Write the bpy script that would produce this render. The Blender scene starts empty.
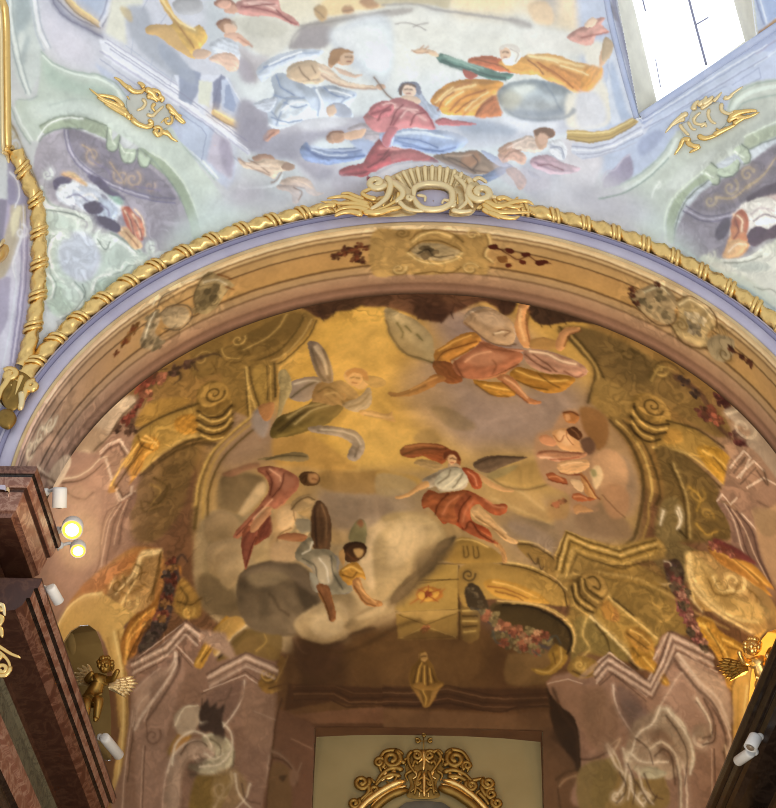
"""Baroque church vault seen from the nave: painted vaults, gilded arch, altar recess. Self-contained bpy script."""
import numpy as np, math
# ---------------------------------------------------------------- the place: metres, x right, y into the choir, z up from eye level
ZC = 9.2                       # springing height of the chancel arch above eye level
EYE = 1.6                      # eye level above the floor
def unit(v):
    v = np.asarray(v, float); return v / np.linalg.norm(v, axis=-1, keepdims=True)
def arch_k(th):                # the arch is a hair off a true semicircle
    th = np.clip(np.abs(th), 0, 1.45)
    return 1 + .0345*th**2 - .023*th**4
R_OUT, R_IN, R_FAR = 5.405, 4.937, 4.987
Y0, Y1 = 14.0, 15.3
class Gnomon:                  # cartoon of a vault drawn from one point E of the floor, as quadratura painters set it out
    def __init__(s, E, T):
        s.E = np.array(E, float); s.F = unit(np.array(T, float) - s.E)
        s.R = np.array([1., 0, 0]); s.U = np.cross(s.R, s.F)
    def to_chart(s, P):
        v = np.asarray(P, float) - s.E; d = v @ s.F
        return (v @ s.R) / d, -(v @ s.U) / d
    def from_chart(s, a, b):
        d = s.F + np.asarray(a)[..., None]*s.R - np.asarray(b)[..., None]*s.U
        return s.hit(np.broadcast_to(s.E, d.shape), unit(d))
class Nave(Gnomon):            # sail vault over the nave: a sphere
    C = np.array([0, 4.6, ZC]); RR = math.hypot(5.43, Y0 - 4.6)
    def hit(s, o, d):
        v = o - s.C; b = (v*d).sum(-1); c = (v*v).sum(-1) - s.RR**2
        return o + d*(-b + np.sqrt(np.maximum(b*b - c, 0)))[..., None]
class Choir(Gnomon):           # barrel that ends in a flattened conch, walls dropping plumb below the springing
    A, B, Cz, YB, N = 5.22, 5.2, 5.1, 17.2, 2.7
    def f(s, P):
        x, y, z = np.abs(P[..., 0])/s.A, np.maximum(P[..., 1]-s.YB, 0)/s.B, np.maximum(P[..., 2]-ZC, 0)/s.Cz
        return (x**s.N + y**s.N)**(2/s.N) + z**2 - 1
    def hit(s, o, d):
        lo = np.zeros(d.shape[:-1]); hi = lo + 60.
        for _ in range(46):
            m = (lo+hi)/2; ins = s.f(o + d*m[..., None]) < 0
            lo = np.where(ins, m, lo); hi = np.where(ins, hi, m)
        return o + d*lo[..., None]
class Soffit:                  # underside of the chancel arch, unrolled
    def f(s, P):
        th = np.arctan2(P[..., 0], P[..., 2]-ZC)
        return np.where(P[..., 2] > ZC, np.hypot(P[..., 0], P[..., 2]-ZC), np.abs(P[..., 0])) - R_IN*arch_k(th)
    def hit(s, o, d):
        lo = np.zeros(d.shape[:-1]); hi = lo + 60.
        for _ in range(46):
            m = (lo+hi)/2; ins = s.f(o + d*m[..., None]) < 0
            lo = np.where(ins, m, lo); hi = np.where(ins, hi, m)
        return o + d*lo[..., None]
    def to_chart(s, P):
        P = np.asarray(P, float)
        th = np.arctan2(P[..., 0], P[..., 2]-ZC)
        return th*5.0, P[..., 1]
    def from_chart(s, a, b):
        a = np.asarray(a, float); b = np.asarray(b, float); th = a/5.0; r = R_IN*arch_k(th)
        return np.stack([r*np.sin(th), b, ZC + r*np.cos(th)], -1)
SURF = {'N': Nave((0, 3, 0), (0, 12, 13.5)), 'C': Choir((0, 8, 1), (0, 18.5, 12)), 'A': Soffit()}
# chart window (a0, b0, a1, b1) and step of each surface
WIN = {'N': (-.43, -.17, .43, .27, .00056), 'C': (-.47, -.43, .45, .34, .0007), 'A': (-7.9, 13.98, 7.9, 15.32, .0125)}
class Flat:                    # a plane: axis 1 faces the nave, axis 0 faces across it
    def __init__(s, axis, val): s.ax, s.v = axis, val
    def hit(s, o, d): return o + d*((s.v - o[..., s.ax])/d[..., s.ax])[..., None]
    def to_chart(s, P): P = np.asarray(P, float); return P[..., 1-s.ax], -P[..., 2]
    def from_chart(s, a, b):
        a = np.asarray(a, float); f = np.full_like(a, s.v); b = np.asarray(b, float)
        return np.stack([a, f, -b] if s.ax == 1 else [f, a, -b], -1)
SURF['W'] = Flat(1, 22.33)     # back wall of the altar recess
SURF['K'] = Flat(1, 13.75)     # front of the left pier
SURF['G'] = Flat(1, 13.86)      # face of the arch
SURF['L'] = Flat(0, -5.3)      # left edge of the nave bay
SURF['H'] = Flat(1, 13.74)      # front of the crowning cartouche
for k_ in 'WKGLH': WIN[k_] = (-30, -30, 30, 30, .01)
SURF['V'] = Nave((0, 3, 0), (0, 12, 13.5)); SURF['V'].RR = SURF['N'].RR + .42; WIN['V'] = WIN['N']      # plane of the window glass, behind the vault skin

# ---------------------------------------------------------------- fresco painter: brush strokes in chart units -> colour per vertex
def blur(m, s):
    if s < .3: return m
    r = max(1, int(s*2.6 + .5)); k = np.exp(-.5*(np.arange(-r, r+1)/s)**2); k /= k.sum()
    for ax in (0, 1):
        p = np.pad(m, [(r, r) if i == ax else (0, 0) for i in (0, 1)], mode='edge'); o = np.zeros_like(m); n = m.shape[ax]
        for i, w in enumerate(k): o += w*(p[i:i+n] if ax == 0 else p[:, i:i+n])
        m = o
    return m
def spline(p, closed, n=6):
    p = np.asarray(p, float)
    if len(p) < 3: return p
    if closed: q = np.vstack([p[-1], p, p[0], p[1]])
    else: q = np.vstack([2*p[0]-p[1], p, 2*p[-1]-p[-2]])
    t = np.linspace(0, 1, n, endpoint=False)[:, None]; out = []
    for i in range(len(q)-3):
        a, b, c, d = q[i:i+4]
        out.append(.5*((2*b) + (c-a)*t + (2*a-5*b+4*c-d)*t*t + (3*b-a-3*c+d)*t**3))
    if not closed: out.append(p[-1:])
    return np.vstack(out)
def lin(h):
    c = np.array([int(h[i:i+2], 16) for i in (0, 2, 4)])/255.
    return np.where(c <= .04045, c/12.92, ((c+.055)/1.055)**2.4)
def fbm(h, w, cell, seed, oct=4):
    rng = np.random.default_rng(seed); out = np.zeros((h, w)); amp = 1.; tot = 0
    for _ in range(oct):
        gh, gw = int(h/cell)+3, int(w/cell)+3; g = rng.random((gh, gw))
        y = np.arange(h)/cell; x = np.arange(w)/cell; yi = y.astype(int); xi = x.astype(int)
        fy = (y-yi)[:, None]; fx = (x-xi)[None]; fy = fy*fy*(3-2*fy); fx = fx*fx*(3-2*fx)
        a = g[yi][:, xi]; b = g[yi][:, xi+1]; c = g[yi+1][:, xi]; d = g[yi+1][:, xi+1]
        out += amp*((a*(1-fx)+b*fx)*(1-fy)+(c*(1-fx)+d*fx)*fy); tot += amp; amp *= .55; cell = max(cell/2, 1.5)
    return out/tot - .5
class Canvas:
    def __init__(s, w, h, base):
        s.w, s.h = w, h; s.c = np.empty((h, w, 3)); s.c[:] = base; s.id = np.zeros((h, w), np.int16); s.fig = 0
    def box(s, pts, pad):
        x0, y0 = np.floor(pts.min(0)-pad).astype(int); x1, y1 = np.ceil(pts.max(0)+pad).astype(int)+1
        x0, y0, x1, y1 = max(x0, 0), max(y0, 0), min(x1, s.w), min(y1, s.h)
        return (x0, y0, x1, y1) if x1 > x0 and y1 > y0 else None
    def lay(s, bx, m, col, op):
        x0, y0, x1, y1 = bx; a = (m*op)[..., None]
        s.c[y0:y1, x0:x1] = s.c[y0:y1, x0:x1]*(1-a) + col*a
        if s.fig and op > .45:
            t = s.id[y0:y1, x0:x1]; t[m*op > .4] = s.fig
    def poly(s, pts, c1, c2=None, ang=0, b=.7, op=1, m=0, sharp=False):
        p = np.asarray(pts, float) if sharp else spline(pts, True)
        bx = s.box(p, b*3 + 2)
        if not bx: return
        x0, y0, x1, y1 = bx; ys = np.arange(y0, y1) + .01; xs = np.arange(x0, x1); ins = np.zeros((len(ys), len(xs)), bool)
        for (ax, ay), (bx_, by_) in zip(p, np.roll(p, -1, 0)):
            if ay == by_: continue
            lo, hi = min(ay, by_), max(ay, by_); r = np.nonzero((ys > lo) & (ys <= hi))[0]
            if len(r):
                xi = ax + (ys[r]-ay)*(bx_-ax)/(by_-ay); ins[r] ^= xs[None] < xi[:, None]
        k = blur(ins.astype(float), b); col = lin(c1)
        if c2:
            u = math.cos(math.radians(ang)); v = math.sin(math.radians(ang)); t = xs[None]*u + ys[:, None]*v
            q = p @ np.array([u, v]); t = np.clip((t-q.min())/(np.ptp(q)+1e-6), 0, 1)[..., None]; col = col*(1-t) + lin(c2)*t
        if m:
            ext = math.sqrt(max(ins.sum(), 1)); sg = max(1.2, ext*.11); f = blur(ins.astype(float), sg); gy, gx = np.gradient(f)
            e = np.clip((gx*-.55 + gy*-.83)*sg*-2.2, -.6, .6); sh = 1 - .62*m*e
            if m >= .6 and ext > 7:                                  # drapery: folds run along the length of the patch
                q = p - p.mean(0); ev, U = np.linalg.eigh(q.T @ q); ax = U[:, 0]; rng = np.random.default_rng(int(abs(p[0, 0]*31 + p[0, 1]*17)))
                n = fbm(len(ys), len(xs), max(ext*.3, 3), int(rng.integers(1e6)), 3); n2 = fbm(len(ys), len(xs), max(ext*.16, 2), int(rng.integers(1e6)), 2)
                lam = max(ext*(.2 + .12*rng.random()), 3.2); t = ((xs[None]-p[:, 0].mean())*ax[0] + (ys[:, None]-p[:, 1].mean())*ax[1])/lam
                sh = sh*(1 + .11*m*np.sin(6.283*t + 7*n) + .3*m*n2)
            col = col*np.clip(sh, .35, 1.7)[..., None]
        s.lay(bx, k, col, op)
    def line(s, pts, c1, w, w2=None, b=.5, op=1, sharp=False):
        p = np.asarray(pts, float) if sharp else spline(pts, False)
        w2 = w if w2 is None else w2; bx = s.box(p, max(w, w2)/2 + b*3 + 1)
        if not bx: return
        x0, y0, x1, y1 = bx; Y, X = np.mgrid[y0:y1, x0:x1]; best = np.full(X.shape, -9.); n = len(p)-1
        for i in range(n):
            a, d = p[i], p[i+1]-p[i]; L = d @ d + 1e-9
            t = np.clip(((X-a[0])*d[0] + (Y-a[1])*d[1])/L, 0, 1); u = (i+t)/n
            best = np.maximum(best, (w*(1-u) + w2*u)/2 - np.hypot(X-a[0]-t*d[0], Y-a[1]-t*d[1]))
        wm = max(w, w2); k = np.clip(best/(2*b) + .5, 0, 1)*min(1, wm/.9 + .15)
        s.lay(bx, k, lin(c1), op)
    def rose(s, x, y, r, c):
        rng = np.random.default_rng(int(x*7+y*13)); col = lin(c)
        for k in range(13):
            a = rng.random()*6.28; d = r*(0 if k < 1 else .35 + .5*rng.random()); q = r*(.55 if k < 1 else .2 + .16*rng.random())
            t = np.linspace(0, 6.28, 7)[:-1]; f = (.75 if k < 1 else .45 + 1.0*rng.random()); g = col.mean()
            cc = np.clip((col*.85 + g*.15*np.array([1.35, 1., .6]))*f, 0, 1); h = ''.join('%02x' % int(255*(v*12.92 if v < .0031 else 1.055*v**(1/2.4)-.055)) for v in cc)
            s.poly(np.stack([x + d*math.cos(a) + q*np.cos(t)*(.7+.6*rng.random(6)), y + d*math.sin(a) + q*np.sin(t)*(.7+.6*rng.random(6))], 1), h, b=.6, op=.8)
def roughen(cv, seed, amp):                        # hand-painted edges: the whole cartoon is nudged by a little noise
    def wob(k): return fbm(cv.h, cv.w, 9, seed+k, 3)*amp*2 + fbm(cv.h, cv.w, 3, seed+k+7, 1)*amp*.9
    Y, X = np.mgrid[0:cv.h, 0:cv.w]; x = np.clip(X + wob(1), 0, cv.w-1.001); y = np.clip(Y + wob(2), 0, cv.h-1.001); xi = x.astype(int); yi = y.astype(int); fx = (x-xi)[..., None]; fy = (y-yi)[..., None]
    c = cv.c; cv.c = (c[yi, xi]*(1-fx) + c[yi, xi+1]*fx)*(1-fy) + (c[yi+1, xi]*(1-fx) + c[yi+1, xi+1]*fx)*fy
    cv.id = cv.id[np.rint(y).astype(int), np.rint(x).astype(int)]
def run(cv, text, q=4.):
    """one stroke per line: kind colour options | x,y x,y ...   (p polygon, P straight-edged polygon, l brush line, L straight line, v volute, r roses, F figure)"""
    figs = []
    for ln in text.strip().split('\n'):
        ln = ln.strip()
        if not ln or ln[0] == '#': continue
        if ln[0] == 'F':
            lab = ln[1:].strip()
            if lab.isdigit(): cv.fig = int(lab)                    # back to an earlier figure
            elif lab: figs.append(lab); cv.fig = len(figs)
            else: cv.fig = 0
            continue
        head, _, tail = ln.partition('|'); t = head.split(); pts = np.array([[float(v) for v in w.split(',')] for w in tail.split()])/q
        kind, col = t[0], t[1]; o = {}; c2 = None
        if '>' in col: col, c2 = col.split('>')
        for k in t[2:]: o[k[0]] = float(k[1:])
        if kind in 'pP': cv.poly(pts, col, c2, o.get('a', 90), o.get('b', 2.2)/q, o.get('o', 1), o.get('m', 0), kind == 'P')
        elif kind in 'lL':
            if kind == 'l' and o['w'] < 60: cv.line(pts, col, o['w']*2.6/q, o.get('x', o['w'])*2.6/q, max(o['w']/q*.9, 1), o.get('o', 1)*.26)
            cv.line(pts, col, o['w']/q, o.get('x', o['w'])/q, o.get('b', 2.4)/q, o.get('o', 1)*(.72 if kind == 'l' else .62), kind == 'L')
        elif kind == 'v':                                    # centre, start point, turns -> spiral brush line
            c, st = pts[0], pts[1]; r = np.hypot(*(st-c)); a0 = math.atan2(*(st-c)[::-1]); n = int(abs(o['n'])*14)+3; u = np.linspace(0, 1, n)
            a = a0 + o['n']*6.283*u; rr = r*(1-u*.88)
            sp = np.stack([c[0] + rr*np.cos(a), c[1] + rr*np.sin(a)], 1); cv.line(sp, col, o['w']*2.4/q, o['w']*1.6/q, max(o['w']/q*.9, 1), o.get('o', 1)*.3)
            cv.line(sp, col, o['w']/q, o['w']*.6/q, o.get('b', 2.8)/q, o.get('o', 1)*.5)
        elif kind == 't':                                    # marks out a painted part without painting
            Y, X = np.mgrid[0:cv.h, 0:cv.w]; pp = spline(pts, True, 3); x0, y0, x1, y1 = cv.box(pp, 2) or (0, 0, 0, 0); X, Y = X[y0:y1, x0:x1], Y[y0:y1, x0:x1]; m = np.zeros(X.shape, bool)
            for (ax, ay), (cx, cy) in zip(pp, np.roll(pp, -1, 0)):
                if ay != cy: m ^= ((Y > ay) != (Y > cy)) & (X < ax + (Y-ay)*(cx-ax)/(cy-ay))
            d = cv.id[y0:y1, x0:x1]; d[m & (d == 0)] = cv.fig
        elif kind == 'n':                                    # carved or clouded texture worked over what is already painted
            p = spline(pts, True); bx = cv.box(p, 12)
            if not bx: continue
            x0, y0, x1, y1 = bx; ys = np.arange(y0, y1) + .01; xs = np.arange(x0, x1); ins = np.zeros((len(ys), len(xs)), bool)
            for (ax, ay), (cx, cy) in zip(p, np.roll(p, -1, 0)):
                if ay != cy: r = np.nonzero((ys > min(ay, cy)) & (ys <= max(ay, cy)))[0]; xi = ax + (ys[r]-ay)*(cx-ax)/(cy-ay); ins[r] ^= xs[None] < xi[:, None]
            k = blur(ins.astype(float), o.get('b', 12)/q); h, w = k.shape; ce = max(o['w']/q, 2.5); sd = int(abs(p[0, 0]*13 + p[0, 1]*7))
            wx = fbm(h, w, ce*1.3, sd, 2)*ce*2.2; wy = fbm(h, w, ce*1.3, sd+1, 2)*ce*2.2; H2, W2 = h+int(ce*4), w+int(ce*4); f = fbm(H2, W2, ce, sd+2, 3)
            Y, X = np.mgrid[0:h, 0:w]; f = f[np.clip((Y+wy+ce*2).astype(int), 0, H2-1), np.clip((X+wx+ce*2).astype(int), 0, W2-1)]
            if col == 'ridge': f = np.clip((.11 - np.abs(f))*7, -.6, .8)*-.75 + f*1.1
            else: f = f*2
            cv.c[y0:y1, x0:x1] *= np.clip(1 + o.get('o', .3)*k*f*1.4, .3, 2.)[..., None]
        elif kind == 'r':
            for x, y in pts: cv.rose(x, y, o['w']/q, col)
    cv.fig = 0
    return figs

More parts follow.
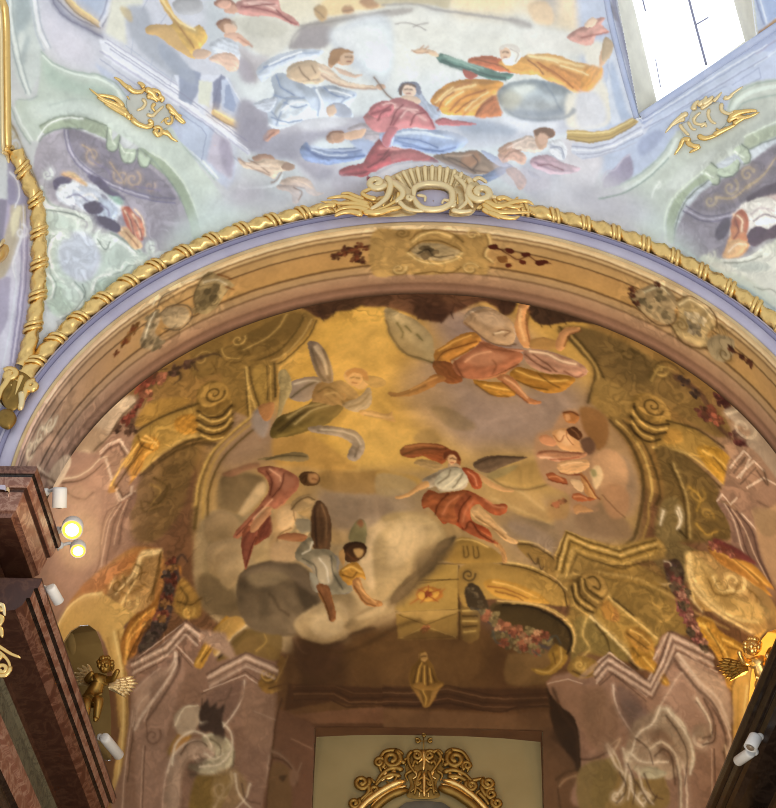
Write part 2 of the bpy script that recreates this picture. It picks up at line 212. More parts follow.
# ---------------------------------------------------------------- data in surface (chart) units
PAINT = {}
PAINT['N'] = '''
P c6cdd4 b30.4|332,-15 5361,2 5721,2852 -47,2876
p ccd0d2>bfc4c8 b72.2|554,854 1501,812 2410,1370 3033,1570 3972,1601 4505,1729 5409,2185 5524,3086 276,3119
p e4e6e4>d6e2ea b49.6 a90|2166,834 2574,717 3076,676 3528,741 3887,922 4001,1159 3915,1504 3346,1567 2721,1471 2252,1417 2104,1170
p e4e2d6 b58.9 o.7|2573,769 3076,719 3529,760 3837,924 3742,1070 3231,984 2825,1033 2520,983
p e3dcc6 b43.7|2090,361 3910,357 3961,777 3730,784 3527,713 3076,657 2599,736 2421,791 2229,788 2120,690
p f3dcae b33.8 o.9|3183,465 3519,460 3507,694 3377,716 3176,690
p f0dcb0 b34 o.8|2536,557 2726,558 2735,671 2649,727 2549,726
p eed7b4 b24.3 o.8|3522,553 3900,544 3931,778 3806,791 3654,748 3526,685
p b8b4b4 b24.2 o.8|3620,505 3699,503 3708,728 3627,720
P d4d5e0>c8cedd b19.9|1080,224 1958,264 1937,828 2106,1121 2090,1563 1888,1360 1489,1004 1184,893 1091,744
P d9d5e2 b39.9 o.7|1071,600 1201,654 1346,805 1367,960 1183,903 1097,802
P c9d2e6>bcc8e0 b14.8|3759,269 5382,185 5464,884 4468,1237 4175,1495 3913,1455 3876,1212
P cdd6d4 b7.5|849,233 1084,248 1066,599 1078,743 1101,858 1074,960 999,1065 943,952 921,591
p 9fb0b6 b11.2 o.75|985,547 1066,528 1055,670 1019,728 984,810 958,772 959,665
p a9b8bc b10 o.8|982,798 1035,765 1018,836 994,907 965,881
p e2e8e4 b10 o.8|956,796 998,739 1010,775 968,869
l 8f9ea6 w6.3|935,497 931,663 941,819 966,954 993,1043
l e4ebe8 w11.3|947,498 945,664 957,820 982,954 1009,1046
l a9b6b8 w6.3|961,522 960,688 974,833 999,968 1019,1042
l b5bfca w9.9|1051,457 1058,635 1072,755 1104,841
l eef2f2 w14.9|1067,457 1074,635 1088,744 1124,825
l b5bcca w6.2|1082,458 1090,625 1102,733 1139,830
P b7c4dd|1250,374 1513,387 1469,620 1410,724 1288,638
l 8c90ac w32.2 b11.1 o.8|1146,533 1174,613 1228,682 1312,736 1394,781
l 777c9e w8.7|1166,534 1195,607 1252,669 1338,728 1402,750
l e0b766 w24.7|1220,572 1280,644 1341,692 1397,733
l f6dc9c w8.6|1236,573 1288,640 1344,683 1401,724
l 9a7a44 w6.2|1212,584 1269,656 1332,706 1392,743
l d9dcea w22.1|1485,479 1454,655 1408,734
l 8788a2 w6.2|1500,480 1468,656 1415,741
l 9296b4 w4.9|1470,479 1439,642 1399,717
P dcdccf b7.4|1518,434 1675,440 1626,650 1534,694 1533,837 1426,773
p b4bac8 b8.7|1541,671 1575,648 1650,675 1683,772 1781,871 1854,969 1870,1066 1799,1028 1700,952 1601,864 1543,754
P dfe2ee b3.8|1391,807 1449,810 1899,1122 2151,1317 2149,1391 1864,1200 1418,892
L a9a7c2 w6.3|1437,807 1899,1116 2139,1292
L 8f8fb0 w5|1447,853 1897,1162 2137,1341
L b7b6d0 w8.8|1394,861 1895,1201 2136,1384
L eceef6 w6.3|1448,831 1898,1140 2138,1317
L 9aa0c0 w5|1392,898 1591,1044 1893,1262 2095,1426
P c2cbe2 b5.1|1365,914 1514,1017 1891,1286 2068,1438 2050,1587 1860,1408 1582,1190 1410,1013
L aab6d0 w3.7|1529,839 1699,969 1869,1086
L aab4cc w3.7|1570,803 1555,880
L aab4cc w3.7|1666,903 1648,952
L aab4cc w3.7|1765,986 1747,1045
L a2aac4 w3.7|1652,628 1624,674
L a2aac4 w3.7|1765,668 1710,749
p c2cfc4>c9d4cc b5.1 a60|1090,854 1137,900 1238,949 1376,977 1471,1037 1515,1097 1610,1167 1762,1258 1860,1408 2033,1661 1998,1862 1793,1680 1748,1529 1675,1415 1574,1339 1409,1234 1241,1178 1094,1192 1034,1275 969,1253 929,1110 953,1072 1038,1069 1074,960
p b3cabc b15.1 o.7|1094,876 1179,953 1280,1007 1409,1037 1459,1075 1379,1084 1224,1052 1110,998
p d7e2dc b11.4 o.6|1009,1102 1169,1086 1351,1119 1528,1225 1679,1341 1626,1351 1423,1220 1243,1151 1042,1177
l 9db1a8 w7.5|1090,849 1138,898 1245,949 1376,975 1462,1017 1511,1078
l e1ece4 w10|1097,867 1143,913 1244,961 1373,992 1453,1036 1496,1096
l a9bcb4 w6.4|1783,1248 1788,1307 1822,1363 1885,1421 1960,1510
l e3ebe8 w11.4|1797,1246 1804,1303 1838,1356 1901,1414 1974,1500
l aebcb8 w6.3|951,1072 998,1077 1052,1060
l e0e8e4 w10.2|928,1112 961,1197 1005,1274
l 9fb0a8 w6.4|908,1108 941,1208 993,1291
l b9c8c0 w8.8 o.7|1114,1108 1274,1085 1429,1123
p a8b79e|1053,1205 1149,1171 1268,1172 1403,1219 1413,1289 1277,1234 1158,1226 1079,1248
l 7f8f80 w6.4|1053,1207 1147,1170 1268,1172 1404,1222
p a5b59c|1581,1340 1637,1374 1707,1422 1794,1530 1859,1694 1867,1808 1817,1781 1797,1667 1735,1528 1622,1419
l 7e8d80 w5.2|1622,1419 1735,1528 1797,1667 1820,1781
l d5dfcf w7.7|1638,1366 1714,1418 1801,1530 1865,1692
p b3acb9>a49cab b3.9|1032,1302 1103,1244 1211,1230 1392,1293 1622,1419 1735,1531 1797,1667 1819,1794 1717,1854 1325,1840 1001,1648 995,1447
p 8f889a b3.8|1195,1234 1276,1246 1416,1321 1582,1414 1696,1512 1744,1603 1611,1599 1455,1533 1327,1450 1222,1346
l 7a759a w6.4|1179,1233 1194,1338 1269,1440 1415,1526 1598,1596 1743,1618
l 7a759a w5.1|1197,1234 1213,1334 1289,1431 1430,1512 1612,1579 1742,1598
l c4bfd4 w5.1|1189,1234 1204,1336 1279,1436 1423,1519 1605,1587
v c3a992 w12.8 n1.3|1323,1364 1347,1402
v c3a992 w12.8 n-1.2|1467,1474 1428,1455
v cdb094 w14.1 n1.2|1527,1491 1556,1460
v b89e90 w10.3 n1.2|1615,1530 1642,1519
l c0a68e w10.2 x3.8|1271,1312 1309,1338 1332,1389
l c0a68e w10.3 x3.9|1410,1404 1447,1456 1483,1513
l 8a80a0 w7.7|1331,1401 1395,1441 1418,1492
l 8a80a0 w7.7|1535,1527 1588,1538 1667,1553
p b7c6b0|1409,1234 1428,1245 1434,1297 1462,1268 1472,1281 1455,1337 1421,1350 1400,1327
l 6d7c72 w5.1|1409,1234 1400,1293 1402,1332 1425,1351 1455,1337 1472,1281
l e2eadb w5.1|1421,1245 1429,1294 1445,1319
p bccab6|1462,1310 1494,1336 1553,1348 1544,1392 1514,1411 1475,1395
l 6d7c72 w5.1|1462,1313 1473,1390 1511,1411 1544,1395 1557,1351
l e2eadb w5.1|1476,1333 1493,1358 1533,1362
p b4c3ae|1568,1339 1591,1350 1597,1387 1621,1378 1628,1401 1605,1434 1576,1431 1559,1398
l 6d7c72 w5.1|1563,1344 1559,1400 1576,1431 1608,1432 1628,1401
p dfe3ec b5.2|1113,1536 1149,1492 1204,1473 1285,1499 1362,1527 1419,1583 1473,1632 1434,1681 1389,1747 1339,1694 1273,1658 1217,1630 1165,1606 1123,1583
p c4c9de b6.9 o.8|1171,1535 1244,1522 1348,1577 1398,1629 1343,1644 1255,1606
p d9b989 b5.2|1149,1451 1203,1440 1248,1472 1284,1510 1254,1532 1203,1487
l b98a64 w10.4 x3.5|1152,1451 1211,1487 1262,1523
p 6f6588 b5.2|1288,1461 1355,1477 1405,1532 1476,1582 1457,1598 1388,1562 1334,1513
p 6b6188 b5.2|1103,1482 1151,1464 1218,1477 1199,1500 1145,1497 1114,1526
v 655c84 w15.7 n1.1|1233,1619 1266,1651
v 655c84 w15.6 n-1.2|1346,1594 1377,1615
v 5f5780 w15.7 n1.1|1352,1661 1394,1688
p 73698c b5.2|1253,1640 1340,1674 1428,1718 1447,1749 1389,1747 1285,1692
p 9fc0b4 b6.9|1383,1528 1431,1564 1471,1605 1445,1621 1398,1579
p d6755c b4.4|1455,1635 1495,1630 1525,1668 1562,1703 1569,1771 1548,1804 1507,1769 1475,1713
l f0c0a0 w10.5 x3.5|1462,1632 1505,1701 1531,1797
l 9c4a48 w7|1494,1636 1527,1695 1552,1753
l f4d2b0 w8.7|1526,1644 1566,1696 1575,1781
p e2b083 b5.2|1425,1749 1474,1727 1521,1779 1554,1821 1527,1847 1475,1818
l f5dcb8 w10.5|1444,1736 1495,1788 1535,1841
l b5764c w7|1465,1750 1505,1809
l e4e0ea w8.7|1129,1517 1185,1586 1274,1651
l b8b4d0 w8.7|1156,1498 1241,1555 1341,1661
v dfe6de w15.6 n1.2|1070,1447 1090,1424
v dfe6de w15.8 n-1.2|1600,1843 1613,1813
p c0cec4 b7|1025,1511 1042,1596 1090,1632 1179,1653 1223,1689 1245,1741 1334,1762 1476,1801 1579,1883 1558,1941 1463,1989 1308,2103 1045,2144 1005,1969 989,1746
v e1e9de w28 n1.4|1239,1717 1199,1675
l e1e9de w22.7 x15.7|1032,1512 1057,1600 1143,1648 1210,1675
l 8c9c92 w7|1042,1522 1069,1587 1156,1632 1226,1659
v dfe7dc w26.3 n-1.5|1354,1786 1327,1751
l dde5dc w22.8 x12.3|1380,1770 1450,1811 1526,1875
l 8a9a90 w7|1389,1754 1462,1794 1538,1858
p c9ccd8 b10.6|1153,1754 1245,1741 1312,1812 1324,1898 1273,1981 1188,1995 1131,1923 1118,1820
v d9e2d9 w21.1 n1.2|1114,1779 1080,1750
l d9e2d9 w19.5 x12.4|1080,1750 1045,1851 1063,1937 1114,1991
l 8d9c94 w7.1|1061,1756 1031,1850 1048,1947
p c6cddb b10.5|1110,1802 1196,1756 1275,1785 1318,1850 1292,1925 1219,1973 1138,1957 1097,1891
v e2e9e0 w22.2 n1.3|1249,1710 1216,1681
l e2e9e0 w19.5 x13|1046,1610 1139,1627 1205,1642 1256,1678
v e2e9e0 w20.9 n-1.4|1356,1798 1329,1762
l e0e7de w18.3 x9.2|1384,1776 1449,1817 1513,1878
l 84948c w5.2|1394,1757 1464,1800 1524,1863
l d9e2da w17.1 x10.5|1115,1752 1072,1775 1047,1838 1061,1902
l 84948c w5.3|1096,1751 1052,1784 1030,1849 1046,1907
v dde6dc w15.7 n-1.2|1137,1750 1157,1767
p b3c6b6 b8 o.8|1027,1965 1094,1994 1114,2072 1165,2126 1134,2163 1064,2173 1013,2119 1008,2028
l e2e9e2 w16 x8|1029,1952 1057,2005 1040,2068 1003,2082
l 8b9d94 w5.3|1043,1945 1073,2005 1053,2074
l e2e9e2 w17.4 x8|1161,2009 1206,2063 1194,2114 1120,2163 1078,2174
l 8b9d94 w5.3|1176,1997 1223,2059 1206,2128 1133,2176
l dfe7de w13.2 x5.3|1262,2052 1275,2002 1329,1965 1384,1967
l 8b9d94 w5.3|1281,2056 1295,2015 1342,1984
v dfe7de w11.9 n1.2|1372,1949 1387,1968
l dfe7de w11.8 x5.3|1371,1954 1427,1944 1456,1906 1496,1921 1552,1897
l 8b9d94 w4|1384,1970 1442,1954 1474,1927 1537,1922
v dfe7de w10.5 n1.2|1532,1909 1551,1917
p a9bfae b9.3 o.7|1284,2015 1341,1991 1410,1981 1479,1971 1407,2020 1308,2070
v dfe7de w11.8 n-1.3|1604,1843 1616,1821
l c7d3ca w10.5|1595,1855 1580,1880 1539,1889
P b4a9c4>a79fbd b4|965,1568 934,1960 905,2114 831,2398 751,2608 608,2600 724,1554
P c9c6d6 b5.4|696,1819 867,1765 896,1894 828,2162 752,2474 615,2547
P bcae96 b6.6|886,1426 964,1430 946,1655 877,1803 793,1953 720,1987 779,1823 851,1650
P 8d86a0 b5.3|751,1556 846,1561 795,1799 716,1897
P a8a0ba b5.4|706,1986 793,1953 826,1954 783,2185 667,2337
L 6d6792 w6.7|947,1554 936,1768 907,1984 858,2189 803,2397
L dcd6e6 w8|931,1553 919,1767 890,1983 844,2189 789,2396
L 7d78a0 w5.3|906,1653 897,1830 871,2008 825,2214 773,2409
L cfd3dd w10.8|856,1879 853,1994 791,2238 729,2420
v e0e0e6 w13.1 n1.2|904,1728 918,1691
l e0e0e6 w15.9 x6.6|908,1741 876,1816 841,1891 849,1956
p d8cfae b5.2|857,1650 912,1590 898,1677 855,1751
P c4b78e b6.4|890,1156 921,1220 961,1345 1004,1472 1042,1584 1007,1582 947,1444 896,1317 877,1242
l 8a7440 w9|901,1182 940,1282 983,1396 1026,1523
v cfd4dc w11.5 n1.3|895,1243 917,1269
v cfd4dc w11.6 n-1.3|912,1293 932,1314
P 9a94b4 b5.2|867,1340 919,1368 950,1469 960,1595 844,1589
l dfe0e8 w13 x6.5|873,1427 904,1467 913,1542 883,1603
P b9c4dd b3.8|1762,1160 1903,1213 1966,1264 1933,1410 1894,1409 1780,1307 1745,1232
P d6dbea b2.5|1770,990 1925,995 2015,998 1995,1034 1957,1166 1916,1201 1880,1139 1816,1113
P 9ba6c2 b3.8|1798,955 1912,983 1896,1067 1854,1138 1790,1112
P d9dccf b3.8|1898,1019 1970,1033 1944,1153 1888,1127
P 8f96b6 b3.7|1970,1033 2015,998 2040,1011 1995,1167 1964,1166
P c3cee6 b2.5|2014,1022 2048,1011 2113,1145 2097,1218 2008,1167
P a3b2d4 b2.5|2034,1047 2052,1042 2087,1145 2073,1181 2022,1155
L 7f86a8 w6.2|2015,998 1964,1166
L e3e6f0 w7.5|2040,1011 2120,1146
l e2b45c w27.7|1969,1178 2032,1216 2096,1242
l f8e2a0 w10.1|1975,1169 2038,1204 2102,1233
l 9c7438 w6.3|1963,1193 2027,1231 2083,1257
P bcc8e0 b2.5|1789,1136 1915,1226 1945,1263 1907,1409 1805,1333
L 8f9bc0 w5.1|1787,1173 1901,1252 1925,1287 1894,1409
L e6e9f2 w8.8|1790,1112 1929,1206 2030,1290 2052,1388
L 9898b6 w6.3|1789,1144 1920,1233 2016,1314 2037,1425
P c8c2d4 b6.4|1965,1276 2042,1315 2064,1413 2047,1512 1970,1461 1920,1410
p a79fb8 b7.6 o.8|1995,1313 2041,1327 2058,1426 2035,1499 1998,1424
p b9b3ae b6.1|2364,874 2381,802 2455,763 2594,729 2770,712 2971,688 2971,714 2770,745 2619,765 2567,852 2491,883
l a09a96 w8.6 b4.9|2381,800 2429,772 2543,759 2695,735 2871,705
p a9a2a8 b8.6 o.85|2369,869 2403,803 2480,773 2568,774 2593,829 2542,876 2440,882
p d8d6cc b9.8|2063,724 2266,717 2417,767 2364,862 2261,920 2160,870 2086,808
p c6c0c6 b11.2 o.9|2110,856 2185,906 2261,920 2233,991 2181,1038 2131,989
p b0a8b6 b9.9 o.8|2095,916 2171,942 2194,1026 2129,1037 2100,988
p d3d9e0 b14.8|2593,781 2866,735 2866,1046 2718,997 2592,888
p e6eef0 b17.2 o.9|2694,806 2866,783 2866,1009 2769,997
p b9b8c8>a9a9bc b12.6|2114,1121 2254,1173 2408,1224 2588,1226 2769,1202 2866,1215 2866,1324 2691,1324 2509,1323 2404,1420 2196,1392 2094,1316
p c6c4d0 b11.3 o.8|2304,1234 2485,1217 2666,1219 2743,1251 2588,1274 2406,1285 2290,1295
p a3a2ba b12.6 o.8|2124,1206 2226,1245 2250,1319 2170,1366 2107,1316
p cfcdd8 b11.4|2378,1419 2534,1421 2663,1471 2767,1521 2866,1571 2767,1620 2557,1619 2454,1519
p bdbfcc b12.7 o.8|2507,1470 2689,1521 2793,1571 2688,1630 2530,1629
p c8cfd0 b9|2046,1537 2243,1541 2400,1580 2478,1628 2371,1692 2027,1686
p a9b4ba b10.3 o.8|2058,1562 2242,1578 2347,1617 2240,1665 2055,1649
F painted_figure figure in red drapery lying along the upper left cloud edge
p d79a92 m.7|2103,654 2218,622 2306,635 2330,695 2392,731 2417,772 2366,757 2291,725 2190,723 2109,702
l a8565a w8.6 b3.7|2128,674 2216,685 2304,711 2404,765
l f0c8be w7.3 b3.7|2141,658 2230,653 2305,673
p b07c68 m.4|1989,651 2028,633 2078,642 2100,671 2052,684 2009,675
p d9a890 m.3|2052,672 2090,666 2110,695 2076,706 2039,695
F
p ead2a2 b4.9|2595,628 2845,618 2845,688 2695,699 2594,722 2519,698
p c9a87a m.4 b4.9|2494,697 2519,674 2557,693 2556,741 2518,750
p c99d76 m.4 b4.9|2632,699 2650,678 2682,680 2695,704 2657,718
p c49a74 m.4 b4.9|2720,662 2758,641 2808,653 2820,681 2770,695
l 9a7a60 w6.1 b3.7 o.7|2499,693 2543,733
l 9a7a60 w6.1 b3.7 o.7|2639,704 2690,699
F painted_figure cherub with golden drapery on a grey cloud at upper left
p e2b75f m.9|1704,606 1754,632 1789,704 1863,766 1914,756 1950,816 1896,886 1877,917 1819,884 1770,834 1708,784 1656,794 1632,770 1659,747 1736,750 1775,739 1739,679
l b07c38 w8.6 b3.7|1728,643 1776,715 1848,813 1879,862
l f7dea0 w11.1 b3.7|1722,619 1759,679 1808,736 1888,776
p d9b070 m.5|1645,758 1710,744 1773,763 1821,836 1869,905 1781,866 1707,808 1644,789
p b9bac0 m.5|1779,644 1843,623 1919,637 1930,685 1865,707 1802,693
p b98c6e m.5|1999,749 2037,731 2088,744 2102,775 2073,798 2023,790
p e8bfa4 m.3|2036,759 2085,756 2099,782 2081,806 2045,798
l 8e5a44 w8.6 b3.7|2003,754 2042,733 2088,746
p e6bba4 m.4|2035,802 2099,797 2136,821 2166,853 2135,862 2105,842 2059,843
l c98d78 w6.2 b3.7|2106,821 2176,865
p cfd6e2 m.7|1962,848 2021,818 2072,827 2109,868 2107,928 2070,906 2019,895 1976,884
p e3c0ac m.6|1954,919 2006,894 2070,896 2105,928 2100,976 2054,980 2017,950
p d8b8a0 m.4|1879,874 1930,871 1967,893 1928,919 1877,910
F
F painted_figure bare chested man in pale blue white drapery holding out a thin staff
p cfd8e6 m.6|2195,990 2219,950 2286,915 2363,893 2440,882 2541,893 2477,935 2388,946 2311,968 2258,1016 2219,1034
l 9fb0cc w7.4 b3.7|2210,990 2299,932 2414,903 2516,902
p c8d4e6 m.9|2271,1016 2323,993 2374,1018 2424,1042 2475,1067 2565,1056 2641,1076 2705,1093 2692,1129 2666,1166 2691,1214 2640,1202 2563,1204 2498,1213 2434,1224 2368,1252 2290,1266 2252,1246 2241,1185 2203,1147 2164,1147 2230,1119 2282,1100
p dde6f0 m.9|2320,1125 2384,1107 2448,1127 2468,1176 2434,1224 2356,1245 2291,1234 2280,1185
l 8fa2c4 w8.7 b3.7|2282,1100 2346,1118 2436,1115
l 8fa2c4 w7.5 b3.8|2291,1246 2319,1174 2348,1128
l 93a6c6 w8.7 b3.7|2488,1067 2512,1128 2506,1201
l 93a6c6 w7.5 b3.7|2602,1177 2641,1129 2692,1105
l eef3f7 w11.2 b3.7|2500,1079 2528,1140 2522,1201
l eaf0f6 w8.8 b3.8|2252,1246 2303,1261 2381,1245
p b5bdd0 m.4|2563,1153 2615,1143 2666,1166 2676,1212 2589,1201
p d9bca6 m.5|2550,1165 2589,1153 2602,1189 2563,1209
p d5bda0 m.8|2357,969 2413,941 2477,935 2528,957 2553,1003 2527,1044 2450,1050 2386,1035 2351,1012
l a88f7c w7.4 b3.7 o.7|2387,1006 2437,1026 2514,1029
p e8ceb4 m.6|2497,962 2541,955 2591,996 2642,1033 2718,1052 2807,1062 2820,1074 2744,1077 2654,1069 2578,1044 2514,1007
l b28c7a w6.2 b3.7|2527,1008 2603,1052 2705,1072 2807,1077
p cfa27e m.6|2566,919 2582,891 2630,882 2681,896 2693,927 2681,954 2642,963 2602,955 2579,974 2561,962
p e6c3a4 m.3|2630,903 2681,901 2693,927 2678,954 2637,956 2625,932
l 8d6850 w8.6 b3.7|2576,936 2587,893 2643,884 2689,899
l 9a6a58 w4.9 b2.5|2666,922 2686,925
l b67c6c w4.9 b2.5|2658,942 2678,942
p dfc0aa m.4|2591,972 2642,985 2693,1004 2739,1009 2693,1021 2629,1004
p d8a48e m.5|2219,1304 2251,1270 2298,1266 2303,1286 2263,1307 2237,1328
l a06a5c w6.3 b3.8|2224,1318 2277,1283
p e0b89e m.4|2805,1060 2835,1053 2856,1067 2825,1082
l 8e6f5a w7.4|2795,1021 2820,1053 2858,1101 2897,1130
F
F painted_figure small reclining angel in blue cloth beneath the cloud
p 93a9d6 m.9|2410,1370 2444,1329 2470,1359 2548,1367 2664,1361 2768,1361 2742,1410 2638,1434 2559,1446 2481,1435 2430,1420
l 5f78b0 w8.8 b3.8|2444,1359 2508,1399 2638,1412 2742,1400
l c6d4ee w8.8 b3.8|2470,1354 2586,1375 2742,1371
p b3c2e2 m.5 b5|2665,1324 2768,1324 2820,1361 2794,1410 2716,1373
p c79f86 m.6|2546,1308 2572,1282 2626,1280 2647,1304 2634,1331 2587,1340 2556,1335
l 8a5c48 w8.8 b3.8|2554,1308 2582,1284 2634,1287
p e0b99c m.4|2626,1299 2691,1275 2743,1251 2758,1275 2729,1312 2665,1324
p b9b0b8 m.6|2652,1275 2704,1246 2794,1239 2866,1227 2866,1288 2794,1324 2742,1312 2755,1271 2704,1275
F
F painted_figure pale reclining cherub on a grey cloud at lower left of the nave scene
p e2c8b0 m.8|2085,1409 2129,1427 2182,1416 2248,1402 2299,1418 2351,1431 2377,1454 2350,1473 2298,1480 2271,1511 2232,1491 2180,1465 2115,1452
p dfc1aa m.7|2296,1527 2363,1500 2428,1504 2467,1531 2492,1574 2531,1584 2492,1599 2452,1588 2414,1553 2348,1555
p d7b7a0 m.6|2283,1541 2348,1547 2400,1573 2399,1628 2367,1632 2353,1580 2295,1564
p b48d78 m.5|2159,1403 2198,1387 2261,1393 2276,1415 2221,1409 2182,1423
p b59480 m.4|2311,1453 2338,1431 2380,1444 2377,1464 2337,1473
l a6806e w6.4 b3.8|2091,1407 2142,1445 2245,1491
l 9a7868 w6.4 b3.8|2296,1544 2375,1548 2427,1558
p d5dcde m.5|2073,1532 2165,1539 2257,1526 2303,1480 2318,1492 2283,1546 2177,1559 2085,1553
F
l a9a4a4 w12.2 b6.1|2840,676 2991,669 3116,699 3279,717 3417,734 3518,749 3582,769
p b9b3ae b7.3 o.8|3468,735 3543,741 3594,773 3544,779 3493,761
p cfc3a4 b6.1|2815,606 3152,605 3166,687 3091,678 2941,665 2815,669
l a39c9a w4.9 o.8|2903,766 2966,761 3017,776 3055,794
l a39c9a w4.9 o.8|2992,780 3029,766 3067,761
p e8cba6 m.3 b6.1 o.9|3566,670 3640,645 3691,690 3694,749 3644,762 3593,740
p e3e1da b12.2|3545,800 3670,786 3842,817 3846,900 3674,880 3572,871
p c8ccda b11.2|3097,1226 3276,1212 3456,1222 3635,1206 3839,1201 3862,1261 3740,1288 3536,1318 3331,1358 3202,1347 3098,1324
p dfe2ea b12.5|3404,1210 3584,1207 3738,1228 3714,1265 3535,1281
p c3c6d4 b11.4|3590,1414 3769,1361 3868,1383 3879,1614 3649,1620 3542,1514
p a9b6ca b10 o.8|3225,1225 3405,1235 3534,1269 3433,1319 3279,1322
p d6d3da b12.6|3741,1313 3865,1309 3978,1404 3907,1554 3775,1508 3758,1410
F painted_figure old bearded man in orange and green robe with arm stretched out above a globe
p efb25f m.8|3549,919 3624,898 3725,905 3827,936 3942,947 3944,992 3897,1066 3834,1085 3757,1058 3692,1036 3627,1001 3563,978
l c9782e w11.1 b4.9|3574,928 3677,976 3781,1033 3846,1075
l f9dca0 w12.3 b4.9|3586,911 3700,923 3828,950 3930,969
p e39b4e m.6 b4.9|3676,952 3778,973 3882,1018 3854,1074 3781,1045
p f0a94c m.9|3083,1129 3116,1088 3184,1044 3273,1026 3374,1027 3451,1041 3440,1101 3429,1174 3443,1202 3353,1201 3251,1200 3161,1199 3109,1165
l b8692a w8.7 b3.7|3104,1153 3185,1080 3286,1043
l b8692a w8.7 b3.7|3186,1177 3249,1116 3363,1078
l d98a38 w7.5 b3.7|3251,1200 3314,1151 3427,1101
l fbd898 w11.1 b3.7|3134,1129 3210,1080 3312,1055
l f8cd88 w9.9 b3.7|3288,1176 3364,1126 3427,1092
p d98654 m.7 b3.7|3315,1207 3367,1126 3414,1101 3436,1149 3445,1200
p d9774a m.7|3271,931 3346,915 3422,921 3499,958 3526,991 3475,992 3373,982 3297,971
p f0b25c m.6|3423,945 3523,920 3600,930 3652,988 3577,1002 3500,992
p 6f9a8e m.8|3114,915 3144,908 3220,931 3284,950 3360,970 3437,993 3501,999 3476,1026 3400,1029 3323,1007 3285,988 3221,972 3158,956 3119,939
l 3f6a66 w8.6 b3.7|3132,944 3234,979 3336,1006 3463,1026
l a4c4b6 w7.4 b3.7|3149,917 3246,943 3348,975
p c26858 m.5|3247,979 3298,995 3323,1011 3286,1029 3255,1012
p e9c8a8 m.5|2992,897 3030,880 3068,885 3106,896 3124,920 3094,918 3056,904 3018,906
l b48466 w4.9|2987,894 3018,902 3068,899
l c99c7c w4.9|3025,885 3045,870
l c99c7c w4.9|3055,885 3070,873
p ece6dc m.5|3429,874 3459,859 3509,860 3535,884 3534,926 3499,956 3469,944 3460,904 3432,900
p e4b698 m.3|3429,883 3459,873 3485,896 3476,930 3443,928
l 8d6450 w4.9 b2.5|3437,895 3465,897
l b8807a w4.9 b2.5|3445,923 3466,928
l bdb4ac w6.1 b2.5|3484,880 3523,900 3511,939
F painted_globe large pale blue grey globe
p a9b9c6>b5b6b4 m.9 b4.3|3425,1118 3439,1067 3502,1037 3603,1023 3705,1035 3782,1064 3825,1116 3825,1172 3776,1207 3661,1217 3545,1210 3468,1185
p cfd6d2 b14.9 o.8|3477,1064 3578,1043 3630,1073 3555,1111 3479,1124
p 8796ac b12.4 o.7|3467,1161 3582,1171 3684,1168 3786,1142 3800,1185 3686,1212 3532,1203
p c9c1a4 b12.4 o.55|3440,1101 3503,1076 3555,1111 3506,1172 3454,1161
l 8090a6 w5 b6.2 o.6|3654,1036 3707,1095 3748,1167
F painted_figure woman in a rose red gown and pale blue mantle with folded arms
p b7c2d6 m.6|2981,1057 3016,1045 3037,1093 3071,1141 3122,1165 3135,1202 3097,1226 3058,1190 3007,1130
p 8d93a8 m.5|2917,1091 2930,1053 2976,1041 3019,1050 3037,1093 3019,1105 2994,1069 2955,1057
p ebcdb8 m.4|2938,1077 2955,1055 2994,1062 3009,1086 2994,1110 2955,1103
l 8d6a5a w5 b2.5|2950,1077 2976,1072
p e6c8b0 m.4|2950,1106 2994,1110 3032,1130 3020,1149 2968,1137 2930,1127
p d98a8e m.9|2866,1135 2917,1118 2994,1139 3058,1178 3103,1250 3098,1275 3020,1263 2943,1271 2866,1288 2789,1276 2738,1215 2789,1178 2828,1154
l a8485a w10 b3.7|2892,1251 2943,1190 3033,1178
l f0bcb8 w11.2 b3.7|2905,1166 2981,1178 3059,1226
l a8485a w7.5 b3.7|3020,1154 3071,1202 3103,1263
p cf7a80 m.7|3105,1233 3148,1214 3200,1225 3303,1236 3316,1246 3239,1252 3187,1255 3123,1248
p eacbb8 m.3|2840,1178 2879,1154 2905,1166 2874,1190
p d97f86 m.9|2769,1178 2807,1142 2866,1135 2897,1154 2884,1203 2820,1217 2779,1205
l a04050 w7.5 b3.7|2781,1198 2846,1178 2884,1154
p b4505e m.8|2866,1324 2897,1373 2871,1422 2806,1447 2767,1484 2754,1526 2793,1533 2754,1496 2689,1496 2624,1501 2611,1476 2663,1452 2755,1435 2819,1422 2845,1373
p c9626c m.8|2611,1478 2663,1452 2755,1440 2793,1459 2754,1501 2689,1503 2637,1501
l 8a3444 w8.9 b3.8|2637,1496 2741,1484 2819,1435 2866,1398
p c8606a m.9|2815,1324 2866,1349 2944,1368 3021,1385 3099,1409 3125,1434 3022,1422 2918,1435 2840,1459 2788,1484 2736,1447
l 8e3646 w8.8 b3.8|2814,1398 2918,1381 3021,1397 3112,1426
l e49a98 w10.1 b3.8|2827,1366 2931,1373 3008,1393
p b0c4ea m.8|2866,1324 2892,1288 2969,1268 3059,1275 3123,1275 3201,1286 3279,1322 3228,1371 3125,1394 3034,1380 2944,1361 2879,1349
l 7d98d0 w8.8 b3.8|2892,1324 2995,1349 3112,1380 3215,1359
l d8e4f6 w11.3 b3.8|2905,1295 3008,1290 3111,1304 3201,1318
p bccdf0 m.6|2820,1300 2866,1283 2897,1300 2884,1361 2846,1349
F painted_figure shadowed brown draped figure to the right of the red gown
p a9917f m.8|3099,1404 3176,1387 3254,1378 3318,1370 3383,1406 3449,1442 3437,1479 3360,1492 3269,1481 3177,1445
p b98c6e m.5 b5|3254,1395 3318,1377 3345,1419 3294,1456 3242,1445
l 7d675e w7.6 b3.8|3151,1409 3255,1457 3385,1480
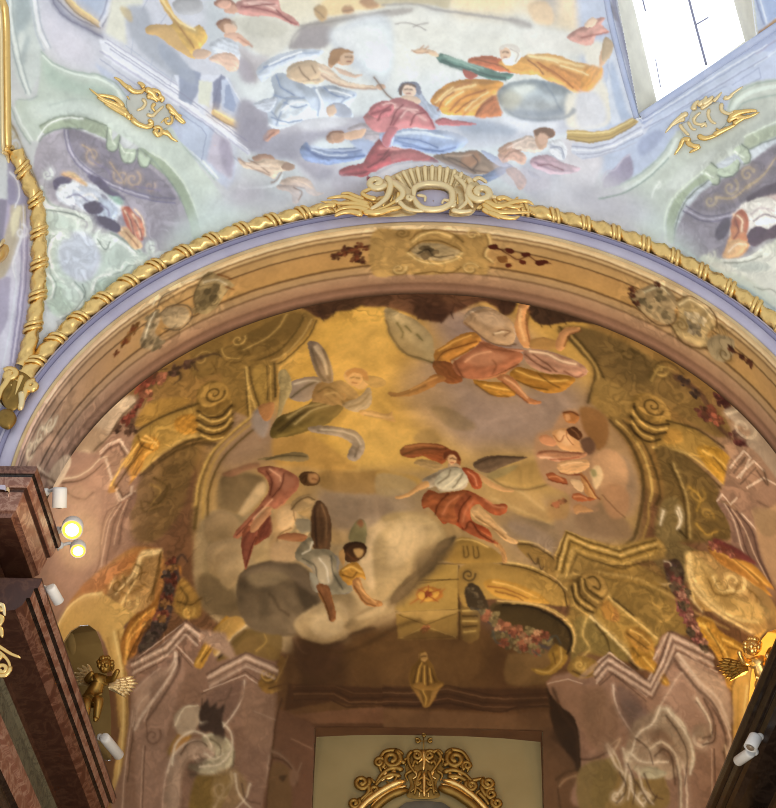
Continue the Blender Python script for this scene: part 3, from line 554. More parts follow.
p 8fa0c4 m.7|3256,1494 3360,1492 3462,1441 3514,1450 3438,1503 3335,1537
p b9c4e0 m.5|3344,1370 3409,1393 3501,1441 3449,1447 3384,1413
F painted_figure pink and white winged angel looking down at right
p d9c4b6 m.8|3472,1343 3536,1313 3599,1292 3639,1327 3666,1364 3615,1377 3537,1366
p b08a74 m.6|3611,1274 3649,1254 3714,1260 3725,1289 3690,1309 3638,1303
p cfa88e m.5|3624,1279 3677,1302 3691,1338 3656,1364 3626,1328
p d8b6c4 m.8|3616,1401 3693,1387 3772,1422 3863,1447 3813,1475 3722,1482 3644,1462 3604,1434
l a8809a w7.6 b3.8|3630,1426 3721,1460 3825,1462
p e2e4ea m.7|3690,1326 3754,1312 3790,1360 3771,1410 3705,1375
l a8b0c4 w6.3 b3.8|3704,1338 3756,1361 3771,1402
p e0b6a4 m.8|3435,1393 3472,1355 3537,1366 3580,1402 3565,1439 3513,1416 3462,1429
p d2a78e m.7|3476,1466 3527,1453 3580,1501 3582,1538 3551,1563 3516,1514
p b0b6ca m.5|3592,1463 3645,1487 3661,1511 3606,1493
p c8a08a m.6|3434,1368 3485,1331 3511,1342 3473,1392
F
p e4e0d4 b8.6|3816,794 3893,827 3995,847 3973,920 3937,957 3966,1028 4023,1134 3989,1232 3862,1256 3785,1238 3778,1093 3854,1079 3903,1030
p d6d9e6 b9.9 o.8|3829,1092 3904,1066 3958,1112 3988,1208 3913,1247 3836,1237
F painted_figure small pink angel at the upper right edge of the heavenly scene
p dda69a m.8|3828,770 3877,756 3913,724 3953,721 3940,754 3979,789 3917,802 3894,846 3844,850 3767,819
p e9cdb4 m.5|3852,752 3888,720 3916,731 3902,760 3865,768
l b06a62 w7.3 b3.7|3842,817 3904,803 3967,789
p e0b896 m.4|3941,873 3982,848 4001,866 3961,932 3937,957
p c8b090 m.5|3955,813 4007,847 3985,907 3948,920
F
p efaa52 m.6 b4.9 o.9|3866,949 3955,968 3933,1029 3884,1073 3845,1055
P d3dae8 b2.4|3885,498 3947,496 3971,624 4084,1084 4135,1191 4015,1231 3979,1027 3986,919 4007,847 3982,706
l b0bad2 w7.4 b3.7|3975,943 4033,1085 4065,1205
p b7c6e0 b6.2|3999,919 4042,1025 4088,1156 4115,1191 4065,1205 4021,1110 3992,991
l f2f4f6 w14.7 b3.7|3934,496 3970,659 4034,870 4147,1202
l a8a9c4 w9.8 b3.7|3952,495 3993,670 4060,893 4161,1190
l 8d8db0 w6.1 b2.4|3970,565 4013,716 4088,939 4165,1165
l c3c6d8 w8.6 b2.4|3980,565 4022,704 4098,927 4175,1153
p 8f8a98 b6.1 o.7|3967,647 3998,670 4013,716 4027,740 4001,729 3974,694
P ddded2 b2.4|3962,402 4071,398 4079,632 4246,1132 4204,1166 4156,1190 4096,939 4025,704
p c8ccc8 b7.3 o.7|4032,610 4071,632 4135,866 4185,1080 4161,1105 4097,868
P c9ab66 b2.5|3786,1263 3862,1261 3914,1266 3991,1259 4115,1191 4150,1207 4138,1227 4006,1305 3904,1325 3788,1311
L 8a6c3a w6.3|3787,1307 3904,1320 4006,1300 4138,1224
L f0dda0 w7.5|3786,1275 3915,1276 4001,1266 4121,1201
L 9a7a40 w5|3787,1294 3910,1298 4005,1283 4132,1212
P cdd2e2 b2.5|3814,1325 3904,1330 4006,1307 4143,1227 4230,1182 4184,1274 4096,1302 3997,1378 3869,1407 3816,1372
L 8f92b0 w6.3|3815,1342 3918,1347 4020,1319 4164,1236
L eceef4 w8.8|3815,1357 3919,1361 4033,1331 4170,1252
L 9295b2 w5|3842,1378 3920,1378 4034,1345 4176,1269
L b4b6cc w6.3|3869,1400 3946,1387 4060,1352 4171,1299
P b4bfde b2.5|4149,1202 4246,1135 4484,970 4668,806 4812,703 4825,844 4715,839 4556,919 4362,1048 4275,1088 4182,1225
L e4e9f4 w12.3|4162,1194 4250,1135 4508,957 4724,800 4843,713
L 8f9cc4 w6.2|4168,1218 4279,1148 4560,967 4752,832 4848,772
L c9d2ea w11.1|4175,1238 4294,1172 4563,1002 4780,859 4852,807
L 9aa6cc w6.2|4198,1249 4393,1131 4614,1000 4735,921
P c3cde6 b3.7|4564,1014 4758,896 4826,856 4838,987 4740,981 4642,1034
L 93a0c6 w4.9|4615,1012 4745,921 4759,968 4666,1021
L e2e8f4 w7.4|4721,912 4824,838
L b8b0c8 w7.4 b3.7|4729,856 4819,785
P b98a5c>d8b07c b3.7 a0|4720,755 4810,684 4911,626 4915,673 4813,719 4732,774
P a9bbe0 b3.6|4689,533 4901,521 4910,614 4810,679 4755,718 4728,672
l 8795c0 w8.5|4682,533 4718,637 4752,713
l e2e8f4 w9.7|4702,532 4738,636 4764,705
P dfe0d6 b2.4|4570,446 4659,441 4698,638 4729,767 4674,803 4640,700
P bcc8e2 b5|4023,1378 4124,1337 4172,1286 4246,1223 4369,1144 4348,1218 4304,1330 4231,1406 4157,1459 4132,1472 4102,1399
p a39cb8 b3.8|3983,1502 4014,1464 4064,1413 4113,1374 4137,1472 4070,1524 3993,1541
l c3bdd2 w6.3|3978,1502 4001,1457 4040,1451 4076,1400 4113,1372
p 9ca8cc b7.5 o.7|4160,1299 4247,1247 4287,1270 4215,1358 4165,1372
p bfcac0>c6c9be b5 a0|3955,1577 4057,1536 4183,1458 4281,1368 4341,1267 4363,1242 4575,1159 4618,1060 4715,994 4836,973 4993,954 5011,1134 4854,1168 4765,1270 4642,1350 4519,1430 4446,1508 4374,1596 4282,1790 4146,1720 4013,1675
l a3b5ae w7.6|3955,1567 4070,1526 4183,1458 4269,1380 4327,1292
l dfe9e2 w17.7 b5.1|3969,1589 4097,1550 4222,1468 4307,1379 4348,1291
l a0b2a8 w8.7|4608,1121 4632,1066 4716,1006 4837,978 4943,969
l deeae0 w19.8 b5|4624,1132 4658,1077 4744,1029 4839,1006 4946,993
l a5b6ac w7.5|4650,1131 4685,1092 4773,1063 4843,1047 4950,1036
p b4b9b0 b11.3 o.7|4437,1385 4586,1292 4733,1199 4850,1119 4955,1089 4960,1137 4763,1246 4591,1365 4481,1445
p d2d8d2 b12.6 o.7|4292,1540 4413,1411 4563,1330 4493,1432 4396,1535
v e4e8e2 w10.1 n.8 o.7|4265,1518 4276,1501
l e2e7e0 w7.6 o.7|4276,1501 4250,1541 4242,1579
p a199a4>928a98 b5.1|4369,1792 4413,1656 4509,1534 4642,1445 4774,1355 4865,1284 5074,1222 5144,1885 4789,1916 4540,1930 4392,1858
p 857d8c b5.1|4461,1603 4577,1514 4708,1408 4866,1301 4920,1429 4791,1553 4622,1629 4517,1634
l 6f6884 w8.6|4411,1639 4520,1684 4660,1660 4794,1586 4909,1496
l 6f6884 w6.8|4424,1615 4529,1657 4657,1634 4785,1563 4907,1470
l b9b2c6 w6.8|4418,1629 4523,1670 4659,1647 4790,1573 4908,1483
v bda988 w15.3 n1.2|4647,1511 4672,1476
v c4ad8a w17 n-1.2|4729,1440 4762,1422
v bda988 w15.4 n1.2|4548,1582 4574,1564
l b9a282 w15.3 x6.8|4581,1564 4669,1560 4734,1500 4784,1470
l b9a282 w15.3 x6.8|4734,1506 4816,1435 4871,1350
p a9b79c b3.4|4338,1793 4327,1693 4355,1591 4437,1505 4519,1438 4542,1467 4456,1530 4402,1606 4371,1708 4370,1795
l d8e2d0 w8.5|4327,1787 4316,1687 4348,1585 4436,1491 4511,1428
l 6f7f70 w6.8|4370,1799 4378,1707 4409,1609 4464,1537 4546,1470
p b3bda4 b3.4|4703,1264 4762,1225 4856,1187 4997,1145 5004,1210 4861,1248 4722,1319
l 76857a w6.7|4718,1322 4862,1255 5004,1214
l dbe4d2 w8.4|4699,1258 4855,1177 4996,1133
p b9c5ae|4502,1445 4537,1397 4570,1416 4589,1481 4559,1499 4525,1467
l 6c7b6e w6.8|4537,1394 4581,1431 4586,1491 4552,1499
p bccab4|4570,1425 4615,1413 4670,1371 4687,1400 4659,1444 4601,1464
l 6c7b6e w6.8|4576,1455 4615,1463 4669,1440 4686,1390
p b9c5ae|4646,1329 4692,1294 4725,1319 4740,1367 4714,1391 4683,1357
l 6c7b6e w6.8|4688,1294 4729,1328 4737,1374 4707,1392
l e2eadc w6.8|4513,1445 4556,1466
l e2eadc w6.7|4653,1332 4704,1359
p e6e0d8 b5.2|4676,1643 4740,1572 4825,1534 4911,1513 5109,1550 5130,1750 4907,1730 4811,1770 4743,1807 4669,1777
p c9744f b4.3|4670,1660 4709,1614 4746,1639 4759,1705 4732,1757 4688,1743 4664,1710
p dfa268 b5.2|4648,1812 4667,1744 4720,1741 4776,1772 4746,1841 4677,1872 4633,1857
l f4dcb4 w10.4|4660,1839 4687,1776 4757,1766
l f0c8a0 w10.3|4676,1643 4712,1691 4710,1752
l 9c5240 w6.9|4688,1659 4733,1693 4731,1750
l b07048 w6.9|4675,1845 4706,1792 4759,1783
p 6c5068 b3.4|4755,1739 4804,1693 4858,1706 4902,1680 4946,1694 4950,1738 4863,1760 4806,1797 4766,1782
v 5c425c w15.5 n1.2|4794,1737 4821,1762
p 645a72 b5.2|4588,1731 4624,1662 4661,1677 4649,1745 4616,1773 4590,1765
p 5f5068 b5.1|4739,1556 4822,1501 4923,1462 5032,1488 4930,1528 4826,1551 4759,1581
p cdb6b0 b6.8|4810,1568 4888,1531 4986,1558 4939,1628 4851,1633
p c9cdbd b5.2|4533,1852 4606,1865 4697,1894 4783,1856 4883,1782 4949,1728 5130,1750 5163,2055 4624,2086 4504,1931
v d9d9c6 w24.2 n1.3|4852,1828 4877,1793
l d9d9c6 w22.5 x13.9|4644,1897 4750,1881 4826,1823 4919,1780
l 8c8f80 w7|4645,1911 4768,1890 4854,1852
v dcdac8 w12.9 n1.2|4573,1854 4590,1836
p d6d3c4 b7.8|4554,1888 4634,1884 4739,1866 4842,1835 5027,1811 5055,2090 4938,2046 4830,1988 4719,1943 4610,1923
p bcc0b4 b7.8 o.8|4687,1881 4819,1874 4901,1895 4824,1925 4717,1918
l e6e4d4 w15.5 x10.3|4633,1874 4739,1866 4815,1831 4865,1796
l 8c8c7c w5.2|4647,1888 4753,1878 4843,1842
v e2e0d0 w16.8 n-1.3|4873,1815 4891,1789
l 9a9a88 w6.5 x3.9|4818,2001 4859,2012 4912,2009 4956,2044
l c9c9b6 w10.4 x5.2|4747,1954 4802,1977 4832,2013
l a9bfc0 w18.2 b6.5 o.8|4389,1808 4500,1878 4640,1960 4807,2028 4945,2122
l 8fa3a8 w7.8 b3.9 o.8|4431,1843 4557,1926 4723,1994 4944,2109
p cfcfd8 b41.1 o.8|2071,1512 2301,1566 2564,1520 2562,1619 2297,1691 2083,1763 1920,1809 1871,1732
p c6d6d0 b41.5 o.8|1764,1729 1981,1635 2192,1664 2083,1753 1866,1833 1646,1913
p bfb9c6 b30.8 o.7|2027,1551 2144,1534 2237,1575 2140,1643 2045,1631
p d3d3da b45.8 o.9|3682,1511 3914,1479 4181,1594 4241,1716 3978,1711 3713,1634
p b6b4c0 b51 o.8|3813,1532 4075,1573 4239,1691 4030,1709 3844,1645
p c9d5d2 b41.2 o.8|4185,1668 4347,1737 4515,1855 4464,1892 4245,1791
p 9d98a8 b8.8 o.6|2114,1121 2202,1172 2251,1270 2196,1367 2106,1341 2070,1242
p a6a2b6 b10.1 o.6|2301,1357 2430,1420 2585,1471 2506,1519 2378,1419
p dcdfe6 b8.8 o.7|2382,1236 2511,1223 2666,1231 2588,1262 2446,1273
p c0bcca b8.9 o.7|2585,1495 2702,1521 2767,1571 2688,1608 2584,1570
p e8ebec b11 o.7|2593,805 2770,783 2866,842 2770,937 2643,889
l 9a949c w8.6 b4.9 o.6|2369,874 2390,814 2455,773
l b5b0b4 w12.4 b7.4 o.6|2109,880 2170,954 2193,1038
p cbc9bc b7.4 o.7|2075,736 2215,728 2366,778 2301,825 2162,810
F 3
p d9b594 b2.5|2635,906 2668,903 2691,925 2681,949 2650,961 2627,946
p b98a5c b2.5|2572,922 2582,895 2630,884 2676,891 2691,906 2658,901 2630,915 2612,944 2586,963 2566,950
l 7c5238 w4.9 b2.5|2650,922 2663,920
l 7c5238 w4.9 b2.5|2673,923 2683,923
l a65c4c w4.9 b2.5|2658,944 2676,944
p d9bd9c m.5 b2.5|2367,986 2426,953 2490,949 2522,979 2514,1019 2437,1033 2386,1025
l 94765e w6.2 b2.5|2413,970 2433,1006 2463,1028
l 94765e w4.9 b2.5|2477,961 2497,995
l f0dcc4 w6.2 b2.5|2515,976 2578,1013 2642,1042 2744,1062
l 7f96c0 w6.2 b2.5|2297,1004 2321,1065 2385,1102
l 7f96c0 w6.2 b2.5|2332,1138 2396,1163 2448,1151
l 7f96c0 w6.3 b2.5|2266,1209 2343,1235 2421,1224
l 7f96c0 w6.2 b2.5|2539,1068 2590,1105 2641,1117
l 7f96c0 w6.2 b2.5|2234,967 2311,944 2388,915
l f4f7fa w7.5 b2.5|2319,1174 2384,1138 2435,1139
l f4f7fa w7.4 b2.5|2260,955 2337,921 2427,896
l f4f7fa w6.2 b2.5|2564,1080 2628,1093 2679,1110
l 93a4c4 w6.3 b2.5|2190,1147 2241,1160 2292,1210
p c9d0de m.6 b2.5|2177,1147 2230,1124 2294,1113 2280,1161 2241,1185
F 1
p e2b09a m.5 b2.4|2002,659 2041,641 2078,654 2065,677 2026,681
l f2d2c6 w6.1 b2.4|2166,661 2242,669 2304,694
l 9a4a4c w6.1 b2.4|2153,679 2217,669 2292,666
l 9a4a4c w6.1 b2.4|2304,694 2342,730 2379,755
F 4
p dcb294 m.4 b2.5|1962,1337 1968,1340 1970,1342
F 5
p c89c80 m.4 b2.5|2582,1299 2618,1292 2639,1309 2626,1326 2592,1331
l 6d83ba w6.3 b2.5|2444,1359 2482,1396 2560,1421
l 6d83ba w6.3 b2.5|2586,1385 2664,1385 2729,1373
l d6e2f4 w6.3 b2.5|2470,1371 2560,1397 2651,1397
F 6
l 9a7666 w5.1 b2.5|2143,1415 2194,1441 2245,1479
l f0d8c4 w7.6 b2.5|2129,1435 2181,1445 2246,1447
l f0d8c4 w6.4 b2.5|2375,1518 2427,1531 2466,1556
l 9a7666 w5.1 b2.6|2374,1555 2413,1580 2399,1618
l 9a7666 w5.1 b2.5|2311,1480 2284,1517 2257,1529
F 7
p e7c4a6 b2.5|3437,888 3464,875 3482,892 3478,923 3451,933 3437,914
p f2ece2 b2.5|3448,926 3478,923 3498,915 3506,944 3479,959 3456,952
p d9d3ca b2.4|3429,881 3446,864 3484,858 3522,869 3533,891 3515,893 3497,875 3464,871 3442,885
l 6f4a3a w4.9 b2.5|3445,897 3452,896
l 6f4a3a w4.9 b2.5|3462,896 3472,897
l b06c58 w4.9 b2.5|3453,921 3465,919
l 9c5a30 w6.1 b2.5|3309,930 3372,946 3436,959 3475,980
l 9c5a30 w6.2 b2.5|3574,930 3626,965 3653,996
l f9dda4 w7.4 b2.5|3574,911 3650,919 3726,939
l f9dda4 w7.4 b2.5|3740,953 3816,972 3881,994
l b86c2c w7.4 b2.5|3625,941 3729,999 3807,1056
l 34605c w6.2 b2.5|3140,937 3208,962 3285,983
l 34605c w6.2 b2.5|3297,983 3374,1006 3463,1019
l 9fc2b4 w6.2 b2.5|3170,932 3246,952 3323,983
l a85c24 w6.2 b2.5|3122,1177 3147,1129 3198,1092
l a85c24 w6.2 b2.5|3212,1189 3275,1140 3338,1115
l a85c24 w6.2 b2.5|3315,1200 3352,1151 3402,1121
l fbdc9c w7.4 b2.5|3160,1153 3198,1116 3249,1087
l fbdc9c w7.4 b2.5|3263,1176 3313,1127 3376,1090
l fbdc9c w7.4 b2.5|3109,1141 3147,1105 3197,1068
F 8
p 8c98aa b5 o.7|3454,1161 3532,1198 3635,1211 3762,1198 3812,1153 3823,1177 3763,1210 3635,1225 3532,1213
p dfe3dc b7.4 o.8|3502,1064 3578,1050 3617,1064 3554,1094
F 9
p f0d4be b2.5|2945,1074 2960,1057 2991,1065 3001,1086 2989,1108 2961,1106
p 7d675e b2.5|2922,1096 2930,1062 2963,1048 2999,1055 3009,1069 2983,1062 2955,1060 2940,1084 2938,1111
l 6a4a3e w5 b2.5|2955,1079 2966,1077
l 6a4a3e w5 b2.5|2976,1079 2986,1081
l a8584e w5 b2.5|2963,1098 2978,1098
l 8f3646 w6.2 b2.5|2879,1251 2905,1190 2943,1154
l 8f3646 w6.2 b2.5|2982,1251 3007,1202 3058,1190
l 8f3646 w6.2 b2.5|2815,1227 2840,1190 2879,1178
l f4c8c2 w7.5 b2.5|2930,1215 2969,1178 3020,1178
l f4c8c2 w6.2 b2.5|2841,1154 2879,1144 2905,1154
l 7d2c3c w7.6 b2.5|2840,1422 2892,1393 2970,1405
l 7d2c3c w6.3 b2.5|2762,1459 2827,1422 2879,1361
l f0a8a4 w7.6 b2.5|2866,1361 2931,1373 2996,1393
l 6d88c4 w6.3 b2.5|2918,1312 3021,1324 3124,1360
l 6d88c4 w6.3 b2.5|2944,1349 3047,1368 3151,1379
l e2ecf8 w7.5 b2.5|2943,1285 3046,1285 3150,1308
F 10
l 6b5448 w6.3 b2.5|3177,1409 3242,1432 3320,1481
l cfb09a w6.3 b2.5|3164,1399 3241,1401 3306,1392
l 6b5448 w6.3 b2.5|3306,1395 3332,1431 3307,1469
F 11
p dcb49c b2.5|3638,1291 3668,1283 3690,1304 3678,1331 3647,1335
p 8e6a54 b2.5|3617,1279 3649,1257 3701,1260 3722,1284 3702,1304 3684,1285 3650,1276 3633,1298
l 9a6e7c w6.3 b2.5|3643,1438 3708,1436 3773,1459
l 8c93ac w5 b2.5|3704,1350 3756,1349 3778,1397
l b08878 w5 b2.5|3461,1417 3499,1379 3550,1366
l f2dcd0 w6.3 b2.5|3485,1355 3536,1330 3587,1304
F
p e9edf2 m.6 b3.5|1116,1536 1156,1498 1204,1480 1263,1509 1259,1556 1213,1598 1159,1592
p d4dae8 m.6 b3.5|1201,1520 1280,1517 1349,1560 1344,1627 1271,1641 1213,1598
p c2cde0 m.6 b3.5|1330,1576 1400,1596 1436,1648 1393,1697 1323,1660
p 665c82 b3.5|1103,1485 1152,1461 1201,1476 1184,1499 1141,1497 1107,1525
p 5a5076 b3.5|1255,1606 1328,1593 1361,1635 1323,1660 1270,1647
p 5a5076 b3.5|1323,1670 1394,1680 1445,1726 1425,1755 1355,1722
p 685f84 b3.5|1287,1467 1354,1483 1404,1536 1449,1571 1402,1569 1344,1526
l e9b98c w10.4 b3.5|1160,1445 1201,1470 1263,1503
l f0ece8 w8.7 b3.5|1135,1527 1183,1512 1236,1532
l f0ece8 w8.7 b3.5|1240,1572 1295,1558 1329,1586
l 8a86ac w6.9 b3.5|1168,1569 1223,1555 1275,1590
l 8a86ac w7 b3.5|1345,1610 1379,1635 1388,1669
p cf6248 m.5 b3.5|1462,1639 1495,1633 1506,1684 1523,1752 1498,1751 1469,1700
p e28a68 m.5 b3.5|1501,1643 1528,1678 1562,1710 1569,1771 1539,1780 1518,1718
l f8d8b8 w8.7 b3.5|1472,1649 1491,1684 1512,1752
l f8d8b8 w8.7 b3.5|1514,1668 1539,1719 1550,1780
l 96403c w7 b3.5|1485,1666 1504,1708 1514,1769
l 96403c w7 b3.5|1526,1702 1552,1753 1556,1794
p e9bf90 m.5 b3.5|1444,1749 1487,1751 1531,1797 1554,1831 1510,1843 1469,1794
l a86a44 w7 b3.5|1472,1757 1505,1796 1532,1834
p ece6dc m.5 b3.4|4742,1589 4809,1552 4891,1564 4923,1645 4839,1684 4767,1671
p bd6444 m.5 b3.4|4677,1659 4705,1618 4739,1639 4751,1692 4720,1741 4690,1726
p d98a5c m.5 b3.4|4664,1710 4698,1702 4755,1739 4758,1772 4687,1776
p e9b47c m.5 b3.5|4648,1812 4680,1770 4733,1767 4760,1799 4718,1846 4659,1859
l f8dcb8 w8.6 b3.4|4694,1648 4724,1673 4722,1724
l f8dcb8 w8.6 b3.5|4667,1828 4706,1792 4749,1790
l 8e4432 w6.9 b3.4|4689,1675 4708,1725 4686,1760
p 5f4460 b3.4|4755,1739 4797,1700 4852,1710 4844,1744 4803,1763 4773,1778
p 5a5168 b3.4|4595,1731 4625,1672 4655,1684 4642,1745 4609,1770
l c9b8b8 w8.6 b3.4|4764,1638 4813,1602 4885,1614
l 8c7486 w6.9 b3.4|4784,1670 4834,1634 4906,1646
l 7d7c9c w7.4 b3.7|1157,557 1184,642 1250,705 1337,752 1411,796
p c9b27a b4.9 o.7|1510,657 1561,672 1570,731 1533,706
L 8c8cae w5|1423,820 1898,1146 2138,1323
L f2f2f8 w5|1408,856 1896,1182 2137,1363
p a6b0c4 b6.2 o.8|1706,832 1805,907 1874,982 1871,1042 1776,979 1703,892
l 6f7f78 w5.1 b2.6|1277,1234 1158,1227 1079,1250 1044,1283
l 8fa196 w5.1 b2.6|1573,1342 1648,1414 1735,1528 1771,1604
l eef4ee w7.6 b2.5|1034,1275 1093,1205 1188,1177 1281,1182
l 7a7ba0 w4.9 b2.4|3980,565 4021,716 4093,937 4162,1153
L 8388b0 w5|4182,1240 4294,1182 4563,1010 4781,866
L f0f3fa w6.2|4170,1206 4266,1149 4559,950 4776,811
l 8ba098 w6.3 b2.5|3969,1596 4098,1560 4223,1478 4314,1383
l 6f8078 w5.2 b2.6|1044,1622 1138,1639 1204,1658 1251,1682
l 6f8078 w5.2 b2.6|1316,1786 1353,1839 1382,1802
l f2f4ee w7.9 b2.6|1054,1917 1047,1838 1075,1775 1120,1750
l f2f4ee w7.8 b2.6|1385,1764 1450,1807 1513,1865
l 6f8078 w5.3 b2.7|1216,2012 1226,2064 1164,2139 1090,2188
l f2f4ee w6.6 b2.6|1269,2040 1301,1985 1371,1962
p d9d5dc b6 o.85|2804,1492 2857,1457 2964,1436 3072,1430 3179,1449 3272,1480 3365,1526 3273,1548 3119,1505 2965,1509 2841,1551
l a9a2b0 w10.5 b6 o.7|2810,1486 2903,1445 3072,1424 3210,1452 3334,1506
p cfd4e0 b10.4 o.6|3116,1267 3299,1285 3482,1297 3423,1356 3300,1358 3208,1315
p cfc8d4 b10.5 o.55|3424,1414 3579,1455 3696,1467 3699,1554 3551,1558 3442,1501
p c8787c m.6 b3|2887,1387 2964,1366 3041,1383 3087,1418 3010,1427 2949,1413 2887,1433
p d4808a m.5 b3|2832,1332 2851,1288 2872,1259 2918,1268 2887,1317 2866,1361
n cloud w150.1 o.09 b70.1|2061,927 3933,826 3972,1601 2086,1662
n cloud w72.3 o.08 b41.3|1184,893 2097,1365 1864,1858 1067,2294
n ridge w52.2 o.16 b20.9|1078,1228 1474,1247 1771,1604 1649,1852 1349,2253 1011,2291
n ridge w46.1 o.16 b20.5|4337,1587 4859,1216 5047,1850 4627,1925
n cloud w70.9 o.08 b40.5|3960,1355 4828,880 4929,1959 4082,1697
F painted_niche painted oval niche at left with a lilac and coral shell
t -|1018,1373 1113,1260 1264,1228 1446,1275 1623,1400 1745,1578 1785,1730 1737,1835 1592,1911 1383,1792 1120,1689 1025,1533
F painted_niche painted oval niche at right with an orange and white shell
t -|4341,1797 4361,1636 4486,1481 4684,1348 4862,1255 5137,1198 5207,1850 4887,1860 4624,1895 4463,1872
F
'''
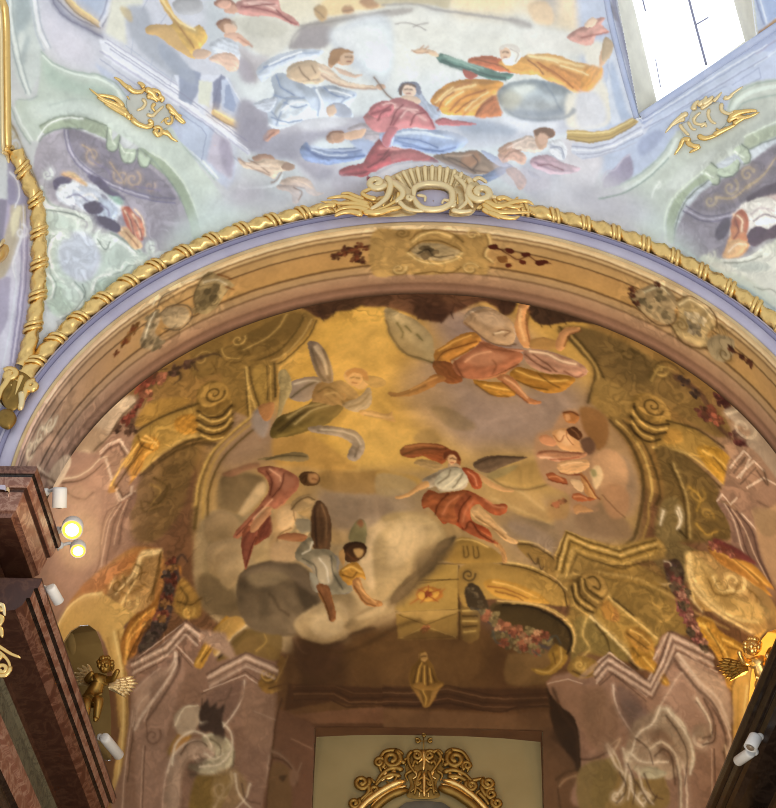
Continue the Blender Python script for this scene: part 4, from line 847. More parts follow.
PAINT['C'] = '''
P a27d3e>94703a b11.3|-889,-1088 5628,-690 5746,2652 -1047,2363
P 80593a b42.9|-1017,1943 5712,2274 5864,3968 -1150,3823
p a98570 b93.3|546,1121 962,1436 1163,1714 1246,2210 1074,2543 951,2991 614,2883 290,2214
p a88468 b93.5|4688,1277 4328,1565 4199,2018 4315,2496 4671,2616 5302,2025 5290,961
p bd933f>a98f66 b16.6 a90|2123,1102 2165,1021 3416,977 3601,1469 3544,1681 3698,1812 3829,2059 3863,2366 3798,2550 3547,2532 3399,2671 3103,2808 2785,2826 2573,2937 2521,3120 2253,3184 1983,3115 1667,2944 1488,2664 1459,2262 1595,1914 1812,1700 1888,1671 1879,1420 2009,1328
p c79c41 b60|2167,1106 2548,1116 2661,1469 2772,1739 2722,1992 2460,2174 2138,2043 1971,1833 1940,1555
p cba450 b67.8 o.9|2298,1990 2561,1870 2827,1929 2986,1985 2935,2168 2566,2233 2247,2170
p a08a7a b71.2|2714,1399 3090,1654 3414,1540 3577,1647 3494,1866 3305,2022 2987,2077 2774,1930 2611,1675
p 9a8478 b61.5|2710,1116 2980,1104 3197,1223 3305,1419 3090,1515 2821,1395
p a78c6e b47.1 o.8|2557,1607 2716,1538 2878,1736 2826,1866 2667,1869
p bb9a55 b50.8 o.8|2987,2046 3252,2059 3413,2134 3361,2319 3095,2279
p 9c8168 b54.7 o.9|1578,1761 1812,1700 1916,1826 1974,1965 1759,2126 1562,2092
p 94805f b49.8 o.8|2195,2228 2671,2173 3094,2162 2937,2343 2568,2406 2250,2346
p 9c8a74 b54.9 o.8|2142,2284 2567,2320 2675,2462 2464,2576 2197,2460
p 9b8368 b49.8 o.8|3097,2395 3469,2308 3742,2448 3527,2648 3206,2644
p b48c45 b10.1 o.9|1886,1930 2063,1936 2186,2024 2295,2121 2348,2164 2215,2178 2054,2138 1904,2108
p 9d7a40 b8.4 o.8|2135,2174 2322,2181 2502,2180 2504,2300 2324,2313 2163,2279
p 8f7a62 b13.8 o.8|2137,2307 2324,2328 2504,2343 2505,2458 2405,2443 2299,2513 2192,2482
p a58e66>b39a6e b9.5 m.3|1479,2414 1591,2342 1704,2388 1868,2377 2032,2476 2220,2596 2406,2542 2506,2514 2618,2569 2579,2708 2509,2818 2568,2899 2488,3008 2328,3142 2113,3207 1909,3161 1732,3043 1566,2974 1454,2734
p 85714e b11.7 o.9|1601,2157 1726,2131 1824,2191 1840,2284 1731,2377 1591,2342 1575,2231
p 8f7c58 b10.1|1508,2419 1606,2359 1732,2421 1706,2564 1609,2611 1524,2541
p 98845c b9.9|1510,2598 1622,2555 1720,2595 1748,2740 1679,2818 1539,2803
p a9956c b8.6 o.9|1838,2193 1847,2255 1759,2365 1704,2388 1730,2332 1798,2265
p 7f6a48 b11.2|1483,2710 1623,2756 1692,2847 1733,2974 1608,2978 1482,2881
p b49f74 b12.2 o.9|2327,2708 2406,2542 2511,2514 2592,2597 2540,2736 2407,2791
p b7a074 b10.7 o.9|2221,2844 2381,2818 2509,2872 2462,3008 2275,3061 2194,2980
p 79664a m.35 b6.8|1706,2764 1775,2700 1898,2675 2033,2702 2114,2774 2141,2870 2167,2966 2100,3059 1978,3096 1829,3049 1719,2960 1692,2861
p 6b5a42 b12.2 o.8|1871,2860 2033,2812 2127,2924 2114,3032 1951,3055 1870,2983
p a48c62>b59c70 b8.1 m.5|2006,3013 2100,2935 2221,2855 2328,2884 2382,3019 2302,3099 2194,3138 2073,3109
p bba277 b9.4 o.9|2114,2989 2221,2910 2301,2965 2275,3072 2167,3111
p aa9065 b8 m.5|2288,3032 2382,2965 2509,2897 2621,2855 2608,2950 2515,3018 2409,3059 2328,3072
p 90784f b9.5 o.8|1897,2954 2033,3014 2100,3056 2032,3082 1924,3024
p 6e5234 b10.7 o.9|2302,3086 2409,3046 2462,3086 2395,3139 2328,3139
l 8a4c30 w13.4 b6.7 o.6|2355,3139 2395,3099 2435,3112
p b39a68 b9.5 m.3|2453,2486 2611,2414 2743,2455 2810,2539 2772,2651 2667,2735 2562,2845 2456,2913
p 9d885c b10.9 o.9|2585,2485 2704,2470 2771,2539 2719,2651 2587,2680
p 6f5e3c b5.4|2837,2561 2863,2552 2825,2622 2772,2678 2747,2734 2681,2789 2628,2844 2589,2912 2523,2927 2549,2859 2628,2776 2707,2707 2759,2637 2785,2581
p b4935a b9.7 o.8|2740,2211 3005,2219 3244,2264 3351,2373 3379,2457 3246,2438 3112,2389 2901,2367
p a89058 b8.5 o.9|3031,2218 3123,2169 3242,2100 3349,2073 3403,2129 3350,2225 3244,2264 3137,2257
p 9f8454 b8.5 o.8|3163,2136 3295,2095 3376,2132 3350,2225 3217,2252
p 9b8464 b9.6 o.8|3114,2474 3246,2438 3406,2483 3382,2613 3302,2605 3168,2556
p b08d44 b6.9 o.8|2449,2183 2582,2198 2675,2226 2649,2285 2477,2271
p a38f66 b6.9 o.8|2449,2198 2582,2212 2662,2270 2583,2314 2451,2315
l a88a58 w19.2 b9.6 o.6|3140,2459 3273,2494 3381,2585
l c2a060 w11 b6.9 o.5|3086,2418 3245,2410 3352,2445
p 8f7a58 b8.7 o.7|2722,1798 2801,1781 2961,1887 2922,1935 2816,1907
p a28450 b8.5 o.9|2632,1987 2684,1925 2750,1940 2777,2001 2698,2017
p 97793c b7.4|3382,2650 3542,2560 3949,2674 4103,2761 4148,2963 3996,3009 3923,3094 3740,3170 3630,3163 3483,3138 3427,3051 3477,2902
p 6b4630 b7.8 m.4|2315,887 2479,896 2641,863 2832,876 3022,900 3158,922 3186,1008 3132,1121 3077,1091 2996,1045 2888,1106 2821,1145 2754,1200 2660,1177 2565,1131 2456,1092 2333,1067
p 5b3a28 b6.2 o.9|2618,1113 2685,1077 2807,1110 2781,1200 2727,1183 2660,1184
p 7d5438 b7.8 o.8|2751,933 2927,925 3023,989 2888,1053 2780,1058
p 5c3c2a b6.2 o.9|3077,931 3172,956 3159,1100 3091,1118
l 57372a w12.5 b4.7|2886,892 2900,981
l 57372a w13.9 x4.6 b4.6|2659,1131 2646,1184
l 57372a w13.9 x4.6 b4.6|2754,1147 2773,1207
l 57372a w13.9 x4.6 b4.6|2821,1127 2837,1173
l 57372a w12.4 x4.6 b4.6|2699,1131 2714,1191
p 553b28 m.3 b4.7|3235,1041 3350,1002 3461,1019 3538,1021 3655,1049 3627,1109 3488,1120 3350,1166 3281,1155 3240,1090
l 493222 w12.4 x4.7 b4.7|3295,1135 3317,1185
l 493222 w12.5 x4.7 b4.7|3350,1127 3363,1178
l 493222 w12.5 x4.7 b4.7|3432,1113 3449,1145
p 60402a b6.3 m.3|1965,1009 2076,1007 2187,1019 2241,989 2266,901 2334,888 2376,945 2365,1034 2298,1101 2203,1110 2149,1158 2094,1134 2023,1071
l 54372a w14.1 x4.7 b4.7|2107,1100 2136,1167
l 54372a w14.1 x4.7 b4.7|2189,1091 2185,1137
p 6a462f b7.8|2363,944 2480,932 2594,934 2596,1060 2482,1075 2379,1052
p 8e6f36 b6.3|1401,1172 1687,1101 1939,1059 2080,1132 2029,1267 1922,1374 1756,1415 1586,1431 1412,1422
p 7b602e b6.3|1635,1231 1774,1154 1912,1090 2024,1107 1972,1224 1837,1325 1697,1350
l a98a4a w9.5 b4.7|1926,1092 1887,1175 1806,1249 1695,1297
l 665026 w12.6 b4.7|2025,1125 1973,1241 1880,1350 1755,1397 1615,1437
l b29352 w7.8 b4.7|2067,1148 2015,1265 1909,1386 1771,1425
l 5f4a24 w9.4 b4.7|2095,1159 2044,1286 1924,1417 1869,1435
p 947438 b6.3|1599,1399 1868,1418 1885,1664 1851,1706 1756,1778 1596,1655 1575,1498
l 5d4a24 w12.4 b3.1|1871,1432 1885,1664
l 5d4a24 w7.8 b3.1|1827,1439 1841,1674
l c9a75a w9.4 b3.1|1718,1442 1751,1777
l 6c5528 w9.4 b3.1|1706,1436 1737,1774
l b08f48 w7.8 b3.1|1847,1440 1862,1694
p a6853f b6.2|1752,1449 1819,1444 1834,1690 1782,1732 1763,1659
v 7b5f2c w15.9 n1.4|1664,1230 1706,1211
v c09d55 w9.6 n1.2|1658,1222 1697,1202
l 7b5f2c w14.3 x6.4|1551,1282 1598,1363 1670,1380 1739,1334
l b9974f w9.6 x4.8|1565,1268 1596,1328 1669,1355
v 7f6430 w16.1 n-1.3|1460,1312 1517,1291
v b9974f w9.7 n-1.2|1456,1304 1502,1280
l 7b5f2c w12.8 x4.8|1511,1342 1543,1420 1500,1427
p 9f7c38 m.6|1446,1535 1502,1480 1575,1508 1616,1594 1597,1676 1512,1707 1451,1640
p a07c38 m.8 b6.4|1438,1523 1533,1478 1613,1543 1637,1664 1644,1827 1571,1901 1472,1855 1448,1734
l 5b4520 w19 x10.6 b4.2|1447,1711 1545,1759 1642,1689
l 5b4520 w19 x10.5 b4.2|1442,1778 1548,1828 1649,1759
l 5b4520 w18.9 x10.5 b4.2|1465,1853 1551,1897 1644,1827
l c9a454 w14.8 x8.5 b4.2|1449,1679 1544,1721 1637,1650
l c9a454 w14.8 x8.5 b4.2|1448,1748 1547,1796 1640,1725
p b08c42 b6.5 m.4|1065,1732 1225,1647 1384,1625 1442,1617 1460,1829 1355,1846 1237,1903 1127,1990 1073,1895
l cba85c w17.1 b6.4|1127,1981 1257,1886 1393,1834 1472,1841
l 5f4a24 w17.1 b6.4|1120,2006 1250,1921 1395,1862 1473,1864
l 7a6030 w13.1 b6.5|1064,1709 1204,1641 1422,1612
p b8842e m.6 b6.4|1327,1678 1426,1682 1451,1804 1372,1806 1310,1742
p a8813a b8.7|1137,1526 1300,1531 1402,1583 1265,1636 1104,1677 1060,1639
l 6e5628 w20.4 b6.1|1802,1744 1664,1854 1554,1965 1491,2126 1469,2292 1453,2433
l c2a056 w14.4 b6.2|1773,1761 1638,1871 1532,1982 1472,2144 1457,2290
l 6a5226 w14.1 b6.1|1831,1817 1697,1927 1595,2040 1532,2220 1528,2385
l b0904a w12.2 b6.1|1804,1790 1665,1899 1567,2012 1508,2173 1502,2381
l c9a65a w10.5 b4.2|1713,1425 1727,1544 1780,1740
l 6a5226 w10.5 b4.2|1732,1429 1750,1549 1802,1730
p 85683a b12.6 o.8|1141,2008 1318,1904 1455,1896 1425,2111 1373,2313 1238,2461 1095,2424 1066,2185
p 775d34 b14.7 o.7|1243,2018 1400,1972 1425,2111 1292,2252 1192,2268
l 6a5228 w12.7 x6.4 b6.4|1204,2051 1288,2142 1232,2235 1149,2189
l 9a7b42 w10.6 x6.4 b6.4|1185,2090 1249,2153 1191,2224
l 6a5228 w12.7 x6.4 b6.4|1128,2183 1151,2256 1232,2257
l 6a4a34 w48.3 x26.4 b8.8|1039,1631 1055,1544 1092,1441 1192,1381 1330,1330 1447,1292
r a04a36 w57.6|1098,1396 1154,1369
r b36a4a w48.4|1212,1378 1134,1460
r 8f3f32 w44.5|1036,1565 999,1594 1079,1506
r 6d4a3a w44|954,1623 1291,1341 1370,1327 1049,1672
l 5a432c w21.5 x6.5 b6.5|1447,1296 1525,1288 1565,1317
l 5a432c w19.6 x6.5 b6.5|1290,1318 1334,1401 1295,1436
l 5a432c w19.5 x6.5 b6.5|1389,1313 1432,1381
l 5a432c w19.8 x6.6 b6.6|1170,1350 1188,1309 1250,1319
p b49f86 m.5 b6.8|730,1534 837,1462 944,1434 1042,1437 1053,1497 992,1545 932,1615 891,1668 827,1689 738,1698 666,1621
p a98f74 b11.5|595,1589 730,1534 889,1621 850,1721 741,1768 647,1704
v d2bfa0 w22.3 n1.2|1001,1474 1048,1472
l d2bfa0 w20.4 x11.3 b6.8|1000,1446 903,1465 819,1524 743,1525
l 6b543e w13.5 b6.7|1053,1497 972,1561 912,1653 807,1726
l 5e4735 w21.1 x9.4 b7|584,1561 603,1661
v cdb898 w22.9 n-1.3|718,1749 765,1796
l b9a184 w20.5 x9.1 b6.8|627,1786 724,1874 835,1852 898,1808
p a98674 b10.3|311,1585 499,1611 730,1698 884,1812 957,1975 979,2101 902,2190 861,2372 851,2560 682,2623 489,2309 362,1914
p b79681 b13.7 o.8|452,1809 689,1918 864,2075 842,2299 764,2464 598,2261 497,1998
p c3b29c m.4 b5.3|479,1737 590,1664 656,1735 581,1853 534,1848
l 7a5c4a w10.3 b5.1|600,1879 675,1979 762,2034 812,2014
v a88c74 w20.4 n1.2|712,1965 778,2007
l d0bfa4 w11.9 x5.1 b5.1|598,1827 703,1857 787,1841 851,1799 900,1801
l 5f4634 w10.2 b5.1|599,1855 722,1892 805,1876 869,1841
l d2b8a0 w10 b3.3|894,1816 931,1966
l d2b8a0 w9.8 b3.3|960,2044 997,2141 1089,2106
L d8bfa6 w8.3|848,1747 896,1715 976,1710 1028,1815
L 7a5a4a w8.3|856,1774 913,1745 971,1736 1013,1833
L d8bfa6 w8.2|976,2050 1006,2128 1058,2113 1062,2064
L 7a5a4a w6.6|993,2056 1021,2116
p 9f7a66>886655 b4.9 a0|981,2152 1089,2106 1093,2191 1035,2286 1008,2439 947,2498 882,2508 893,2351 920,2213
l cdb09a w8.2 b3.3|1001,2166 938,2253 911,2390 889,2526
l 6f4f42 w8.1 b3.2|1023,2160 967,2263 944,2401 922,2521
l c2a28a w6.5 b3.2|1044,2151 996,2273 970,2410
l 6f4f42 w8.1 b3.2|1066,2135 1021,2265 1002,2420
l c7a98f w6.6 b3.3|981,2146 915,2244 888,2381
l 7b5a4a w6.6 b4.9|982,2159 909,2192 880,2346 876,2506 802,2606 701,2678
p b9842f m.7 b4.9|912,2043 956,1958 1015,1861 1073,1780 1133,1738 1212,1791 1224,1856 1171,1880 1141,1905 1114,1980 1055,2044 977,2067
l 7a5420 w11.5 b4.9|943,2021 1048,1907 1135,1783
l e2b458 w11.5 x4.9 b4.9|973,1981 1046,1855 1104,1773
l e2b458 w9.7 x4.9 b4.9|1140,1870 1185,1851 1213,1808
l 7a5420 w9.8 x4.9 b4.9|1084,1987 1127,1917
l 6c4a1c w10 b5|966,1844 986,1919 941,1987
v d9ab50 w14.8 n1.2|1015,1872 1055,1859
p d2b48e b27.2 o.55|593,2127 749,2112 874,2278 865,2470 713,2475 601,2328
p b07a3e b9.3|683,2671 851,2560 979,2508 1103,2467 1225,2514 1286,2617 1257,2858 719,2763
p a9824c m.5 b4.5|1134,2506 1261,2531 1256,2611 1227,2695 1213,2824 1138,2867 1077,2809 1106,2637
l c9a566 w12.1 b4.6|1144,2515 1255,2536
l 8b6530 w8.9 b4.5|1255,2551 1236,2667 1216,2824
l dcb870 w12.3 x6.1 b4.6|1135,2522 1100,2635 1045,2712 999,2730
l 8b6530 w9.2 b4.6|1120,2533 1082,2646 1030,2753
v cfa863 w18.6 n1.4|998,2669 1029,2632
l e3c282 w14 x6.2 b4.7|981,2618 951,2686 968,2794
l a87a3c w15.7 x6.3 b6.3|917,2583 995,2513 1103,2482
p ab854e m.5 b6.1|890,2766 975,2668 1100,2620 1139,2548 1252,2534 1242,2693 1162,2834 1081,2895 976,2929 904,2871
l 9a7236 w12.3 b6.1|996,2633 1039,2746 1162,2716
l e3c482 w14.3 x6.1 b6.1|1139,2548 1101,2681 1019,2801
v d9b670 w18.1 n1.2|1060,2811 1122,2786
l e6c98a w12.2 b4.1|1131,2538 1248,2542
l 8a6430 w10 b4|1256,2543 1242,2693 1182,2819
p b8763a b10.6 o.9|754,2615 930,2550 1139,2507 1099,2558 975,2627 846,2690
P c4a05a b4.1|591,2803 662,2706 778,2666 889,2683 1019,2801 1122,2884 1039,2925 1054,3235 1052,3495 991,3852 911,3875 1003,3487 971,3218 933,3036 882,2924 803,2864 711,2870 640,2905
l e2c884 w15.4 b4.4|596,2788 677,2703 792,2675 890,2696
l 9a7438 w11.8 b3.9|1001,2955 1039,3194 1040,3493 982,3814
l dcc07a w11.8 b3.9|976,2949 1018,3190 1019,3490 960,3810
l b08a48 w12 b6|934,2978 984,3221 994,3485
p b0742e m.7 b5.9|1036,3155 1018,3017 1060,2929 1101,2880 1202,2842 1301,2705 1359,2636 1379,2699 1301,2841 1202,2939 1141,3023 1098,3130 1075,3220
l e0a84c w13.8 x5.9 b5.9|1057,3141 1059,3007 1121,2923 1222,2865
l 7a4a20 w11.7 x5.9 b5.9|1099,3092 1161,2970 1262,2873
p 59463e m.3 b5.8|1301,2665 1347,2634 1379,2738 1340,2866 1300,2974 1240,3060 1159,3122 1120,3077 1182,2973 1242,2869
r 7a3c2e w39|1321,2708 1340,2770
r 8e4a34 w38.9|1293,2820 1242,2908
r 5a4c40 w42.7|1261,2968 1201,3034 1160,3084
r 93622e w35|1182,2954 1340,2847
l 4c3c34 w19.6 x5.9 b5.9|1340,2633 1378,2580 1417,2627
p a88038 b7.6 o.9|1379,2718 1475,2829 1493,2944 1417,2953 1340,2885
l 6e5224 w11.4 b5.7|1360,2850 1436,2880 1494,2850
l 6e5224 w11.5 b5.8|1379,2776 1417,2840 1398,2894
v c09a4c w13.3 n1.2|1417,2916 1455,2902
p 977560 b7|1042,3147 1135,3107 1255,3071 1402,2980 1472,3044 1626,3100 1710,3052 1847,3128 1914,3265 1884,3384 1866,3596 1837,4070 962,4003 1021,3657 1064,3417 1070,3251
p a98874 b9.9 o.8|1096,3394 1222,3220 1342,3125 1397,3242 1333,3426 1266,3635 1275,3969 1093,3949 1085,3612
L d0b8a2 w8.5|1104,3158 1240,3097 1401,3000 1486,3087
L 6f5444 w8.5|1109,3179 1242,3120 1398,3021 1480,3109
L cdb49e w8.5|1102,3203 1253,3155 1342,3084 1449,3207
L 6f5444 w7.1|1126,3218 1268,3174 1345,3106 1440,3228
L cbb29c w7.2|1104,3139 1234,3068 1402,2974
l d8c3ac w8.6 b2.9|1341,3134 1326,3193 1219,3316 1127,3385 1076,3501
l 74584a w8.5 b4.3|1364,3142 1354,3210 1264,3309 1172,3392 1122,3495
p 86685a b7.1 o.8|1131,3261 1252,3196 1326,3165 1265,3267 1159,3335
l b59a86 w8.6 b4.3|1099,3311 1192,3243 1252,3210
v 7a5c4c w14.2 n1.3|1194,3573 1240,3551
l 7a5c4c w11.4 x5.7 b4.3|1236,3346 1201,3410 1162,3487 1164,3569
l c7ac96 w7.1 b4.3|1226,3338 1186,3408 1150,3485
L 6a4f40 w7.2|1146,3621 1109,3951
L bfa38c w7.2|1134,3619 1096,3950
l c0a58e w7.3 b2.9|1080,3419 1042,3606 1005,3791 984,3934
l 6f5444 w7.2 b2.9|1101,3423 1064,3609 1027,3794
l c6ab95 w9.9 b4.2|1289,3746 1255,3823 1230,3965
p 9a7a3c b7.5|1279,3671 1321,3604 1402,3539 1419,3613 1317,3693
p b8832f m.5 b5.6|1298,3673 1342,3588 1414,3533 1399,3629
p b39984 m.5 b5.6|1271,3815 1297,3709 1399,3629 1496,3626 1543,3676 1530,3729 1453,3723 1415,3702 1353,3769 1320,3974 1240,3966
l e0ccb4 w13.1 b3.7|1273,3779 1309,3693 1399,3633 1488,3633 1536,3679
l 6d5342 w11.2 b3.7|1344,3786 1387,3718 1454,3695 1480,3725 1515,3721
v d3bda6 w16.7 n1.2|1474,3689 1539,3687
p a9a484 m.5 b5.5|1477,3618 1554,3588 1629,3628 1664,3701 1643,3771 1545,3808 1449,3794 1393,3754 1471,3743 1550,3712 1552,3659
l d9d4b4 w11.1 b5.5|1497,3601 1592,3608 1646,3682 1624,3770 1507,3799
v d6d0b0 w12.9 n1.2|1588,3697 1627,3681
v d6d0b0 w12.9 n-1.2|1509,3763 1547,3783
l 6a6048 w9.2 b5.5|1664,3701 1642,3789 1545,3822 1410,3802
p 4b3b38 m.3 b5.5|1462,3509 1483,3456 1514,3423 1520,3477 1559,3462 1596,3483 1634,3485 1616,3556 1610,3627 1571,3642 1535,3586 1478,3582
l 43342f w13 x3.7 b3.7|1481,3492 1492,3403
l 43342f w12.9 x3.7 b3.7|1550,3498 1560,3426
l 43342f w12.9 x3.7 b3.7|1595,3519 1627,3449
p b4a288 b5.6 m.4|1327,3477 1406,3431 1483,3456 1460,3544 1400,3593 1343,3570
l ddcfb2 w11.2 x5.6 b3.7|1332,3532 1383,3447 1464,3437
p 927634 b7.4 m.3|1428,3829 1545,3812 1660,3807 1807,3707 1793,4096 1413,4077
p 8c7234 b7.3|1740,3705 1854,3638 1908,3710 1899,4003 1690,3997
l d9c8a6 w14.7 x7.3 b5.5|1641,3806 1656,3914 1728,3998
v c7b490 w16.6 n1.2|1580,3892 1638,3877
l c7b490 w14.8 x5.5 b5.5|1536,3989 1578,3927 1659,3843
v c7b490 w16.5 n-1.2|1693,3933 1732,3917
l b79f82 w14.6 x5.5 b5.5|1737,3775 1777,3706 1798,3636
p 9a7864 b4.1|1474,3359 1533,3283 1744,3190 1908,3252 1921,3332 1891,3491 1871,3728 1831,4070 1559,4059 1656,3852 1721,3617 1653,3547 1585,3449
L d2baa4 w9.6|1533,3278 1744,3179 1908,3260
L 6f5444 w8.2|1535,3300 1741,3204 1894,3281
L cbb29c w8.2|1532,3318 1738,3225 1888,3302
L 6f5444 w6.8|1488,3377 1735,3273 1811,3328
L d6bea8 w8.2|1502,3362 1734,3292 1808,3347
p 907060 b5.5|1516,3390 1714,3318 1721,3390 1668,3481 1610,3544 1556,3474
l d9c6b0 w8.2 b2.7|1731,3324 1721,3404 1668,3494 1610,3558
l 74594a w6.9 b4.1|1658,3360 1628,3412 1586,3422
p a28069 b9.5 o.9|1727,3351 1865,3370 1905,3438 1872,3676 1775,3672 1709,3536
l b79b84 w5.4 b2.7 o.8|1780,3487 1903,3539
l b79b84 w6.8 b4.1|1857,3728 1839,3859 1828,4001
p a47b35 m.6 b4.1|1805,3341 1853,3290 1908,3252 1936,3199 1963,3227 1949,3293 2003,3308 2044,3323 2002,3361 1920,3386 1851,3397
v 4f3a1a w12.2 n1.6|1861,3298 1908,3292
v d5ab58 w9.5 n1.5|1856,3293 1894,3281
l d5ab58 w9.5 x4.1 b2.7|1907,3332 1949,3253 1972,3201
l 4f3a1a w8.1 x4 b2.7|1865,3370 1934,3354 2030,3330
l cfa452 w8.1 x4 b2.7|1879,3392 1961,3368 2044,3336
v c9a050 w10.8 n1.3|1882,3170 1909,3185
l 8a6a34 w9.5 x4.1 b4.1|1869,3143 1909,3171 1922,3212
p 8d7038 b5.4 o.9|1577,3205 1746,3055 1924,3051 1937,3173 1895,3225 1744,3177
l b5924a w8.2 x4.1 b4.1|1800,3166 1855,3115 1842,3074
p b5862f m.6 b4.2|1449,3207 1508,3103 1580,3014 1636,2964 1664,3008 1607,3071 1550,3149 1491,3239
l e0b050 w9.7 x4.2 b4.2|1464,3209 1536,3106 1608,3017
l 6e4c1c w8.3 x4.2 b4.2|1492,3198 1564,3109 1636,3019
p b8914a b4.1 m.4|1580,3028 1678,2967 1746,3014 1663,3090 1577,3178 1558,3136
l d8bf8c w9.6 b2.8|1577,3173 1663,3090 1749,3022
l 44321c w12.4 b4.1|1591,3188 1671,3118 1741,3054
p 7f6636 b6.8 o.8|1663,3090 1774,3029 1924,3037 1938,3065 1760,3083 1647,3170
p 71502c>7a5630 b26.7|2016,3116 2253,3120 2574,3044 2894,3051 3323,3101 3384,3365 3388,3481 2011,3499
p 63462a b42.9 o.9|2037,3197 2253,3174 2306,3333 2089,3384
p 805c30 b64 o.9|2414,3067 2788,3074 3109,3110 3086,3297 2683,3331 2307,3280
p 6a4828 b42.7 o.8|3046,3165 3141,3109 3179,3373 3116,3428
p 6b4a30 b9.4 o.9|2005,3094 2140,3138 2275,3139 2220,3259 2098,3310 2031,3256
l 8a6848 w16.2 x5.4 b5.4 o.7|2005,3108 2045,3176 2072,3190
P 5e3d24 b5.4|1975,3347 2511,3377 2512,3470 2328,3471 2219,3444 1946,3493
L 8c6440 w8|2002,3404 2220,3407 2301,3450 2512,3449
L 4a2e1c w12|2002,3388 2220,3389 2309,3431 2512,3430
L 7a5434 w6.7|2002,3364 2220,3365 2328,3405 2511,3404
L 4a2e1c w9.4|2001,3436 2192,3433 2287,3476 2512,3475
P 8a6042 b4|1946,3493 2000,3515 2512,3470 2512,3562 2136,3562 2027,3558
P 6d4a30 b4|2000,3520 2109,3562 2512,3562 2512,3617 2122,3617
p 7e5740 b6.8|1918,3492 2000,3520 2122,3617 2079,4074 1817,4070 1871,3728 1897,3557
l a37c60 w5.4 b2.7 o.8|1984,3639 2093,3693
l 5b3c28 w8.1 b4.1|1936,3426 1904,3531 1874,3728 1834,4001
L 9a7454 w5.4|2119,3617 2082,4074
l 94765e w13.5 x5.4 b4.1|1874,3702 1927,3730 1981,3784 2005,3824 2036,3771
l 5a3c28 w8.1 b4.1|1879,3736 1940,3756 1988,3810 2006,3876
p 7d5f38 b5.4 o.8|1869,3781 1953,3783 1979,3863 1958,4073 1845,4070
p 5a4228 b4.1|1910,3835 1952,3830 1937,3862 1923,3861
p 8e6c54 b5.4 o.9|1980,3797 2021,3837 1992,3889 1965,3862
P 5e3e26 b5.3|2484,3364 3157,3366 3373,3357 3376,3450 3160,3485 2485,3483
L 4a2e1c w10.7|2484,3378 2633,3384 2834,3358 3023,3396 3091,3408 3374,3384
L 8d6644 w8|2484,3399 2619,3403 2834,3376 3024,3417 3145,3422 3374,3405
L 4a2e1c w10.7|2485,3422 2646,3423 2835,3402 3024,3444 3159,3445 3375,3421
L 8a6242 w6.7|2485,3446 2660,3447 2835,3426 3025,3465 3160,3464 3376,3439
L 432a1a w10.7|2485,3467 2660,3468 2849,3450 3025,3486 3133,3491 3214,3457 3376,3453
P 85603e b4|2485,3486 3025,3502 3134,3507 3404,3475 3447,3539 3380,3582 2485,3596
P 5f412a b4|2485,3594 3380,3582 3409,3612 3354,3620 2485,3625
p 7a583c b5.4|3343,3620 3449,3578 3552,3757 3589,4044 3366,4055
L 96704e w5.4|3346,3623 3374,4055
l 8a6a4c w8.1 b4|3384,3687 3451,3644
l 5e4530 w9.4 b4|3551,3731 3471,3801 3446,3868 3465,3982
F painted_ornament gilded mask with hanging drapery painted over the lintel
p a97c2e m.7 b4|2627,3337 2632,3270 2672,3230 2677,3190 2711,3176 2725,3221 2752,3256 2780,3335 2813,3347 2781,3387 2754,3440 2728,3472 2701,3468 2687,3428 2641,3376
l dca84a w10.7 x4 b4|2659,3336 2672,3270 2685,3230
l dca84a w10.7 x4 b4|2713,3335 2720,3269
l 6b4a1a w8 x4 b4|2686,3336 2694,3270
l 6b4a1a w8 x4 b4|2740,3348 2748,3295
p c29658 m.3|2674,3198 2712,3182 2723,3221 2685,3230
p b28540 m.5 b4|2646,3350 2713,3335 2794,3348 2781,3387 2728,3467 2695,3454
l 6b4a1a w8 b4|2660,3376 2727,3388 2780,3361
F
P a68440 b4|2550,2978 2882,2960 2884,3107 2564,3119
L 5c441e w8|2555,2956 2882,2944 2885,2770
L 6c5226 w6.7|2564,3117 2884,3099
L 6c5226 w5.4|2568,2985 2710,3038 2869,2974
L c8a65a w5.3|2577,3111 2710,3046 2871,3100
r b86a34 w21.4|2718,3051 2705,3064
p 8f7038 m.3 b4|2895,2933 2988,2917 3002,2971 2991,3105 2911,3112
l c9a85c w9.4 b2.7|2909,2959 2975,2953
l 5c441e w8 b2.7|2909,2986 2981,2985
l c9a85c w8 b2.7|2910,3013 2981,3012
l 5c441e w8 b2.7|2910,3045 2982,3038
l c9a85c w8 b2.7|2916,3072 2977,3065
l 5c441e w9.4 b2.7|2890,2933 2892,3112
P b39147 b4|2628,2790 2733,2706 2879,2704 2882,2963 2590,2974 2536,2953
L 6c5226 w6.8|2746,2706 2881,2704 3051,2689 3130,2697
L 5c441e w10.7|2884,2718 2888,2962
L d2b066 w5.4|2759,2695 2905,2687 3090,2690
L 6c5226 w5.4|2655,2817 2840,2787
p b9792f m.4 b4|2655,2871 2681,2838 2734,2829 2788,2850 2801,2883 2749,2911 2682,2903
r c05a28 w40.3|2722,2876
l b5682c w9.4 x4 b4|2669,2898 2629,2925
l b5682c w9.4 x4 b4|2775,2870 2809,2842
p a5823c b4.1 m.3|2786,2678 2811,2622 2877,2560 2956,2564 3063,2616 3117,2684 2905,2704
l 6c5226 w6.8 b2.7|2904,2607 2913,2662 2934,2656 2925,2606
l 6c5226 w6.8 b2.7|2957,2606 2966,2666 2989,2657 2978,2605
l d0ad62 w6.8 b2.7|2812,2636 2877,2571 2956,2572 3036,2606
p b08c44 b4 m.4|2892,2718 3117,2697 3277,2704 3385,2766 3456,2843 3458,2909 3254,2897 3041,2891 2908,2932
p c9973c b4 m.5|3013,2811 3065,2782 3199,2804 3333,2865 3361,2905 3200,2899 3080,2877
l 9a5c28 w8.1 x4 b4|3040,2823 3133,2834 3253,2878
l e2b65e w8.1 x4 b4|3066,2798 3172,2819 3307,2875
